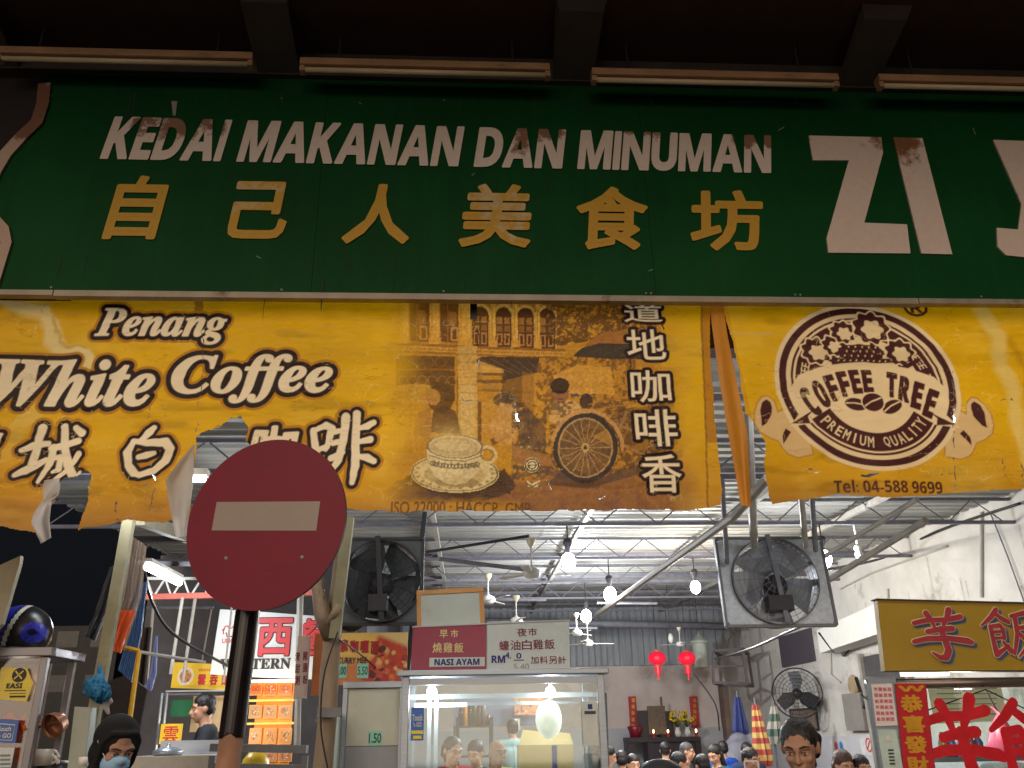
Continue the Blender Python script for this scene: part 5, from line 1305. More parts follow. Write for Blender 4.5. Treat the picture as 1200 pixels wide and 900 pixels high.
for px in (503, 511): q = W(px, 850, YC + .3); MB().box((q.x - .012, YC + .3, zb_), (q.x + .012, YC + .33, zt_ - .12)).build('sliding_frame', steel, cart)
for px, lb in ((506, 'lit bulb inside the glass case above the blue payment sticker'), (645, 'lit bulb inside the glass case above the white oval balloon')):
    q = W(px, 811, YC + .2); t = thing('case_bulb', lb, 'light bulb', q, 'bulbs inside the glass food case')
    MB().ell(q, (.032, .032, .036), 12, 8).build('glass_bulb', bulb_glow, t, smooth=True); MB().tube([q, (q.x, q.y, zt_)], .012, 8).build('holder', white_plastic, t)
    lamp_light(q - Vector((0, 0, .06)), 9, r=.04)
q = W(525, 826, YC + .35); MB().tube([(xa + .04, q.y, q.z), (q.x + .12, q.y, q.z)], .012, 8).build('case_tube_lamp', tube_glow, cart, smooth=True)
st = board('payment_sticker', 'blue and yellow payment sticker on the left of the glass case', 'sticker', 481, 829, 497, 868, YC - .008, S('sticker_blue', (22, 96, 190), rough=.3), .004)
word(st, 'Touch', 483, 845, 495, 837, YC - .008, white_paint, .03); word(st, "'n GO", 484, 852, 494, 846, YC - .008, white_paint, .03); panel(st, 'yellow_band', 482, 856, 496, 860, YC - .0095, S('sticker_yellow', (240, 220, 40))); panel(st, 'yellow_band', 484, 862, 494, 866, YC - .0095, MATS['sticker_yellow'])
st = board('menu_card', 'narrow white notice card on the right side post of the glass cart', 'notice', 684, 822, 699, 874, YC - .03, S('card_white', (205, 208, 200), rough=.5), .004)
panel(st, 'dark_band', 685, 833, 698, 837, YC - .0315, S('band_dark', (60, 66, 80))); panel(st, 'blue_mark', 689, 825, 694, 831, YC - .0315, navy)
sg2 = thing('chicken_rice_sign', 'two part sign on the cart roof, maroon left half with NASI AYAM, white right half', 'sign', (W(573, 787, YC).x, YC, zt_ + .035))
def quadboard(parent, nm, pts, Y, th, mt):
    P = [(W(a, c_, Y).x, W(a, c_, Y).z) for a, c_ in pts]; return MB().prism(P, Y, Y + th).build(nm, mt, parent)
quadboard(sg2, 'maroon_panel', [(481, 787), (570, 786), (570, 731), (484, 735)], YC, .05, maroon)
quadboard(sg2, 'white_panel', [(571, 786), (668, 785), (667, 727), (571, 731)], YC, .05, whs)
MB().prism([(W(a, c_, YC).x, W(a, c_, YC).z) for a, c_ in [(483, 735.5), (668, 727.4), (668, 726), (483, 734)]], YC - .006, YC + .056).build('top_trim', steel, sg2)
word(sg2, '早', 515, 748, 525, 738, YC, crl); word(sg2, '市', 528, 747, 537, 738, YC, crl)
for i, ch in enumerate('燒雞飯'): word(sg2, ch, 507 + i * 12.5, 765, 518 + i * 12.5, 753, YC, crl, .012, 'printed_character')
panel(sg2, 'name_strip', 503, 770, 568, 781.5, YC - .004, whs, .004); word(sg2, sfnt('NASI AYAM', 'sb'), 509, 780, 562, 771.5, YC - .004, navy, .02)
word(sg2, '夜', 606, 746, 617, 736, YC, marl); word(sg2, '市', 619, 745, 629, 736, YC, marl)
for i, ch in enumerate('蠔油白雞飯'): word(sg2, ch, 585 + i * 13.3, 762.5 - i * .4, 596.5 + i * 13.3, 750.5 - i * .4, YC, marl, .012, 'printed_character')
word(sg2, sfnt('RM', 'sb'), 576, 777, 592, 768, YC, navy, .02); word(sg2, sfnt('4.', 'sbi'), 592, 772, 599, 764, YC, navy, .02); word(sg2, '0', 605, 772, 611, 765, YC, navy, .02)
panel(sg2, 'underline', 602, 773, 614, 774.2, YC - .002, navy, .002)
for i, ch in enumerate('加料另計'): word(sg2, ch, 622 + i * 10.7, 778, 631 + i * 10.7, 769, YC, marl, .01, 'printed_character')
word(sg2, '5.40', 602, 785, 620, 777.5, YC, S('faded_grey_letters', (150, 158, 140)), .01)
wb = board('whiteboard', 'blank whiteboard with a light wooden frame standing above the maroon sign', 'whiteboard', 494, 695, 563, 733, YC + .06, S('whiteboard_face', (188, 200, 194), rough=.3, noise=.08, scale=4), .02, S('light_wood', (205, 150, 88), noise=.12, scale=10), .028)
wb.rotation_euler = (0, math.radians(-2.4), 0)
# balloon-like oval and carton
q = W(643, 843, YC + .16); t = thing('oval_lantern', 'smooth white oval lamp globe hanging inside the glass case', 'globe', q)
MB().ell(q, (.083, .083, .115), 24, 16).build('globe', S('globe_white', (240, 240, 232), rough=.4, noise=.02, trans=.5), t, smooth=True)
MB().tube([q + Vector((0, 0, .11)), (q.x, q.y, zt_ - .01)], .003, 5).build('string', dark_iron, t)
carton = S('gold_carton', (168, 142, 90), rough=.6, noise=.12); q0, q1 = W(609, 900, YC + .34), W(672, 872, YC + .34)
t = thing('open_carton', 'open golden brown carton box behind the white oval globe', 'carton', (q0.x, YC + .36, zb_))
MB().box((q0.x, YC + .36, zb_ + .001), (q1.x, YC + .62, q1.z)).build('box_body', carton, t)
f0, f1 = W(613, 856, YC + .42), W(668, 858, YC + .42)
MB().hexa([(q0.x, YC + .36, q1.z + .002), (q1.x, YC + .36, q1.z + .002), (q1.x, YC + .365, q1.z + .006), (q0.x, YC + .365, q1.z + .006), (f0.x, YC + .44, f0.z), (f1.x, YC + .44, f1.z - .01), (f1.x, YC + .445, f1.z - .006), (f0.x, YC + .445, f0.z + .004)]).build('flap', carton, t)
q = W(650, 888, YC + .1); MB().box((q.x - .016, YC + .1, zb_), (q.x + .016, YC + .11, q.z + .07)).build('blue_tape', S('tape_blue', (30, 60, 160)), t)

# what is seen through the cart's glass, further back in the hall
t = board('blue_grey_screen', 'plain blue grey partition screen seen through the cart glass', 'screen', 532, 815, 636, 852, 12.4, S('blue_grey_screen', (128, 138, 164), noise=.06), .05); q0_, q1_ = W(534, 850, 12.4), W(634, 850, 12.4)
for xx in (q0_.x, q1_.x): MB().box((xx - .03, 12.4, .12), (xx + .03, 12.46, q0_.z - .005)).build('screen_leg', steel_dull, t)
t = board('menu_banner', 'colourful printed menu banner seen through the cart glass', 'banner', 603, 816, 642, 838, 12.2, S('banner_pink', (190, 120, 110)), .01); printgrid(t, 'menu_print', 603, 816, 642, 838, 12.2, 50, 30, foodpaint((214, 150, 110), [(180, 50, 60), (240, 220, 180), (150, 90, 120), (230, 180, 60)], 31, 30, (0, 0, 1, 1), 1.6))
t = board('pinned_notice', 'small white notice pinned under the menu banner behind the cart glass', 'notice', 599, 842, 609, 856, 12.2, white_paint, .01); panel(t, 'grey_square', 601, 844, 607, 852, 12.19, S('notice_grey', (120, 120, 124)), .004)
t = thing('dark_shelf_rack', 'dark rack of kitchen goods seen through the cart glass', 'shelf', (W(555, 900, 11.6).x, 11.6, .12)); p0, p1 = W(536, 890, 11.6), W(576, 850, 11.6)
for k in range(3): MB().box((p0.x, 11.6, p1.z - .02 - k * .35), (p1.x, 12.0, p1.z - k * .35)).build('shelf_board', dark_iron, t)
for xx in (p0.x, p1.x): MB().box((xx - .02, 11.61, .12), (xx + .02, 11.99, p1.z + .1)).build('upright', dark_iron, t)
rb_ = random.Random(5)
for k in range(7):
    xx = p0.x + .04 + k * (p1.x - p0.x - .08) / 6; s_ = thing('jar', ['dark soy jar', 'orange funnel topped jar', 'black tall jar', 'green lidded jar', 'brown jar', 'dull grey jar', 'dark red jar'][k] + ' on the dark rack behind the cart glass', 'jar', (xx, 11.75, p1.z), 'jars on the dark rack'); hh_ = rb_.uniform(.12, .28)
    MB().lathe([(0, 0), (.035, 0), (.035, hh_ * .7), (.02, hh_), (0, hh_)], (xx, 11.75, p1.z + .001), 'z', 12).build('jar_body', S('jar_%s' % 'abcdefg'[k], [(40, 30, 28), (220, 150, 50), (24, 24, 26), (60, 80, 50), (90, 60, 40), (110, 110, 112), (110, 40, 36)][k], rough=.3), s_, smooth=True)

# ================================================================== CABINET LEFT OF THE CART
YK = 5.75
cab = thing('drinks_cabinet', 'steel framed cabinet with a cream board and green price tag left of the cart', 'cabinet', (W(435, 900, YK).x, YK, 0))
a, c = W(403, 900, YK), W(469, 806, YK)
MB().box((a.x - .03, YK - .02, c.z), (c.x + .03, YK + .5, c.z + .04)).build('top_rail', steel, cab, bevel=.004)
for xx in (a.x - .014, c.x + .014): MB().box((xx - .014, YK - .015, 0), (xx + .014, YK + .02, c.z - .001)).build('upright', steel, cab)
zm = W(435, 874, YK).z
MB().box((a.x + .002, YK, zm), (c.x - .002, YK + .02, c.z - .004)).build('cream_board', S('cream_board', (196, 194, 176), noise=.06), cab)
MB().box((a.x + .002, YK, .1), (c.x - .002, YK + .02, zm - .004)).build('lower_board', S('grey_board', (150, 152, 156), noise=.08), cab)
MB().box((a.x - .01, YK + .03, .1), (c.x + .01, YK + .48, c.z - .002)).build('carcass', steel_dull, cab)
panel(cab, 'price_tag', 431, 856, 448, 874, YK - .004, S('mint_paper', (150, 205, 178), noise=.08), .003)
word(cab, '1.50', 432, 871, 447, 859, YK - .004, S('dark_green_ink', (36, 100, 80)), .03)
fb = board('food_banner', 'yellow printed banner with fried food photo behind the steel cabinet', 'banner', 392, 741, 478, 803, YK + .3, S('banner_back', (200, 150, 60)), .01)
def fp(u, v):
    c = foodpaint((196, 60, 30), [(190, 40, 30), (230, 110, 50), (240, 190, 110), (90, 30, 20), (210, 70, 60)], 5, 60, (.45, 0, 1, .8), 1.4)(u, v)
    bg_ = C(236, 196, 96) * (1 - v[:, None] * .0) ; bg2 = C(205, 120, 60); m_ = np.clip((.52 - u + .25 * (v - .5) + .1 * (vnoise(u, v, .1, 3, 2) - .5)) * 14, 0, 1)[:, None]
    w = np.clip((v * 1.0 - .35) * 4, 0, 1)[:, None]; b_ = bg_ * w + bg2 * (1 - w); c = c * (1 - m_) + b_ * m_
    t_ = np.clip((u * .55 + v - 1.22) * 10, 0, 1)[:, None]; return c * (1 - t_) + C(232, 205, 130) * t_
printgrid(fb, 'food_print', 392, 741, 478, 803, YK + .3, 150, 105, fp)
redl = S('crimson_letters', (170, 20, 30), rough=.5)
for i, ch in enumerate('素咖喱面'): word(fb, ch, 398 + i * 12, 764 + i * .8, 408.5 + i * 12, 749 + i * .8, YK + .29, redl, .045, 'printed_character')
word(fb, 'CURRY MEE', 396, 778, 430, 770, YK + .29, dark_iron, .02)
for x_, s_ in ((393, '5.00'), (418, '5.50')):
    panel(fb, 'price_tag', x_, 777, x_ + 14, 795, YK + .288, MATS['mint_paper'], .003); word(fb, s_, x_ + 1, 791, x_ + 13, 781, YK + .288, MATS['dark_green_ink'], .02)

def brush(parent, strokes, x0, y1, x1, y0, Y, mt, name='letter', lift=.003, grow=0., shift=(0, 0)):
    """brush-written character: strokes are lists of (u, v, half width) in the unit box"""
    a, c = W(x0 + shift[0], y1 + shift[1], Y), W(x1 + shift[0], y0 + shift[1], Y); w, h = c.x - a.x, c.z - a.z; m_ = MB(); g = 0
    for st_ in strokes:
        pts = []
        for (u0, v0, r0), (u1, v1, r1) in zip(st_[:-1], st_[1:]):
            for k in range(8): t = k / 8; pts.append((u0 + (u1 - u0) * t, v0 + (v1 - v0) * t, r0 + (r1 - r0) * t))
        pts.append(st_[-1])
        for (u0, v0, r0), (u1, v1, r1) in zip(pts[:-1], pts[1:]):
            g += 1; p0 = Vector((a.x + u0 * w, 0, a.z + v0 * h)); p1 = Vector((a.x + u1 * w, 0, a.z + v1 * h)); an = math.atan2(p1.z - p0.z, p1.x - p0.x); base = len(m_.v); yy = Y - lift - .00002 * g
            for q, r, a0 in ((p1, r1 * h + grow, -90), (p0, r0 * h + grow, 90)):
                for t in range(5): wv = an + math.radians(a0 + 45 * t); m_.v.append((q.x + r * math.cos(wv), yy, q.z + r * math.sin(wv)))
            m_.f.append(tuple(range(base, base + 10)))
    return m_.build(name, mt, parent)
YAM = [[(.06, .74, .045), (.30, .80, .05), (.62, .80, .05), (.88, .86, .06)], [(.30, .94, .065), (.36, .82, .05), (.40, .66, .035)], [(.70, 1.0, .07), (.64, .84, .055), (.56, .70, .04)],
       [(.26, .56, .05), (.44, .60, .055), (.70, .62, .06)], [(.0, .36, .045), (.25, .42, .055), (.6, .42, .055), (.92, .36, .065), (.98, .33, .05)], [(.50, .62, .06), (.53, .40, .065), (.56, .18, .075), (.50, .04, .07), (.40, .03, .05), (.28, .14, .02)]]
RICE = [[(.30, 1.0, .05), (.18, .84, .05), (.0, .68, .02)], [(.28, .90, .04), (.38, .80, .05), (.46, .74, .045)], [(.14, .66, .035), (.30, .68, .045), (.34, .60, .04), (.33, .42, .04)], [(.14, .66, .045), (.14, .40, .045), (.15, .10, .06), (.26, .18, .04), (.38, .28, .02)],
        [(.14, .54, .03), (.32, .56, .03)], [(.14, .42, .03), (.33, .43, .03)], [(.30, .34, .03), (.40, .16, .06)], [(.52, .86, .04), (.74, .92, .05), (.94, .98, .05)], [(.58, .86, .05), (.56, .50, .05), (.44, .10, .03)], [(.60, .62, .04), (.86, .66, .05), (.78, .36, .05), (.50, .04, .02)], [(.60, .50, .04), (.76, .24, .055), (1.0, .04, .04)]]
# ================================================================== RIGHT YAM STALL
YR = 4.9
gold = S('ochre_sign_vinyl', (160, 130, 34), rough=.45, noise=.07, scale=2); redp = S('red_sign_letters', (158, 44, 58), rough=.5); blu = S('grey_blue_shadow', (60, 84, 128), rough=.5); wht = S('letter_edge_white', (206, 190, 150))
ys = thing('yam_sign', 'ochre signboard with red Chinese characters above the right hand stall', 'sign', (W(1120, 786, YR).x, YR, W(1120, 786, YR).z))
quadboard(ys, 'sign_face', [(1037, 786), (1290, 785), (1290, 710), (1028, 703)], YR, .05, gold)
MB().prism([(W(a, c_, YR).x, W(a, c_, YR).z) for a, c_ in [(1036, 787), (1290, 787), (1290, 785.5), (1036, 786.5)]], YR - .008, YR + .06).build('lower_trim', dark_iron, ys)
MB().prism([(W(a, c_, YR).x, W(a, c_, YR).z) for a, c_ in [(1026, 703), (1290, 710), (1290, 708), (1026, 701.5)]], YR - .008, YR + .06).build('upper_trim', dark_iron, ys)
for ch, x0, y1, x1, y0 in (('芋', 1074, 773, 1131, 715), ('飯', 1158, 773, 1215, 714)):
    sk_ = YAM if ch == '芋' else RICE
    brush(ys, sk_, x0, y1, x1, y0, YR, blu, 'letter_shadow', .001, .004, (4, 3)); brush(ys, sk_, x0, y1, x1, y0, YR, wht, 'letter_edge', .005, .005); brush(ys, sk_, x0, y1, x1, y0, YR, redp, 'letter', .009)
stl = thing('yam_stall', 'right hand stall with glass screen, silver post and red glass lettering', 'food stall', (W(1120, 900, YR).x, YR, 0))
zr_, zs_ = W(1100, 793, YR).z, W(1100, 808, YR).z
xl_, xr_ = W(1018, 800, YR).x, W(1300, 800, YR).x
MB().tube([(xl_, YR + .03, (zr_ + zs_) / 2), (xr_, YR + .03, (zr_ + zs_) / 2)], (zr_ - zs_) * .42, 14).build('top_rail', S('brown_chrome', (120, 108, 100), rough=.3, metal=.6), stl, smooth=True)
def lean_panel(parent, nm, pts, Y, th, mt): return quadboard(parent, nm, pts, Y, th, mt)
lean_panel(stl, 'corner_post', [(1017, 793), (1049, 793), (1068, 905), (1062, 1150), (1046, 1150), (1033, 905)], YR, .04, steel)
MB().box((xl_ + .25, YR + .1, 0), (xr_, YR + .9, 1.02)).build('counter_body', steel_dull, stl)
MB().box((xl_ + .2, YR + .02, 1.022), (xr_, YR + .95, 1.06)).build('counter_top', steel, stl)
MB().box((W(1060, 850, YR).x, YR + .01, 1.07), (xr_, YR + .016, zs_)).build('glass_screen', glass, stl)
a, c = W(1060, 792, YR + .15), W(1112, 787, YR + .15); MB().box((a.x, YR + .15, a.z), (c.x, YR + .2, c.z + .01)).build('strip_lamp', emis('warm_strip', (1, .9, .62), 2.2), stl)
pp = S('notice_paper', (215, 210, 208), rough=.5, noise=.05); 
nt_ = thing('handwritten_notice', 'white price notice with red handwriting taped to the silver stall post', 'notice', W(1035, 850, YR - .01))
lean_panel(nt_, 'paper', [(1021, 802), (1045, 801), (1052, 850), (1027, 851)], YR - .006, .004, pp)
rk = S('red_ink', (200, 70, 90)); rr_ = random.Random(9)
for r in range(6):
    for k, ch in enumerate('芋頭飯菜粥面'[(r % 3):(r % 3) + 4]): word(nt_, ch, 1024 + k * 5.4 + r * .7, 810 + r * 7, 1028 + k * 5.4 + r * .7, 805.5 + r * 7, YR - .006, rk, .02, 'written_character')
nt_ = thing('payment_stand', 'pale green payment card in a clear holder low on the silver post', 'payment card', W(1045, 900, YR - .01))
lean_panel(nt_, 'card', [(1028, 855), (1050, 855), (1060, 910), (1037, 910)], YR - .006, .004, S('pale_green_card', (185, 206, 200), rough=.25)); panel(nt_, 'white_mark', 1038, 862, 1043, 868, YR - .009, white_paint, .002)
for k in range(5): panel(nt_, 'printed_line', 1041 + k * .5, 878 + k * 4, 1047 + k * .5, 880 + k * 4, YR - .009, dark_iron, .002)
cp = thing('red_couplet', 'red New Year couplet banner with gold characters hanging beside the glass screen', 'banner', W(1070, 900, YR - .01))
lean_panel(cp, 'red_cloth', [(1049, 801), (1085, 801), (1097, 912), (1060, 912)], YR - .012, .005, S('couplet_red', (176, 18, 34), rough=.5, noise=.12, scale=10))
gl = S('gold_letters', (205, 150, 40), rough=.4, metal=.3, noise=.2)
for k, ch in enumerate('恭喜發財'): word(cp, ch, 1057 + k * 2.6, 835 + k * 24, 1079 + k * 2.6, 814 + k * 24, YR - .012, gl, .04, 'gold_character')
word(cp, '〰', 1054, 811, 1082, 803, YR - .012, gl, .05, 'gold_scroll')
gr = S('glass_letter_red', (190, 26, 38), rough=.35)
brush(stl, YAM, 1092, 925, 1162, 818, YR, gr, 'glass_letter', .004, .004); brush(stl, RICE, 1176, 925, 1262, 822, YR, gr, 'glass_letter', .004, .006)
# things seen behind the glass screen
q = W(1168, 832, YR + .5); t = thing('pink_bag', 'pink plastic bag hanging behind the glass screen of the right stall', 'bag', q)
m_ = MB(); m_.lathe([(.008, .02), (.02, -.02), (.07, -.10), (.11, -.22), (.09, -.27), (.03, -.27)], q, 'z', 14); m_.v = [(x + .02 * math.sin(z * 60 + x * 30), y + .015 * math.sin(x * 80 + z * 40), z) for x, y, z in m_.v]
m_.build('bag_body', S('pink_plastic', (205, 90, 120), rough=.35, noise=.1, trans=.3), t, smooth=True)
MB().tube([q, W(1155, 808, YR + .3)], .004).build('string', dark_iron, t); MB().tube([W(1155, 808, YR + .3), W(1200, 830, YR + .5)], .004).build('string', dark_iron, t); MB().tube([W(1155, 808, YR + .3), W(1088, 832, YR + .4)], .004).build('string', dark_iron, t)
for (x0, y0, x1, y1, lb) in ((1095, 800, 1130, 848, 'cream poster with small print, left one of the wall behind the stall glass'), (1140, 800, 1172, 846, 'cream poster with small print, right one of the wall behind the stall glass')):
    Yq = 8.3
    t = board('wall_poster', lb, 'poster', x0, y0, x1, y1, Yq, S('poster_cream', (206, 200, 170), noise=.05), .01, None, group='posters behind the glass screen')
    for k in range(6): panel(t, 'text_line', x0 + 3, y0 + 6 + k * 6, x1 - 4, y0 + 7.6 + k * 6, Yq - .004, S('poster_text', (130, 120, 96)), .003)
t = thing('back_shelf', 'stall shelf crowded with small bottles behind the right glass screen', 'shelf', W(1150, 900, 6.2)); q0, q1 = W(1090, 888, 6.2), W(1290, 888, 6.2)
MB().box((q0.x, 6.2, q0.z - .03), (q1.x, 6.5, q0.z)).build('shelf_board', steel_dull, t)
for xx in (q0.x + .02, q1.x - .02): MB().box((xx - .015, 6.22, 0), (xx + .015, 6.48, q0.z - .031)).build('shelf_leg', steel_dull, t)
for k, (px, cc) in enumerate(((1108, (150, 120, 60)), (1118, (60, 90, 160)), (1130, (190, 190, 190)), (1141, (120, 60, 50)), (1150, (80, 70, 110)), (1190, (40, 80, 170)), (1198, (180, 60, 60)))):
    q = W(px, 888, 6.32); s_ = thing('sauce_bottle', ['amber', 'blue', 'white', 'brown', 'purple', 'bright blue', 'red'][k] + ' bottle on the crowded shelf behind the stall glass', 'bottle', (q.x, 6.32, q0.z), 'bottles on the stall shelf')
    MB().lathe([(0, 0), (.03, 0), (.03, .09), (.012, .13), (.012, .16), (0, .16)], (q.x, 6.32, q0.z + .001), 'z', 12).build('bottle_body', S('bottle_%s' % ['a', 'b', 'c', 'd', 'e', 'f', 'g'][k], cc, rough=.25), s_, smooth=True)
lamp_light(W(1130, 815, YR + .45), 14, col=(1, .95, .85))
# ================================================================== WESTERN STALL (left bay, deeper in)
YW = 8.6
shw = S('western_sign_white', (208, 214, 216), rough=.4, noise=.05); inkb = S('black_letters', (40, 36, 36)); redc = S('vermilion_letters', (205, 44, 50), rough=.5); dkr = S('dark_letter_edge', (70, 20, 36))
ws = thing('western_sign', 'white signboard with red Chinese characters and WESTERN behind the no entry post', 'sign', (W(310, 795, YW).x, YW, W(310, 795, YW).z))
quadboard(ws, 'left_panel', [(246, 790), (286, 793), (293, 716), (258, 714)], YW, .05, shw)
quadboard(ws, 'right_panel', [(287, 793), (372, 796), (372, 722), (294, 716)], YW + .004, .05, shw)
word(ws, sfnt('WESTERN', 'rb'), 257, 785, 341, 771, YW, inkb, .02)
word(ws, '西', 300, 769, 344, 724, YW, dkr, .025, 'letter_edge', lift=.003, grow=.022); word(ws, '西', 300, 769, 344, 724, YW, redc, .025, 'letter', lift=.009)
word(ws, '餐', 347, 770, 392, 725, YW, dkr, .02, 'letter_edge', lift=.003, grow=.022); word(ws, '餐', 347, 770, 392, 725, YW, redc, .02, 'letter', lift=.009)
word(ws, 'UNCLE', 260, 754, 281, 748, YW, redc, .03); 
m_ = MB()
cpts = [W(270 + 9 * math.cos(a), 741 - 5 * math.sin(a) - (3 if abs(math.cos(3 * a)) > .6 else 0), YW - .004) for a in [math.pi * (1.15 - 1.3 * k / 20) for k in range(21)]]
m_.tube(cpts, .006, 5); m_.tube([W(265, 741, YW - .004), W(266, 746, YW - .004), W(276, 746, YW - .004)], .006, 5); m_.build('chef_hat_mark', redc, ws)
# lit menu shelves below
mn = thing('menu_wall', 'orange lit menu panels with rows of dish photos under the white sign', 'menu board', (W(318, 900, YW).x, YW + .3, 0))
YM = YW + .3
panel(mn, 'back_board', 288, 797, 345, 960, YM + .03, S('menu_orange', (236, 150, 50), rough=.5), .03)
panel(mn, 'lamp_strip', 290, 796, 345, 800, YM - .05, emis('menu_strip', (1, .93, .75), 2.5), .03)
rows = ((801, 815, (226, 96, 24)), (826, 842, (170, 130, 90)), (853, 872, (186, 128, 66)), (880, 893, (160, 110, 80)))
for i, (a_, b_, bg) in enumerate(rows):
    for k in range(3):
        x0 = 291 + k * 17.4
        fr = panel(mn, 'dish_card', x0, a_, x0 + 16.4, b_, YM, S('card_edge', (226, 160, 80)), .02)
        printgrid(fr, 'dish_photo', x0 + .8, a_ + .8, x0 + 15.6, b_ - 1, YM, 22, 20, foodpaint(bg, [(200, 90, 30), (120, 60, 30), (60, 100, 40), (240, 220, 190), (180, 60, 40), (90, 50, 30)], i * 7 + k, 26, (.2, .2, .8, .8), 1.2))
for yy in (819, 846, 876): panel(mn, 'shelf_edge', 289, yy, 344, yy + 3.5, YM - .03, S('menu_yellow', (246, 190, 80)), .05)
lamp_light(W(318, 812, YW - .1), 3.2, col=(1, .85, .6)); lamp_light(W(318, 850, YW - .2), 3.5, col=(1, .85, .6))
# yellow wonton noodle sign
YG = 9.4
yg = thing('wonton_sign', 'bright yellow noodle stall sign with red characters and a bowl photo', 'sign', (W(236, 808, YG).x, YG, W(236, 808, YG).z))
quadboard(yg, 'yellow_panel', [(200, 806), (276, 809), (276, 779), (204, 776)], YG, .04, S('bright_yellow', (248, 208, 40), rough=.4, noise=.04))
printgrid(yg, 'bowl_print', 206, 781, 229, 804, YG, 30, 30, lambda u, v: np.where((np.hypot(u - .5, v - .5) < .34)[:, None], foodpaint((200, 130, 70), [(120, 60, 30), (240, 200, 140), (180, 60, 40)], 4, 14, (.25, .25, .75, .75))(u, v), np.where((np.hypot(u - .5, v - .5) < .46)[:, None], C(230, 225, 215), C(248, 208, 40))))
for k, ch in enumerate('雲吞麵'): word(yg, ch, 231 + k * 14, 803, 242 + k * 14, 790, YG, redc, .05, 'printed_character')
word(yg, 'WANTAN MEE', 232, 787, 270, 783, YG, S('orange_print', (220, 120, 30)), .02)
# noodle stall counter
nst = thing('noodle_stall', 'steel noodle stall with green board and small yellow sign behind the man', 'food stall', (W(220, 900, YG).x, YG, 0))
panel(nst, 'green_board', 199, 820, 226, 840, YG - .1, S('green_board', (20, 110, 70), noise=.1), .03); panel(nst, 'shelf_beam', 194, 808, 275, 811, YG - .15, steel, .04)
panel(nst, 'canopy_edge', 190, 812, 240, 815, YG - .2, steel_dull, .05)
panel(nst, 'cream_backing', 222, 815, 272, 858, YG + .1, S('cream_poster', (215, 190, 150), noise=.1), .02)
panel(nst, 'yellow_sign', 186, 848, 214, 872, YG - .3, MATS['bright_yellow'], .02); word(nst, '雲', 190, 870, 210, 851, YG - .3, redc, .012, 'printed_character')
for px in (193, 187): MB().tube([W(px + 3, 812, YG - .2), (W(px, 880, YG - .2).x, YG - .2, 0)], .015, 6).build('upright', steel, nst)
a, c = W(150, 870, 6.8), W(250, 868, 6.8)
stv = thing('stove_counter', 'stainless steel stove counter with a lidded pot in front of the man', 'cooker', (W(200, 900, 6.8).x, 6.8, 0))
MB().box((W(150, 880, 6.8).x, 6.8, .0), (W(252, 880, 6.8).x, 7.5, W(200, 886, 6.8).z)).build('counter_body', S('white_steel', (175, 172, 165), rough=.35, metal=.3, noise=.15), stv)
MB().box((W(152, 880, 6.8).x, 7.46, W(200, 886, 6.8).z), (W(252, 880, 6.8).x, 7.5, W(200, 868, 7.5).z)).build('splash_plate', steel, stv)
q = W(194, 884, 7.0)
pot = thing('lidded_pot', 'small pot with a steel lid on the stove counter', 'pot', (q.x, 7.05, W(200, 886, 6.8).z))
MB().lathe([(0, 0), (.10, 0), (.11, .02), (.105, .035), (.06, .055), (.015, .06), (.015, .08), (0, .085)], pot.location, 'z', 20).build('lid', steel, pot, smooth=True)
rl = thing('serving_rail', 'dark steel serving rail crossing below the orange menus', 'rail', W(300, 880, 6.4))
MB().bar(W(248, 876, 6.4), W(360, 878, 6.4), .05, .10).build('rail_bar', steel_dull, rl); MB().bar(W(250, 898, 6.4), W(360, 900, 6.4), .04, .05).build('lower_bar', steel_dull, rl)
for px in (250, 358): q = W(px, 880, 6.4); MB().box((q.x - .02, 6.38, 0), (q.x + .02, 6.42, q.z - .03)).build('rail_leg', steel_dull, rl)
q = W(300, 890, 6.7); t = thing('yellow_bowl', 'yellow melamine bowl upside down behind the serving rail', 'bowl', q)
MB().lathe([(.10, -.05), (.09, 0), (.05, .05), (0, .055)], q, 'z', 18).build('bowl_body', S('yellow_plastic', (226, 190, 40), rough=.35), t, smooth=True)
# small side signs by the wooden post
t = board('hanging_menu_sign', 'pinkish white hanging sign with red vertical characters left of the wooden post', 'sign', 344, 745, 362, 818, 6.6, S('pinkish_panel', (206, 186, 176), noise=.06), .1)
for k, ch in enumerate('清甜粥'): word(t, ch, 345.5, 775 + k * 14, 352, 764 + k * 14, 6.6, marl, .03, 'printed_character')
for k, ch in enumerate('豬腸粉'): word(t, ch, 354.5, 774 + k * 14, 361, 763 + k * 14, 6.6, marl, .03, 'printed_character')
t = board('orange_side_panel', 'brown orange board between the hanging sign and the wooden post', 'panel', 364, 742, 384, 815, 6.7, S('brown_orange_board', (190, 112, 60), noise=.15), .05)
t = board('junction_cabinet', 'cream metal cabinet at the foot of the wooden post', 'cabinet', 366, 836, 394, 1010, 5.5, S('cream_metal', (176, 178, 164), rough=.5, noise=.08), .3)
panel(t, 'meter', 369, 842, 388, 846, 5.49, steel_dull, .008)

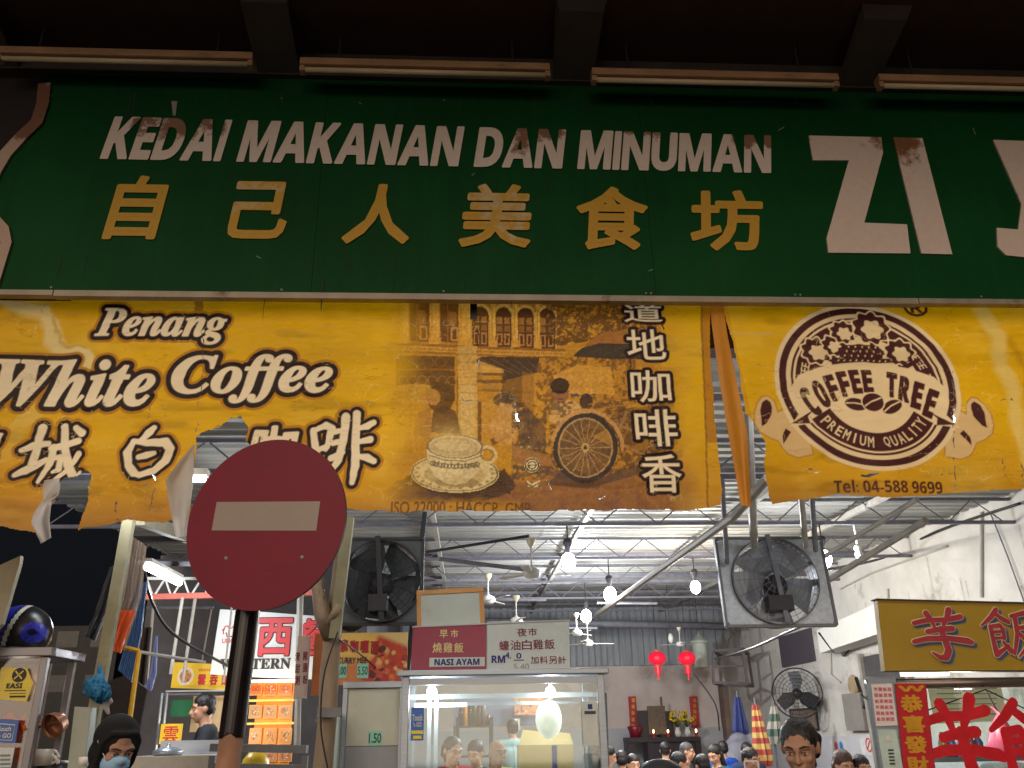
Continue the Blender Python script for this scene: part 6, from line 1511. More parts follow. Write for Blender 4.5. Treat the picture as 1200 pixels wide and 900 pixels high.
# ================================================================== WOODEN POST WITH A CROOKED BRANCH
wood = S('bare_weathered_wood', (142, 124, 104), rough=.85, noise=.3, scale=10, bump=.6, col2=s2l((96, 80, 66)), thr=.58, aniso=(1, 1, .3))
tr = thing('wooden_post', 'crooked bare wooden post with wires at the left front of the hall', 'post', (W(380, 900, 5.2).x, 5.2, 0))
b0 = W(380, 900, 5.2); b0.z = 0
MB().tube([b0, W(378, 900, 5.2), W(384, 840, 5.2), W(386, 790, 5.2), W(390, 745, 5.2), W(396, 690, 5.2), W(405, 610, 5.2)], [.06, .055, .052, .055, .05, .045, .04], 12).build('trunk', wood, tr, smooth=True)
MB().tube([W(388, 745, 5.18), W(378, 720, 5.12), W(372, 690, 5.15), W(376, 664, 5.2), W(370, 640, 5.25)], [.055, .05, .035, .03, .022], 10).build('branch', wood, tr, smooth=True)
MB().tube([W(386, 730, 5.1), W(395, 715, 5.05), W(398, 700, 5.08)], [.03, .022, .012], 8).build('branch_stub', wood, tr, smooth=True)
MB().cbox(W(386, 835, 5.12), (.13, .04, .05)).build('clamp', steel_dull, tr)
cbm = S('black_cable', (24, 24, 26), rough=.5)
def cable(name, label, pts, r=.008, n=26, sagk=.0, mt=None):
    P = [Vector(p) for p in pts]; out = []
    for i in range(len(P) - 1):
        p0, p1, p2, p3 = P[max(i - 1, 0)], P[i], P[i + 1], P[min(i + 2, len(P) - 1)]
        for k in range(8):
            t = k / 8; out.append(.5 * ((2 * p1) + (p2 - p0) * t + (2 * p0 - 5 * p1 + 4 * p2 - p3) * t * t + (3 * p1 - p0 - 3 * p2 + p3) * t ** 3))
    out.append(P[-1]); o = MB().tube(out, r, 6).build(name, mt or cbm, smooth=True); tag(o, label, 'cable', 'loose cables strung about'); return o
cable('black_cable', 'black cable hanging down the crooked wooden post', [W(396, 740, 5.05), W(380, 790, 5.05), W(376, 850, 5.05), W(384, 900, 5.05)], .005)
cable('black_cable', 'black cable crossing from the wooden post to the food banner', [W(396, 748, 5.1), W(420, 765, 5.6), W(440, 782, 5.9)], .005)
cable('black_cable', 'long black cable drooping from the left column to the yellow pole', [W(168, 660, 6.6), W(178, 705, 6.8), W(206, 745, 7.2), W(270, 782, 8)], .012)
cable('black_cable', 'thick cable sweeping along the side wall to the exhaust fan', [WX(1195, 590, XR - .05), WX(1100, 622, XR - .05), WX(1040, 652, XR - .05), W(985, 665, 8.4), W(955, 668, 7.6)], .016)
cable('black_cable', 'cable loop under the exhaust fan to the rear frame', [W(952, 728, 6.7), W(920, 742, 8), W(880, 760, 10), W(838, 772, 14)], .014)
cable('black_cable', 'thin cable from the exhaust fan past the black notice board', [W(960, 742, 7.5), WX(978, 765, XR - .04), WX(990, 768, XR - .04), WX(1000, 752, XR - .04)], .01)
cable('white_cable', 'thin wire slanting down the side wall near the right photo edge', [WX(1160, 600, XR - .03), WX(1180, 650, XR - .03), WX(1200, 705, XR - .03)], .008, mt=grey_paint)
cable('pull_wire', 'slanting wire beside the right red lantern', [W(812, 788, 16.9), W(838, 825, 18), W(843, 856, 19.5)], .014, mt=grey_paint)

# ================================================================== LEFT FRONT: HAWKER CABINET, HELMET, SHEETS, POTS
YH = 4.35
hw_ = S('brushed_warm_steel', (120, 118, 122), rough=.36, metal=.45, noise=.06, scale=4)
hc = thing('hawker_cabinet', 'glass sided steel hawker cabinet carrying the helmet at far left', 'food cart', (W(0, 900, YH).x, YH, 0))
a, c = W(-120, 770, YH), W(60, 766, YH); ztc = c.z
MB().box((a.x, YH - .03, ztc - .012), (c.x + .015, YH + .36, ztc + .028)).build('top_plate', hw_, hc, bevel=.004)
MB().box((c.x - .045, YH, .0), (c.x - .012, YH + .03, ztc - .0125)).build('corner_post', hw_, hc, bevel=.003); MB().box((c.x - .045, YH + .30, .0), (c.x - .012, YH + .33, ztc - .0125)).build('corner_post', hw_, hc, bevel=.003)
MB().box((a.x, YH + .01, 1.0), (c.x - .046, YH + .016, ztc - .02)).build('front_glass', make_glass('smoky_glass', .1, (.75, .72, .7)), hc)
MB().box((a.x, YH + .28, 1.0), (c.x - .12, YH + .30, ztc - .02)).build('rear_panel', S('warm_steel_sheet', (104, 90, 84), rough=.35, metal=.6, noise=.2, scale=3), hc)
MB().box((a.x, YH + .0, .2), (c.x - .046, YH + .34, .98)).build('cabinet_body', hw_, hc)
lamp_light(W(18, 800, YH + .2), .5, col=(1, .85, .7))
es = thing('delivery_sticker', 'yellow delivery service sticker with black fork and spoon disc on the hawker cabinet glass', 'sticker', W(18, 820, YH))
quadboard(es, 'yellow_sheet', [(-4, 819), (31, 822), (39, 800), (36, 795), (32, 783), (2, 782)], YH - .004, .002, S('easi_yellow', (214, 190, 36), rough=.35))
ce = W(22.5, 791, YH - .006); MB().lathe([(0, -.002), (.032, -.002), (.032, 0)], ce, 'y', 24).build('black_disc', inkb, es)
for s_ in (-1, 1): MB().bar(ce + Vector((-.018 * s_, -.004, -.018)), ce + Vector((.018 * s_, -.004, .018)), .006, .002).build('fork_mark', MATS['easi_yellow'], es)
word(es, sfnt('EASI', 'sb'), 7, 807, 27, 800.5, YH - .004, inkb, .03)
for x0, y0, x1, y1 in ((5, 808.5, 30, 810), (11, 812, 30, 813), (11, 815, 30, 817.5)): panel(es, 'print_line', x0, y0, x1, y1, YH - .0055, inkb, .001)
tg = thing('payment_board', 'blue touch payment board clipped to the hawker cabinet', 'payment card', W(10, 870, YH))
quadboard(tg, 'blue_board', [(-10, 870), (18, 871), (22, 844), (-10, 842)], YH - .02, .006, S('payment_blue', (18, 84, 170), rough=.3)); quadboard(tg, 'white_frame', [(-8, 867), (14, 868), (18, 849), (-8, 847)], YH - .022, .002, white_paint); quadboard(tg, 'inner_blue', [(-8, 866), (13, 867), (17, 850), (-8, 848)], YH - .0245, .002, MATS['payment_blue'])
word(tg, 'Touch', -4, 857, 14, 851, YH - .0245, white_paint, .03); word(tg, "'n GO", -4, 865, 14, 859, YH - .0245, white_paint, .03)
og = thing('orange_bag', 'orange plastic bag hanging behind the payment board', 'bag', W(22, 850, YH - .03))
MB().add([W(2, 842, YH + .03), W(12, 833, YH + .05), W(20, 843, YH + .02), W(31, 836, YH + .04), W(29, 855, YH + .0), W(23, 868, YH + .05), W(24, 893, YH + .02), W(18, 894, YH + .04), W(16, 862, YH + .06)], [(0, 1, 2, 8), (2, 3, 4, 8), (4, 5, 8), (5, 6, 7, 8)]).build('bag_sheet', S('orange_film', (240, 110, 50), rough=.35, trans=.4), og)
wc = board('printed_card', 'white card with grey print at the bottom left corner of the cabinet', 'card', -10, 876, 17, 910, YH - .02, S('card_blue_white', (196, 206, 210), rough=.4), .004)
for k in range(4): panel(wc, 'print_line', 0, 884 + k * 5, 12, 886.5 + k * 5, YH - .023, S('grey_print', (120, 128, 130)), .002)
# helmet
hq = W(24, 745, YH + .17); hz = ztc + .03
hm = thing('motorcycle_helmet', 'glossy black, white and blue open face helmet on the hawker cabinet', 'helmet', (hq.x, YH + .17, hz))
R_ = .135
def helmet_shell(r, name, mt, cond, parent, lift=0.):
    vs = []; fs = []; nu, nv = 120, 80; ok = {}
    for j in range(nv + 1):
        th = math.pi * .70 * j / nv
        for i in range(nu):
            ph = 2 * math.pi * i / nu
            x = r * 1.08 * math.sin(th) * math.cos(ph); y = r * .95 * math.sin(th) * math.sin(ph); z = r * 1.0 * math.cos(th)
            vs.append(Vector((hq.x + x, hq.y + y, hz + .085 + z + (.0 if z > -.05 else 0))))
    for j in range(nv):
        for i in range(nu):
            th = math.pi * .70 * (j + .5) / nv; ph = 2 * math.pi * (i + .5) / nu
            if cond(math.sin(th) * math.cos(ph), math.sin(th) * math.sin(ph), math.cos(th)):
                a = j * nu + i; b_ = j * nu + (i + 1) % nu; fs.append((a, a + nu, b_ + nu, b_))
    return MB().add(vs, fs).build(name, mt, parent, smooth=True)
gb = S('gloss_black', (14, 14, 16), rough=.32, noise=.2, scale=20); gw = S('gloss_white', (200, 205, 200), rough=.3, noise=.04); gbl = S('gloss_blue', (34, 40, 160), rough=.3, noise=.5, scale=60)
opening = lambda x, y, z: not (x > .55 and z < .35 and abs(y) < .0)
helmet_shell(R_, 'shell', gb, opening, hm)
helmet_shell(R_ + .0015, 'white_stripe', gw, lambda x, y, z: .02 < x - .25 * z + .1 < .17 or -.62 < x - .2 * z < -.50, hm)
helmet_shell(R_ + .0012, 'blue_band', gbl, lambda x, y, z: -.48 < x - .2 * z < -.12, hm)
helmet_shell(R_ + .0018, 'blue_patch', gbl, lambda x, y, z: (x - .66) ** 2 + (z + .05) ** 2 + .3 * (y + .6) ** 2 < .13 and (x - .66) ** 2 + (z + .05) ** 2 > .012, hm)
helmet_shell(R_ - .008, 'padding', S('helmet_lining', (60, 60, 64), rough=.9), lambda x, y, z: True, hm)
MB().lathe([(R_ * .84, 0), (R_ * .88, .004), (R_ * .88, .012), (R_ * .84, .014)], (hq.x, hq.y, hz + .0), 'z', 40).build('rim_trim', black_plastic, hm)
# grey sheet leaning in at the left edge
sl_ = thing('awning_sheet', 'pale weathered board edge slanting in at the left photo border', 'board', W(0, 735, 4.2))
quadboard(sl_, 'board', [(-60, 690), (24, 651), (23, 660), (2, 731), (-60, 800)], 4.2, .03, S('weathered_board', (150, 144, 124), noise=.15))
# plastic weather sheets on the left column
def drape(name, label, L, R, Y, mt, amp=.03, folds=7, dY=0.):
    n, mm = 26, 40; vs = []; fs = []
    for i in range(n + 1):
        t = i / n; k = t * (len(L) - 1); q = min(int(k), len(L) - 2); f = k - q
        l = [L[q][j] * (1 - f) + L[q + 1][j] * f for j in (0, 1)]; r = [R[q][j] * (1 - f) + R[q + 1][j] * f for j in (0, 1)]
        for j in range(mm + 1):
            u = j / mm; vs.append(W(l[0] + (r[0] - l[0]) * u, l[1] + (r[1] - l[1]) * u, Y + dY * t + amp * math.sin(u * folds * 2 * math.pi + 1.5 * math.sin(3 * t)) + .3 * amp * math.sin(u * 31 + t * 9)))
    for i in range(n):
        for j in range(mm): a = i * (mm + 1) + j; fs.append((a, a + 1, a + mm + 2, a + mm + 1))
    o = MB().add(vs, fs).build(name, mt, smooth=True); tag(o, label, 'plastic sheet', 'plastic weather sheets on the left column'); return o
clear1 = S('milky_plastic', (170, 150, 132), rough=.25, trans=.35, alpha=.72, noise=.25, scale=4, spec=.8, aniso=(6, 6, .4))
drape('plastic_sheet', 'milky brown translucent sheet with orange foot beside the left column', [(150, 625), (140, 700), (128, 752)], [(172, 640), (166, 700), (146, 762)], 4.9, clear1, .03, 3)
drape('plastic_sheet', 'milky orange plastic sheet lower part tied above the blue bag', [(134, 715), (126, 740), (121, 758)], [(160, 715), (150, 745), (142, 766)], 4.85, S('orange_plastic', (236, 120, 70), rough=.3, trans=.4, noise=.15), .02, 3)
drape('plastic_sheet', 'glossy blue plastic sheet gathered behind the brown one', [(158, 690), (150, 745), (138, 785)], [(173, 680), (167, 740), (155, 800)], 5.1, S('blue_plastic', (98, 132, 176), rough=.2, trans=.3, noise=.35, scale=6, spec=.9, aniso=(8, 8, .5)), .03, 4)
drape('plastic_sheet', 'dark grey folded sheet on the outer side of the left column', [(128, 665), (112, 715), (99, 745)], [(140, 660), (128, 715), (112, 752)], 5.0, S('grey_tarp', (70, 70, 72), rough=.5, noise=.2), .03, 2)
drape('plastic_sheet', 'pale violet sheet strip hanging far behind the yellow pole', [(182, 745), (176, 790), (168, 808)], [(185, 745), (184, 790), (178, 810)], 6.4, S('violet_sheet', (140, 150, 190), rough=.4, trans=.3), .02, 2)
drape('plastic_sheet', 'brown grey cloth bundle hanging left of the stall pipes', [(166, 735), (160, 800), (152, 850)], [(178, 735), (172, 800), (164, 850)], 6.6, S('brown_cloth', (84, 74, 70), rough=.9, noise=.2), .03, 2)
yp = thing('yellow_pole', 'thin yellow pole with a short top arm between sheets and man', 'pole', W(149, 870, 5.0))
ylw = S('yellow_pole_paint', (230, 180, 50), rough=.4, noise=.1)
q = W(147, 880, 5.0); MB().tube([(q.x - .04, 5.0, 0), q, W(163, 763, 5.0)], .014, 8).build('upright', ylw, yp); MB().tube([W(163, 763, 5.0), W(138, 757, 5.0)], .013, 8).build('arm', ylw, yp)
lb_ = thing('white_rail', 'thin white rail running from the yellow pole to the right', 'rail', W(200, 770, 5.4)); MB().tube([W(163, 764, 5.05), W(240, 776, 6)], .01, 6).build('rail_pipe', white_paint, lb_)
bg_ = thing('blue_bag', 'crumpled blue plastic bag tied low on the left column', 'bag', W(115, 795, 4.5))
blob([[(W(118, 794, 4.5), .02), (W(112, 806, 4.48), .045), (W(120, 812, 4.46), .04)], [(W(106, 803, 4.5), .022), (W(118, 816, 4.48), .03)], [(W(118, 794, 4.5), .018), (W(116, 782, 4.5), .010)], [(W(104, 806, 4.5), .02), (W(100, 812, 4.5), .012)]], .006, 'blue_sheet', S('blue_bag_film', (40, 130, 180), rough=.3, trans=.25, noise=.3, scale=40, bump=1.), bg_, 1, post=ruffle(.05, .05, 4))
blob([[(W(118, 816, 4.5), .022), (W(124, 828, 4.5), .016), (W(127, 836, 4.5), .008)], [(W(120, 812, 4.5), .02), (W(129, 822, 4.5), .014)]], .006, 'white_tail', S('white_bag_film', (206, 200, 200), rough=.3, trans=.3, bump=1., scale=40), bg_, 1)
gp = thing('metal_box_column', 'pale grey green metal box standing below the tied blue bag', 'box', (W(90, 900, 4.5).x, 4.5, 0))
P4 = [W(x_, y_, 4.5) for x_, y_ in ((78, 905), (98, 905), (107, 829), (87, 828))]
MB().prism([(p.x, p.z) for p in P4], 4.5, 4.62).build('box_body', S('pale_green_metal', (150, 158, 146), rough=.4, noise=.08), gp, bevel=.004); MB().box((P4[0].x - .02, 4.49, 0), (P4[1].x + .01, 4.63, P4[0].z + .01)).build('box_foot', MATS['pale_green_metal'], gp)
def pan(name, label, c, r, h, ax, mt, hl=None):
    t = thing(name, label, 'pan', c); Rz = ax.to_track_quat('Z', 'Y').to_matrix()
    m_ = MB().lathe([(0, 0), (r * .72, 0), (r * .80, h * .35), (r, h), (r * .95, h), (r * .9, h * .4), (r * .55, .01), (0, .01)], (0, 0, 0), 'z', 28); m_.v = [tuple(Vector(c) + Rz @ Vector(v)) for v in m_.v]; m_.build('bowl', mt, t, smooth=True)
    if hl: MB().tube([c, c + hl], .011, 8).build('handle', mt, t)
    return t
copper = S('copper_pan', (176, 128, 100), rough=.42, metal=.6, noise=.15)
pan('copper_pan', 'copper coloured pan hanging upside down with its handle pointing left', W(72, 845, 4.6), .062, .06, Vector((-.35, -.8, -.4)), copper, Vector((-.16, 0, -.03)))
def mug(px, py, Y, r, lb, mt):
    c = W(px, py, Y); t = thing('enamel_mug', lb, 'mug', c, 'white mugs and pans low at the left')
    MB().lathe([(0, 0), (r, 0), (r, r * 1.8), (r * .92, r * 1.8), (r * .92, .01), (0, .01)], c, 'z', 20).build('cup', mt, t, smooth=True)
    MB().tube([c + Vector((r * math.cos(a) * .7 + r * .9, 0, r * .9 + r * .7 * math.sin(a))) for a in [math.pi * (-.5 + k / 8) for k in range(9)]], .006, 6).build('handle', mt, t); return t
mug(50, 897, 4.55, .04, 'white enamel mug beside the black pots at the lower left', white_plastic); mug(97, 898, 4.4, .022, 'small white mug just right of the metal box', white_plastic)
bp_ = thing('black_pots', 'dark wok standing among the mugs at the lower left', 'wok', W(55, 905, 4.7)); MB().ell(W(66, 906, 4.7), (.11, .1, .06), 20, 10).build('wok_body', black_plastic, bp_, smooth=True)
MB().tube([W(58 + 10 * math.cos(a), 895 - 10 * math.sin(a), 4.55) for a in [math.pi * k / 10 for k in range(11)]], .008, 6).build('wok_handle', white_plastic, bp_)
sh_ = thing('kitchen_table', 'dark kitchen table carrying the mugs and wok at lower left', 'table', (W(70, 915, 4.6).x, 4.6, 0)); q = W(70, 911, 4.6)
MB().box((q.x - .28, 4.35, q.z - .03), (q.x + .22, 4.95, q.z)).build('table_top', steel_dull, sh_)
for sx in (-.26, .20):
    for sy in (4.37, 4.92): MB().box((q.x + sx - .015, sy - .015, 0), (q.x + sx + .015, sy + .015, q.z - .031)).build('leg', steel_dull, sh_)
t = thing('dark_canvas', 'dark crumpled canvas shade behind the column at the left', 'canvas', W(140, 820, 5.8)); quadboard(t, 'canvas_sheet', [(122, 800), (150, 790), (172, 808), (160, 870), (120, 872)], 5.8, .02, S('dark_brown_canvas', (50, 44, 42), rough=.9, noise=.3, bump=.5))

# ================================================================== SIDE WALL FITTINGS AND REAR OF THE HALL
def wallboard(name, label, cat, px0, py0, px1, py1, mt, th=.03, off=0., frame=None):
    a, c = WX(px0, py1, XR), WX(px1, py0, XR); z1_ = (WX(px0, py0, XR).z + c.z) / 2; z0_ = (a.z + WX(px1, py1, XR).z) / 2
    t = thing(name, label, cat, (XR, (a.y + c.y) / 2, z0_)); MB().box((XR - off - th, c.y, z0_), (XR - off - .002, a.y, z1_)).build('panel', mt, t)
    if frame: 
        for zz in ((z1_, z1_ + .03), (z0_ - .03, z0_)): MB().box((XR - off - th - .01, c.y - .03, zz[0]), (XR - .002, a.y + .03, zz[1])).build('frame_rail', frame, t)
        for yy in ((c.y - .03, c.y), (a.y, a.y + .03)): MB().box((XR - off - th - .01, yy[0], z0_), (XR - .002, yy[1], z1_)).build('frame_stile', frame, t)
    return t
wallboard('black_notice_board', 'dark grey square board on the side wall under the exhaust fan', 'board', 919, 741, 952, 779, S('slate_board', (72, 66, 76), noise=.1), .05)
wallboard('framed_picture', 'brown framed picture low on the wall under the round wall fan', 'picture', 930, 832, 957, 854, S('brown_picture', (120, 104, 90), noise=.2), .02, 0., dark_iron)
t = wallboard('meter_box', 'grey electric meter box on the wall by the doorway', 'electric box', 1000, 812, 1015, 856, S('meter_grey', (132, 128, 122), noise=.12), .10)
t2 = wallboard('switch_box', 'small brown switch box beside the meter box', 'electric box', 996, 840, 1001, 852, S('switch_brown', (96, 84, 76)), .06)
q = WX(1000, 803, XR - .03); t = thing('round_plaque', 'small round tan plaque on the side wall beside the black tool', 'plaque', q); MB().lathe([(0, -.03), (.13, -.03), (.15, 0), (0, .0)], q, 'x', 24).build('plaque', S('tan_plaque', (160, 140, 110)), t)
q = WX(1010, 815, XR - .06); t = thing('hanging_tool', 'black coiled hose tool hanging on the wall near the meter box', 'tool', q)
MB().tube([q + Vector((0, .1, .25)), q, q + Vector((0, -.08, -.12)), q + Vector((0, .06, -.22)), q + Vector((0, .14, -.1)), q + Vector((0, .02, .02)), q + Vector((0, -.2, -.05))], .028, 8).build('hose', black_plastic, t, smooth=True)
ns_ = wallboard('no_smoking_sign', 'small white no smoking sign with a red ring on the lower wall', 'sign', 1013, 866, 1023, 885, S('sign_white', (205, 205, 205)), .01, .02)
q = WX(1018, 873, XR - .035); MB().lathe([(.075, 0), (.095, -.004), (.095, 0)], q, 'x', 24).build('red_ring', redc, ns_); MB().bar(q + Vector((-.002, .05, -.05)), q + Vector((-.002, -.05, .05)), .014, .004).build('red_slash', redc, ns_)
ns_ = wallboard('painted_notice', 'faint blue and red painted notice on the lower wall', 'notice', 976, 868, 994, 886, S('notice_grey_white', (196, 196, 200)), .008, .02)
for k, (px, cc) in enumerate(((980, (190, 90, 100)), (986, (50, 120, 190)))): q = WX(px, 876, XR - .032); MB().ell(q, (.004, .07, .09), 12, 8).build('painted_figure', S('notice_ink_%s' % 'ab'[k], cc), ns_)
# round wall fan
q = WX(934, 812, XR - .45)
wf = thing('wall_fan', 'black round caged fan on a bracket on the side wall', 'fan', q); wf.rotation_euler = (math.radians(-8), 0, math.radians(-24)); rf = 27 / 1000 * (q.y)
g = MB()
for k in range(1, 8): g.tube([(rf * k / 7 * math.cos(2 * math.pi * j / 32), -.05 * (1 - (k / 7) ** 2), rf * k / 7 * math.sin(2 * math.pi * j / 32)) for j in range(33)], .0035 if k < 7 else .012, 4, False)
for k in range(20): a_ = 2 * math.pi * k / 20; g.tube([(.04 * math.cos(a_), -.055, .04 * math.sin(a_)), (rf * math.cos(a_), 0, rf * math.sin(a_))], .003, 4, False)
g.build('guard', dark_iron, wf, world=False)
MB().lathe([(0, -.03), (.05, -.02), (.08, .03), (.08, .15), (0, .17)], (0, 0, 0), 'y', 18).build('motor', black_plastic, wf, world=False, smooth=True)
for k in range(3):
    R3 = Matrix.Rotation(k * 2 * math.pi / 3 + .5, 3, 'Y'); MB().add([R3 @ Vector(v) for v in ((.04, .01, -.05), (rf * .5, .0, -.12), (rf * .88, .01, -.08), (rf * .85, .05, .10), (rf * .4, .05, .1), (.04, .03, .04))], [(0, 1, 2, 3, 4, 5)]).build('blade', black_plastic, wf, world=False)
MB().tube([(0, .15, 0), (.05, .3, -.1), (.2, .35, -.2), (.38, .38, -.05)], .028, 8).build('bracket_arm', dark_iron, wf, world=False, smooth=True)
# storage rack hanging in the corner
rk_ = thing('hanging_rack', 'empty brown steel frame rack hung from the roof in the rear corner', 'rack', W(865, 800, 16.5)); rm_ = S('rack_brown_steel', (92, 82, 84), rough=.6, noise=.2)
A0, A1, B0, B1 = W(836, 763, 16.2), W(870, 760, 16.2), W(836, 800, 16.2), W(876, 801, 16.2); dv = Vector((.45, 1.1, 0))
r_ = MB()
for p_, q_ in ((A0, A1), (B0, B1), (A0, B0), (A1, B1)): r_.bar(p_, q_, .045); r_.bar(p_ + dv, q_ + dv, .045)
for p_ in (A0, A1, B0, B1): r_.bar(p_, p_ + dv, .045)
r_.build('rack_frame', rm_, rk_); MB().bar(A0.lerp(B0, .5), A1.lerp(B1, .5), .03).build('mid_bar', rm_, rk_)
top = W(859, 738, 16.5)
for p_ in (A0.lerp(A1, .4), A0.lerp(A1, .85) + dv * .3): MB().tube([p_, top], .02, 6).build('hanger', rm_, rk_)
MB().tube([top, (top.x, top.y, roof_z(16.5))], .02, 6).build('hanger', rm_, rk_)
# lanterns
lred = mat('lantern_red', s2l((215, 20, 50)), rough=.4, noise=.05, emit=(1, .02, .06), estr=.55); ldk = S('lantern_gold', (190, 130, 60))
for k, (px, lb) in enumerate(((770, 'glowing round red paper lantern, left one of the rear pair'), (805, 'glowing round red paper lantern, right one of the rear pair'))):
    c = W(px, 771.5, 17); r = .17; t = thing('red_lantern', lb, 'lantern', c, 'pair of red lanterns before the rear wall')
    prof = [(r * math.sin(math.pi * j / 14) * 1.0 + .0, r * .78 * math.cos(math.pi * j / 14)) for j in range(15)]
    m_ = MB(); n_ = 24
    for j, (rr2, hh2) in enumerate(prof):
        for i in range(n_): a_ = 2 * math.pi * i / n_; f2 = 1 - .05 * (i % 2); m_.v.append((c.x + rr2 * f2 * math.cos(a_), c.y + rr2 * f2 * math.sin(a_), c.z + hh2))
    for j in range(14):
        for i in range(n_): a2, b2 = j * n_ + i, j * n_ + (i + 1) % n_; m_.f.append((a2, b2, b2 + n_, a2 + n_))
    m_.build('paper_globe', lred, t)
    for s_ in (-1, 1): MB().lathe([(0, -.02), (.06, -.02), (.06, .02), (0, .02)], c + Vector((0, 0, s_ * r * .78)), 'z', 16).build('collar', ldk, t)
    MB().lathe([(.055, 0), (.06, -.14), (.02, -.145), (.015, -.26), (0, -.27)], c - Vector((0, 0, r * .80)), 'z', 12).build('tassel', lred, t)
    MB().tube([c + Vector((0, 0, r * .8)), (c.x, c.y, roof_z(17))], .006, 5).build('cord', dark_iron, t)
# pale green cylinder hanging lamp shade
c = W(821, 768, 18.2); t = thing('cylinder_shade', 'pale green cylinder shade with conical cap right of the lanterns', 'lamp shade', c)
MB().lathe([(.0, .50), (.02, .42), (.19, .28), (.19, .25), (.15, .22), (.15, -.24), (.0, -.24)], c, 'z', 24).build('shade', S('pale_green_shade', (196, 204, 190), noise=.12), t, smooth=False); MB().tube([c + Vector((0, 0, .5)), (c.x, c.y, roof_z(18.2))], .008, 5).build('cord', dark_iron, t)
c = W(786, 748, 16); t = thing('unlit_bulb', 'small clear unlit bulb between the two red lanterns', 'light bulb', c); MB().ell(c, (.05, .05, .09), 12, 8).build('glass_bulb', white_plastic, t, smooth=True); MB().tube([c, (c.x, c.y, roof_z(16))], .006, 5).build('cord', dark_iron, t)
# altar
al = thing('altar_table', 'dark wooden altar table against the rear wall', 'table', (W(780, 900, 18.8).x, 18.8, .12)); dwood = S('dark_altar_wood', (46, 34, 38), rough=.5, noise=.2)
a, c = W(737, 866, 18.8), W(821, 863, 18.8)
MB().box((a.x, 18.8, c.z - .09), (c.x, 19.5, c.z)).build('table_top', dwood, al)
for xx in (a.x + .05, a.x + .45, c.x - .05): MB().box((xx - .06, 18.85, .12), (xx + .06, 19.4, c.z - .091)).build('leg', dwood, al)
MB().box((a.x + .46, 18.9, .5), (c.x - .06, 19.4, c.z - .092)).build('apron_cabinet', dwood, al)
zt2 = c.z
def altar_item(nm, lb, cat, fn):
    t = thing(nm, lb, cat, (0, 18.9, zt2)); fn(t); return t
def f1(t):
    p0, p1 = W(751, 863, 19.1), W(788, 832, 19.1); MB().box((p0.x, 19.1, zt2), (p0.x + .28, 19.4, p1.z)).build('side_screen', dwood, t); MB().box((p1.x - .28, 19.1, zt2), (p1.x, 19.4, p1.z - .02)).build('side_screen', dwood, t)
    p2, p3 = W(760, 850, 19.05), W(779, 827, 19.05); MB().box((p2.x, 19.05, zt2 + .05), (p3.x, 19.09, p3.z)).build('picture_frame', S('bronze_relief', (98, 82, 62), rough=.5, noise=.4, scale=20), t); MB().box((p2.x + .29, 19.04, p3.z), (p2.x + .33, 19.08, p3.z + .18)).build('finial', MATS['bronze_relief'], t)
altar_item('altar_cabinet', 'dark altar cabinet with a bronze framed picture in the middle of the table', 'altar cabinet', f1)
def f2(t):
    b_ = W(745, 864, 18.9)
    MB().lathe([(0, 0), (.10, 0), (.13, .12), (.16, .2), (.14, .22), (0, .22)], (b_.x, 18.95, zt2), 'z', 18).build('urn_body', S('maroon_urn', (130, 30, 50), rough=.35), t, smooth=True)
altar_item('red_urn', 'maroon incense urn at the left end of the altar table', 'urn', f2)
flw = S('yellow_flowers', (225, 190, 40), noise=.2); lfg = S('leaf_green', (50, 80, 36), noise=.3)
for k, px in enumerate((795, 806)):
    b_ = W(px, 864, 18.9); t = thing('flower_vase', ['vase of yellow flowers left of the small altar candles', 'vase of yellow flowers at the right end of the altar'][k], 'vase', (b_.x, 18.9, zt2), 'flower vases on the altar'); fr_ = random.Random(px)
    MB().lathe([(0, 0), (.05, 0), (.07, .08), (.04, .16), (.05, .18), (0, .18)], (b_.x, 18.9, zt2), 'z', 14).build('vase_body', white_plastic, t, smooth=True)
    m_ = MB(); m2 = MB()
    for j in range(26):
        c2 = Vector((b_.x + fr_.uniform(-.13, .13), 18.9 + fr_.uniform(-.1, .1), zt2 + fr_.uniform(.28, .52))); m_.ell(c2, (.03, .03, .025), 6, 4); m2.tube([(b_.x, 18.9, zt2 + .17), c2], .005, 4)
    m_.build('blossoms', flw, t); m2.build('stems', lfg, t)
for k, (px, cc) in enumerate(((783, (255, 180, 90)), (816, (255, 120, 70)), (766, (255, 200, 140)))):
    b_ = W(px, 860, 18.85); t = thing('altar_candle', ['small glowing altar candle beside the bronze picture', 'small glowing red candle at the right end of the altar', 'small glowing altar candle under the bronze picture'][k], 'candle', (b_.x, 18.85, zt2), 'altar candles')
    MB().lathe([(0, 0), (.035, 0), (.035, .08), (0, .08)], (b_.x, 18.85, zt2), 'z', 12).build('candle_body', S('candle_red', (170, 40, 40)), t); MB().ell((b_.x, 18.85, zt2 + .11), (.018, .018, .035), 8, 6).build('flame', emis('flame_glow', (1, .55, .2), 12), t)
for k, (x0, y0, x1, y1) in enumerate(((739, 816, 745, 858), (811, 816, 817, 853))):
    t = board('altar_couplet', ['narrow red couplet strip left of the altar', 'narrow red couplet strip right of the altar'][k], 'couplet', x0, y0, x1, y1, 19.9, S('couplet_pink_red', (190, 44, 60), noise=.1), .02, group='couplets flanking the altar')
    for j, ch in enumerate('福祿壽喜財'): word(t, ch, x0 + 1, y0 + 7 + j * (y1 - y0 - 4) / 5, x1 - 1, y0 + 2 + j * (y1 - y0 - 4) / 5, 19.9, gl, .04, 'gold_character')
t = board('red_couplet_strip', 'faded orange and pink paper strip on the steel post right of the cart', 'paper strip', 705, 815, 709, 842, 7.5, S('faded_pink_paper', (190, 120, 110), noise=.2), .01)
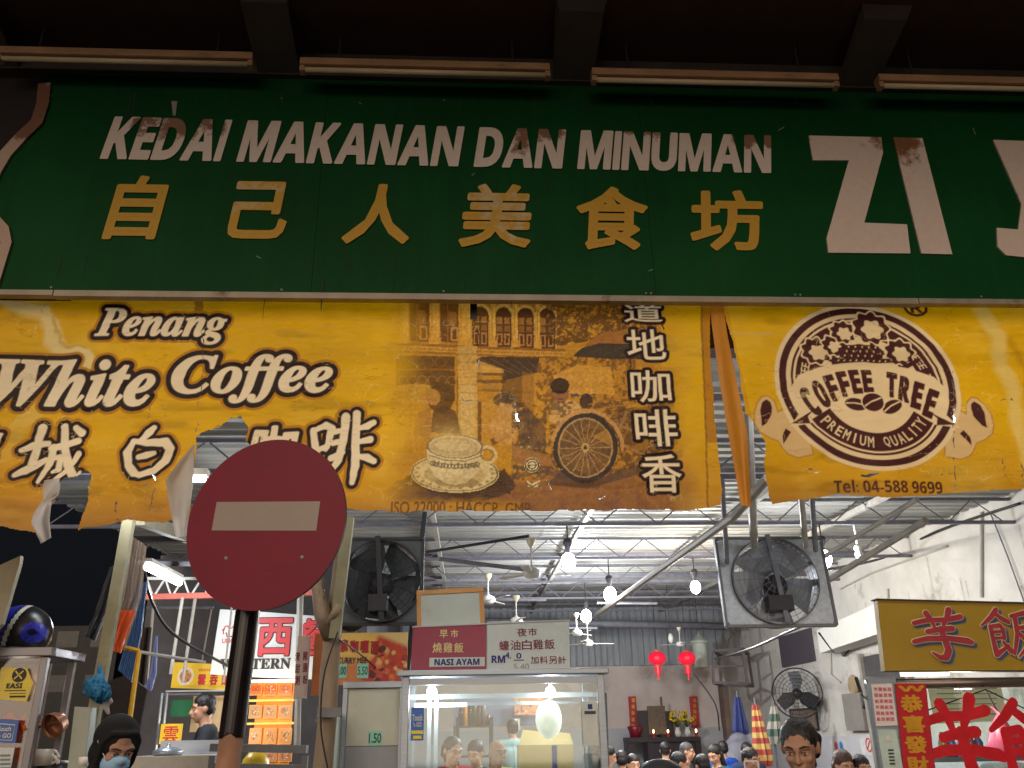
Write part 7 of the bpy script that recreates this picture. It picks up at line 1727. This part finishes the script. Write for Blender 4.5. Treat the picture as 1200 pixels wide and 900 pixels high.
MB().tube([W(707, 812, 7.55), (W(706, 900, 7.55).x, 7.55, .12)], .03, 8).build('strip_post', steel_dull, t)
# folded parasols
def parasol(px0, py0, px1, py1, Y, ma, mb_, lb, stripes=9):
    a, c = W(px1, py1, Y), W(px0, py0, Y); d = c - a; t = thing('folded_parasol', lb, 'parasol', a, 'folded parasols leaning in the rear corner')
    for s_ in range(stripes):
        t0, t1 = s_ / stripes, (s_ + 1) / stripes; r0, r1 = [.13 - .10 * max(0, (q - .15)) if q > .15 else .09 + .04 * q / .15 for q in (t0, t1)]
        m_ = MB(); n = 16; p0, p1 = a + d * t0, a + d * t1
        for p, r in ((p0, r0), (p1, r1)):
            for k in range(n): an = 2 * math.pi * k / n; f2 = 1 + .18 * math.cos(8 * an); m_.v.append((p.x + r * f2 * math.cos(an), p.y + r * f2 * math.sin(an), p.z))
        for k in range(n): m_.f.append((k, (k + 1) % n, n + (k + 1) % n, n + k))
        m_.f.append(tuple(range(n))); m_.f.append(tuple(range(2 * n - 1, n - 1, -1))); m_.build('cloth_band', ma if s_ % 2 == 0 else mb_, t)
    MB().tube([(a.x - d.x * .3, a.y, .12), a, c + Vector((0, 0, .09))], .018, 8).build('pole', steel_dull, t); return t
pbm = S('parasol_blue', (34, 46, 104), noise=.15); pr_ = S('parasol_red', (150, 58, 52), noise=.15); py_ = S('parasol_yellow', (182, 152, 84), noise=.15); pg = S('parasol_green', (70, 92, 80), noise=.2); pw_ = S('parasol_cream', (156, 154, 142), noise=.1)
parasol(864, 817, 869, 868, 15, pbm, pbm, 'folded plain blue parasol in the rear corner', 4)
parasol(885, 826, 896, 898, 13, pr_, py_, 'folded red and yellow striped parasol behind the standing woman', 11)
parasol(907, 828, 908, 872, 14, pw_, pg, 'folded green and cream parasol behind the standing woman', 5)
t = thing('grey_tarp_heap', 'grey tarpaulin draped over a heap under the blue parasol', 'tarpaulin', W(866, 880, 14.5))
blob([[(W(856, 900, 14.5), .35), (W(866, 872, 14.6), .18)], [(W(874, 900, 14.6), .3), (W(882, 868, 14.6), .12)], [(Vector((W(866, 900, 14.5).x, 14.5, .35)), .4), (W(866, 890, 14.5), .3)]], .03, 'tarp_sheet', S('tarp_grey', (120, 120, 130), noise=.2, bump=.8, scale=4), t, 3)
# ================================================================== PEOPLE
skin_a = S('skin_tan', (170, 130, 108), rough=.75, noise=.06, scale=20); skin_b = S('skin_light', (196, 148, 120), rough=.55, noise=.05, scale=20); skin_c = S('skin_brown', (120, 76, 56), rough=.5, noise=.06, scale=20)
hair_m = S('black_hair', (26, 22, 22), rough=.45, noise=.3, scale=60, bump=.5, aniso=(1, 1, .15)); hair_br = S('brown_hair', (70, 42, 30), rough=.45, noise=.3, scale=60, bump=.4)
eye_w = S('eye_white', (215, 210, 200), rough=.2, noise=0); eye_d = S('eye_dark', (20, 14, 12), rough=.15, noise=0); lip_m = S('lips', (150, 72, 66), rough=.4, noise=.05)
trs = S('dark_trousers', (34, 34, 40), rough=.9, noise=.15)
def person(label, px, py, Y, pose='sit', face=0., skin=None, shirt=None, hair='short', hairm=None, detail=False, lean=0., arms='table', tilt=0., group=None, extra=None, sleeves='short', base=None):
    near = detail; detail = True
    skin = skin or skin_b; hairm = hairm or hair_m
    top = W(px, py, Y); base = .12 if base is None and Y > 4.3 else (base or 0.)
    H = 1.70; sc = 1.0
    if pose == 'stand': sc = (top.z - base) / 1.715
    else: sc = rnd.uniform(.90, 1.03); tilt += rnd.uniform(-.1, .25); face += rnd.uniform(-.3, .3)
    t = thing('person', label, 'person', (top.x, Y, base), group); t.rotation_euler = (0, 0, face)
    V = Vector
    # local skeleton, facing -y
    sx = math.sin(lean); cz = math.cos(lean)
    if pose == 'stand': hip = V((0, 0, .93)); kn = [V((s * .10, -.01, .50)) for s in (-1, 1)]; an = [V((s * .11, .02, .09)) for s in (-1, 1)]
    else:
        seat = (top.z - base) / sc - .86; hip = V((0, .02, seat + .07)); kn = [V((s * .12, -.42, seat + .06)) for s in (-1, 1)]; an = [V((s * .13, -.36, .09 if seat > .25 else .09)) for s in (-1, 1)]
    up = lambda h, y=0., x=0.: hip + V((x, y - sx * h, cz * h))
    waist, chest, neck = up(.17), up(.36), up(.56)
    sh = [up(.50, .0, s * .165) for s in (-1, 1)]
    hd = up(.70, -.02)
    if pose == 'stand': top_local = 1.715
    Rh = Matrix.Rotation(tilt, 3, 'X')
    hp = lambda x, y, z: hd + Rh @ V((x, y, z))
    if arms == 'table': el = [up(.26, -.05, s * .23) for s in (-1, 1)]; wr = [up(.20, -.28, s * .12) for s in (-1, 1)]
    elif arms == 'down': el = [up(.24, .02, s * .22) for s in (-1, 1)]; wr = [up(.0, -.04, s * .23) for s in (-1, 1)]
    elif arms == 'work': el = [up(.22, -.12, s * .21) for s in (-1, 1)]; wr = [up(.10, -.36, s * .10) for s in (-1, 1)]
    elif arms == 'phone': el = [up(.24, -.02, -.21), up(.22, -.06, .22)]; wr = [up(.50, -.22, -.16), up(.14, -.25, .05)]
    ch = [[(hip + V((-.07, 0, 0)), .115), (hip + V((.07, 0, 0)), .115)], [(hip, .125), (waist, .112), (chest + V((0, .0, 0)), .125)], [(chest + V((-.07, 0, .02)), .105), (chest + V((.07, 0, .02)), .105)],
          [(sh[0], .058), (up(.52, .01), .07), (sh[1], .058)], [(up(.50, .01), .065), (neck, .052), (hd + V((0, .015, -.05)), .052)]]
    for s in (0, 1):
        ch += [[(hip + V((-.09 if s == 0 else .09, 0, -.02)), .095), (kn[s], .06), (an[s], .04)], [(an[s] + V((0, .02, -.05)), .038), (an[s] + V((0, -.13, -.06)), .03)], [(sh[s], .056), (el[s], .040), (wr[s], .027)]]
        d = (wr[s] - el[s]).normalized(); pc = wr[s] + d * .05; side = d.cross(V((0, 0, 1))).normalized() if abs(d.z) < .95 else V((1, 0, 0)); dn = d.cross(side).normalized() * (1 if s else 1)
        ch += [[(wr[s], .025), (pc, .03)]]
        if near:
            for k, (off_, ln) in enumerate(((-.027, .062), (-.009, .075), (.009, .07), (.026, .055))):
                b0 = pc + d * .02 + side * off_; m0 = b0 + d * ln * .55; ch += [[(b0, .0105), (m0, .0095), (m0 + (d * .6 + V((0, 0, -.7))).normalized() * ln * .5, .008)]]
            ch += [[(wr[s] + d * .02 + side * (.028 if s == 0 else -.028), .012), (pc + side * (.05 if s == 0 else -.05) + V((0, 0, -.01)), .010), (pc + d * .03 + side * (.052 if s == 0 else -.052), .008)]]
    # head: skull, jaw, cheeks, nose, brow, ears
    ch += [('e', hp(0, .012, .022), (.073, .090, .088), Rh), ('e', hp(0, -.018, -.035), (.060, .066, .072), Rh), ('e', hp(0, -.048, -.085), (.030, .026, .022), Rh)]
    if detail: ch += [[(hp(0, -.086, .012), .007), (hp(0, -.103, -.022), .0125)], [(hp(-.011, -.092, -.026), .009), (hp(.011, -.092, -.026), .009)], [(hp(-.045, -.066, .028), .012), (hp(0, -.080, .026), .011), (hp(.045, -.066, .028), .012)],
               ('e', hp(-.036, -.058, -.022), (.022, .022, .02), Rh), ('e', hp(.036, -.058, -.022), (.022, .022, .02), Rh), [(hp(-.018, -.084, -.055), .008), (hp(0, -.090, -.053), .009), (hp(.018, -.084, -.055), .008)]]
    for s in (-1, 1): ch += [('e', hp(s * .074, .015, -.005), (.011, .018, .030), Rh)]
    vx = .0068 if near else .0105
    body = blob(ch, vx, 'body', skin, t, 3, world=False)
    # shirt: torso + sleeves
    if shirt:
        sc_ = [[(hip + V((-.075, 0, 0)), .128), (hip + V((.075, 0, 0)), .128)], [(hip, .138), (waist, .128), (chest, .140)], [(chest + V((-.075, 0, .02)), .12), (chest + V((.075, 0, .02)), .12)], [(sh[0], .072), (up(.505, .012), .082), (sh[1], .072)]]
        for s in (0, 1):
            e = sh[s].lerp(el[s], .75) if sleeves == 'short' else el[s]; sc_ += [[(sh[s], .072), (e, .06)]]
            if sleeves == 'long': sc_ += [[(el[s], .056), (wr[s], .04)]]
        blob(sc_, vx * 1.2, 'shirt', shirt, t, 3, world=False, post=ruffle(.022, .16, int(px) % 89, .8))
    tr_ = [[(hip + V((-.08, 0, -.01)), .125), (hip + V((.08, 0, -.01)), .125)]]
    for s in (0, 1): tr_ += [[(hip + V((-.09 if s == 0 else .09, 0, -.03)), .112), (kn[s], .076), (an[s] + V((0, 0, .02)), .058)]]
    blob(tr_, .016, 'trousers', trs, t, 3, world=False)
    if hair == 'short': blob([('e', hp(0, .022, .042), (.081, .094, .088), Rh), ('e', hp(0, .048, .0), (.074, .062, .07), Rh)], vx * .8, 'hair', hairm, t, 1, world=False, post=ruffle(.0035 if near else .012, .02, int(px) % 97))
    elif hair == 'long': blob([('e', hp(0, .024, .042), (.083, .095, .090), Rh), ('e', hp(0, .05, -.01), (.084, .065, .10), Rh), [(hp(-.07, .03, -.0), .026), (hp(-.078, .03, -.14), .028)], [(hp(.07, .03, 0), .026), (hp(.078, .03, -.14), .028)], [(hp(0, .07, 0), .06), (hp(0, .07, -.16), .055)]], vx * .8, 'hair', hairm, t, 1, world=False, post=ruffle(.0035 if near else .012, .02, int(px) % 97))
    elif hair == 'tied': blob([('e', hp(0, .022, .034), (.080, .093, .085), Rh), [(hp(-.060, .05, .02), .03), (hp(-.045, .075, -.05), .026)], [(hp(.060, .05, .02), .03), (hp(.045, .075, -.05), .026)], ('e', hp(0, .05, .0), (.078, .062, .075), Rh), [(hp(0, .10, .0), .035), (hp(.0, .125, -.05), .028), (hp(.02, .125, -.12), .018)]], vx * .8, 'hair', hairm, t, 1, world=False, post=ruffle(.0035 if near else .012, .02, int(px) % 97))
    elif hair == 'hijab':
        def openface(co): return co
        blob([('e', hp(0, .030, .028), (.099, .100, .102), Rh), ('e', hp(0, .032, -.045), (.099, .080, .095), Rh), [(hp(-.05, -.0, -.115), .045), (hp(.05, -.0, -.115), .045)], [(hp(0, .0, -.13), .075), (up(.50, .0), .11)], [(sh[0] + V((.03, 0, .01)), .075), (up(.46, -.04), .12), (sh[1] + V((-.03, 0, .01)), .075)],
              [(hp(-.082, -.030, .04), .011), (hp(-.055, -.042, .085), .012), (hp(0, -.058, .092), .012), (hp(.055, -.042, .085), .012), (hp(.082, -.030, .04), .011)], [(hp(-.082, -.030, .04), .012), (hp(-.078, -.03, -.06), .016), (hp(-.04, -.04, -.12), .022)], [(hp(.082, -.030, .04), .012), (hp(.078, -.03, -.06), .016), (hp(.04, -.04, -.12), .022)]], vx, 'headscarf', hairm, t, 3, world=False)
    if detail:
        for s in (-1, 1):
            c = hp(s * .031, -.074, .004)
            MB().ell(c, (.0145, .008, .0075), 12, 8, Rh).build('eye', eye_w, t, world=False, smooth=True)
            MB().ell(c + V((0, -.0050, -.002)), (.0055, .004, .005), 10, 6, Rh).build('iris', eye_d, t, world=False, smooth=True)
            MB().ell(c + V((0, -.001, .0045)), (.0165, .0095, .0065), 12, 8, Rh).build('eyelid', skin, t, world=False, smooth=True)
            MB().tube([hp(s * .014, -.083, .009), hp(s * .031, -.084, .0135), hp(s * .047, -.074, .008)], [.0010, .0016, .001], 6).build('eyelash', hair_m, t, world=False, smooth=True)
            MB().tube([hp(s * .013, -.089, .030), hp(s * .032, -.087, .037), hp(s * .052, -.073, .031)], [.003, .004, .002], 6).build('eyebrow', hair_m, t, world=False, smooth=True)
        if not extra or 'mask' not in extra: MB().ell(hp(0, -.090, -.056), (.022, .008, .0075), 14, 8, Rh).build('mouth', lip_m, t, world=False, smooth=True)
    if extra: 
        for fn in extra.values(): fn(t, hp, up, sh, el, wr, V)
    t.scale = (sc, sc, sc); 
    # put the head's top where the photo has it
    hl = (hd + V((0, 0, .112))) * sc; hl.rotate(t.rotation_euler); t.location.x = top.x - hl.x; t.location.y = Y - hl.y
    if pose == 'stand': t.location.z = base
    else:
        # a plain stool carries every seated guest
        s_ = thing('stool', 'plastic stool under the ' + ' '.join(label.split()[:12]), 'stool', (t.location.x, t.location.y + .03, base)); s_.rotation_euler = (0, 0, face); zs2 = (hip.z - .13) * sc
        MB().box((-.16, -.14, zs2 - .03), (.16, .16, zs2)).build('seat', S('stool_red', (150, 30, 30), rough=.4), s_, world=False, bevel=.008)
        for a_ in (-1, 1):
            for b_ in (-1, 1): MB().bar((a_ * .13, .01 + b_ * .12, zs2 - .031), (a_ * .17, .01 + b_ * .16, .0), .03).build('leg', MATS['stool_red'], s_, world=False)
    return t
cl = lambda n, c: S('cloth_' + n, c, rough=.85, noise=.1, scale=12)
# masked woman in a headscarf
mask_m = S('surgical_mask_blue', (150, 190, 225), rough=.7, noise=.04)
def fmask(t, hp, up, sh, el, wr, V):
    blob([('e', hp(0, -.038, -.058), (.066, .074, .056)), ('e', hp(0, -.066, -.030), (.036, .056, .028))], .006, 'face_mask', mask_m, t, 4, world=False)
    for s in (-1, 1): MB().tube([hp(s * .05, -.06, -.03), hp(s * .082, -.02, .01), hp(s * .092, .0, .03)], .0025, 5).build('ear_loop', white_plastic, t, world=False)
def flan(t, hp, up, sh, el, wr, V):
    MB().tube([up(.50, -.13, -.07), up(.30, -.17, -.03)], .008, 6).build('lanyard', redc, t, world=False); MB().tube([up(.50, -.13, .07), up(.30, -.17, .03)], .008, 6).build('lanyard', redc, t, world=False)
person('woman in a black headscarf and pale blue face mask looking down', 140, 850, 3.9, 'stand', math.radians(42), skin_a, cl('black_jacket', (26, 27, 30)), 'hijab', S('scarf_black', (18, 18, 21), rough=.9, noise=.2), True, .1, 'work', math.radians(30), None, {'mask': fmask, 'lan': flan}, 'long')
# standing woman, right of centre
def fphone(t, hp, up, sh, el, wr, V):
    w = wr[0]; p0 = w + V((.0, -.05, .10)); 
    m_ = MB()
    for a_, b_ in (((-.028, -.055), (.028, -.055)), ((.028, -.055), (.028, .055)), ((.028, .055), (-.028, .055)), ((-.028, .055), (-.028, -.055)), ((-.028, .01), (.028, .01))): m_.bar(p0 + V((a_[0], 0, a_[1])), p0 + V((b_[0], 0, b_[1])), .006)
    m_.build('white_holder', white_plastic, t, world=False)
person('woman with tied back dark hair and lowered eyes right of the striped parasol', 934, 851, 3.45, 'stand', math.radians(-30), skin_a, cl('dark_brown', (52, 44, 46)), 'tied', None, True, .04, 'phone', math.radians(20), None, {'ph': fphone}, 'short')
# cook in dark shirt
def fstrap(t, hp, up, sh, el, wr, V):
    MB().tube([up(.55, .10, .12), up(.40, .17, .12), up(.15, .16, .12)], .012, 6).build('apron_strap', white_plastic, t, world=False)
person('man in a dark grey T-shirt working side on before the yellow noodle sign', 239, 817, 7.9, 'stand', math.radians(-68), skin_b, cl('charcoal', (42, 46, 54)), 'short', None, False, .16, 'work', math.radians(8), None, {'s': fstrap}, 'short')
HZ = lambda px: W(px, 860, 10)
G = 'guests seated at the tables'
def guest(lb, px, py, Y, face, shirt, hair='short', sk=None, hm=None, lean=.05, tilt=.15, det=False):
    return person(lb, px, py, Y, 'sit', math.radians(face), sk or skin_b, shirt, hair, hm, det, lean, 'table', tilt, G)
guest('woman in a red T-shirt seen through the glass case at its left', 531, 867, 8.2, 40, cl('red', (190, 34, 44)), 'tied', det=True)
guest('bald man in a yellow shirt seen through the glass case', 583, 870, 8.2, 20, cl('yellow', (224, 190, 50)), 'none', skin_a, det=True)
person('person in a pale blue shirt standing back turned behind the bald man', 600, 846, 11, 'stand', math.radians(190), skin_b, cl('pale_blue', (150, 185, 190)), 'short', None, False, .03, 'down')
guest('guest in dark clothes beside the red shirted woman in the glass case', 557, 872, 9.0, -20, cl('navy', (36, 42, 60)), 'short')
guest('woman with long black hair just right of the cart post', 713, 877, 11.0, 70, cl('black', (30, 30, 34)), 'long')
guest('guest with black hair and dark jacket, second from the cart post', 728, 883, 12.0, 160, cl('slate', (60, 62, 74)), 'short')
guest('guest with a short fringe facing the camera, third from the cart post', 742, 887, 11.5, 10, cl('grey', (110, 110, 116)), 'short')
guest('guest in a white shirt seen from behind before the altar', 779, 872, 13.0, 180, cl('white', (205, 208, 208)), 'short')
guest('older man with short greying hair between altar and rack', 805, 873, 12.0, 60, cl('olive', (84, 84, 74)), 'short', None, S('grey_hair', (70, 68, 70), noise=.3, scale=60))
guest('man with his head low in front of the grey haired man', 796, 885, 10.5, 80, cl('cream', (190, 180, 160)), 'short', skin_b)
guest('woman with long black hair facing left near the grey tarpaulin', 837, 876, 12.0, -50, cl('teal', (40, 80, 96)), 'long')
guest('person in a bright blue shirt behind the long haired woman', 846, 871, 13.6, 200, cl('blue', (30, 84, 190)), 'short')
guest('guest seen from behind between the long haired woman and the grey haired man', 822, 888, 9.5, 180, cl('brown', (70, 56, 50)), 'short')
guest('child with a red and blue shirt in front of the striped parasol', 879, 880, 10.0, 30, cl('red_blue', (170, 60, 80)), 'short', skin_a)
guest('guest with a round black head of hair right behind the child', 874, 873, 13.0, 170, cl('dark_blue', (40, 52, 90)), 'short')
guest('woman with long brown hair seated below the painted notice', 987, 884, 8.2, 0, cl('white_top', (200, 196, 196)), 'long', None, hair_br)
guest('man with short black hair seated right of the brown haired woman', 1008, 889, 8.2, 0, cl('dark_grey', (56, 56, 60)), 'short')
person('person in a pale grey T-shirt bending away behind stall glass', 1168, 862, 6.9, 'stand', math.radians(150), skin_b, cl('pale_grey', (196, 200, 206)), 'short', None, False, .35, 'work')
# tables for the guests
for k, (px, py, Y, lb) in enumerate(((740, 940, 11.2, 'round grey table among the guests near the altar'), (570, 950, 7.6, 'round grey table in front of the bald man'), (815, 940, 11.0, 'round grey table among the guests below the rack'), (1000, 950, 7.4, 'round grey table before the brown haired woman'))):
    c = W(px, py, Y); t = thing('round_table', lb, 'table', (c.x, Y, .12), 'round dining tables'); 
    MB().lathe([(0, .72), (.42, .72), (.43, .735), (.42, .75), (0, .75)], (c.x, Y, .12), 'z', 32).build('table_top', white_plastic, t); MB().lathe([(0, .0), (.25, 0), (.24, .03), (.04, .06), (.04, .719), (0, .719)], (c.x, Y, .12), 'z', 20).build('pedestal', dark_iron, t)
c = W(773, 893, 9.0); t = thing('office_chair', 'black rounded chair back at the bottom beside the white shirted guest', 'chair', (c.x, 9.0, .12))
MB().ell(c + Vector((0, 0, -.12)), (.24, .05, .15), 24, 12).build('backrest', black_plastic, t, smooth=True); MB().box((c.x - .22, 8.6, .55), (c.x + .22, 9.0, .61)).build('seat', black_plastic, t, bevel=.01); MB().tube([(c.x, 8.8, .55), (c.x, 8.8, .16)], .03).build('stem', steel_dull, t); MB().bar((c.x - .25, 8.8, .15), (c.x + .25, 8.8, .15), .05).build('foot_bar', black_plastic, t); MB().bar((c.x, 8.98, .6), (c.x, 9.03, c.z - .2), .05).build('back_stem', black_plastic, t)
bpy.data.objects.remove(_to)
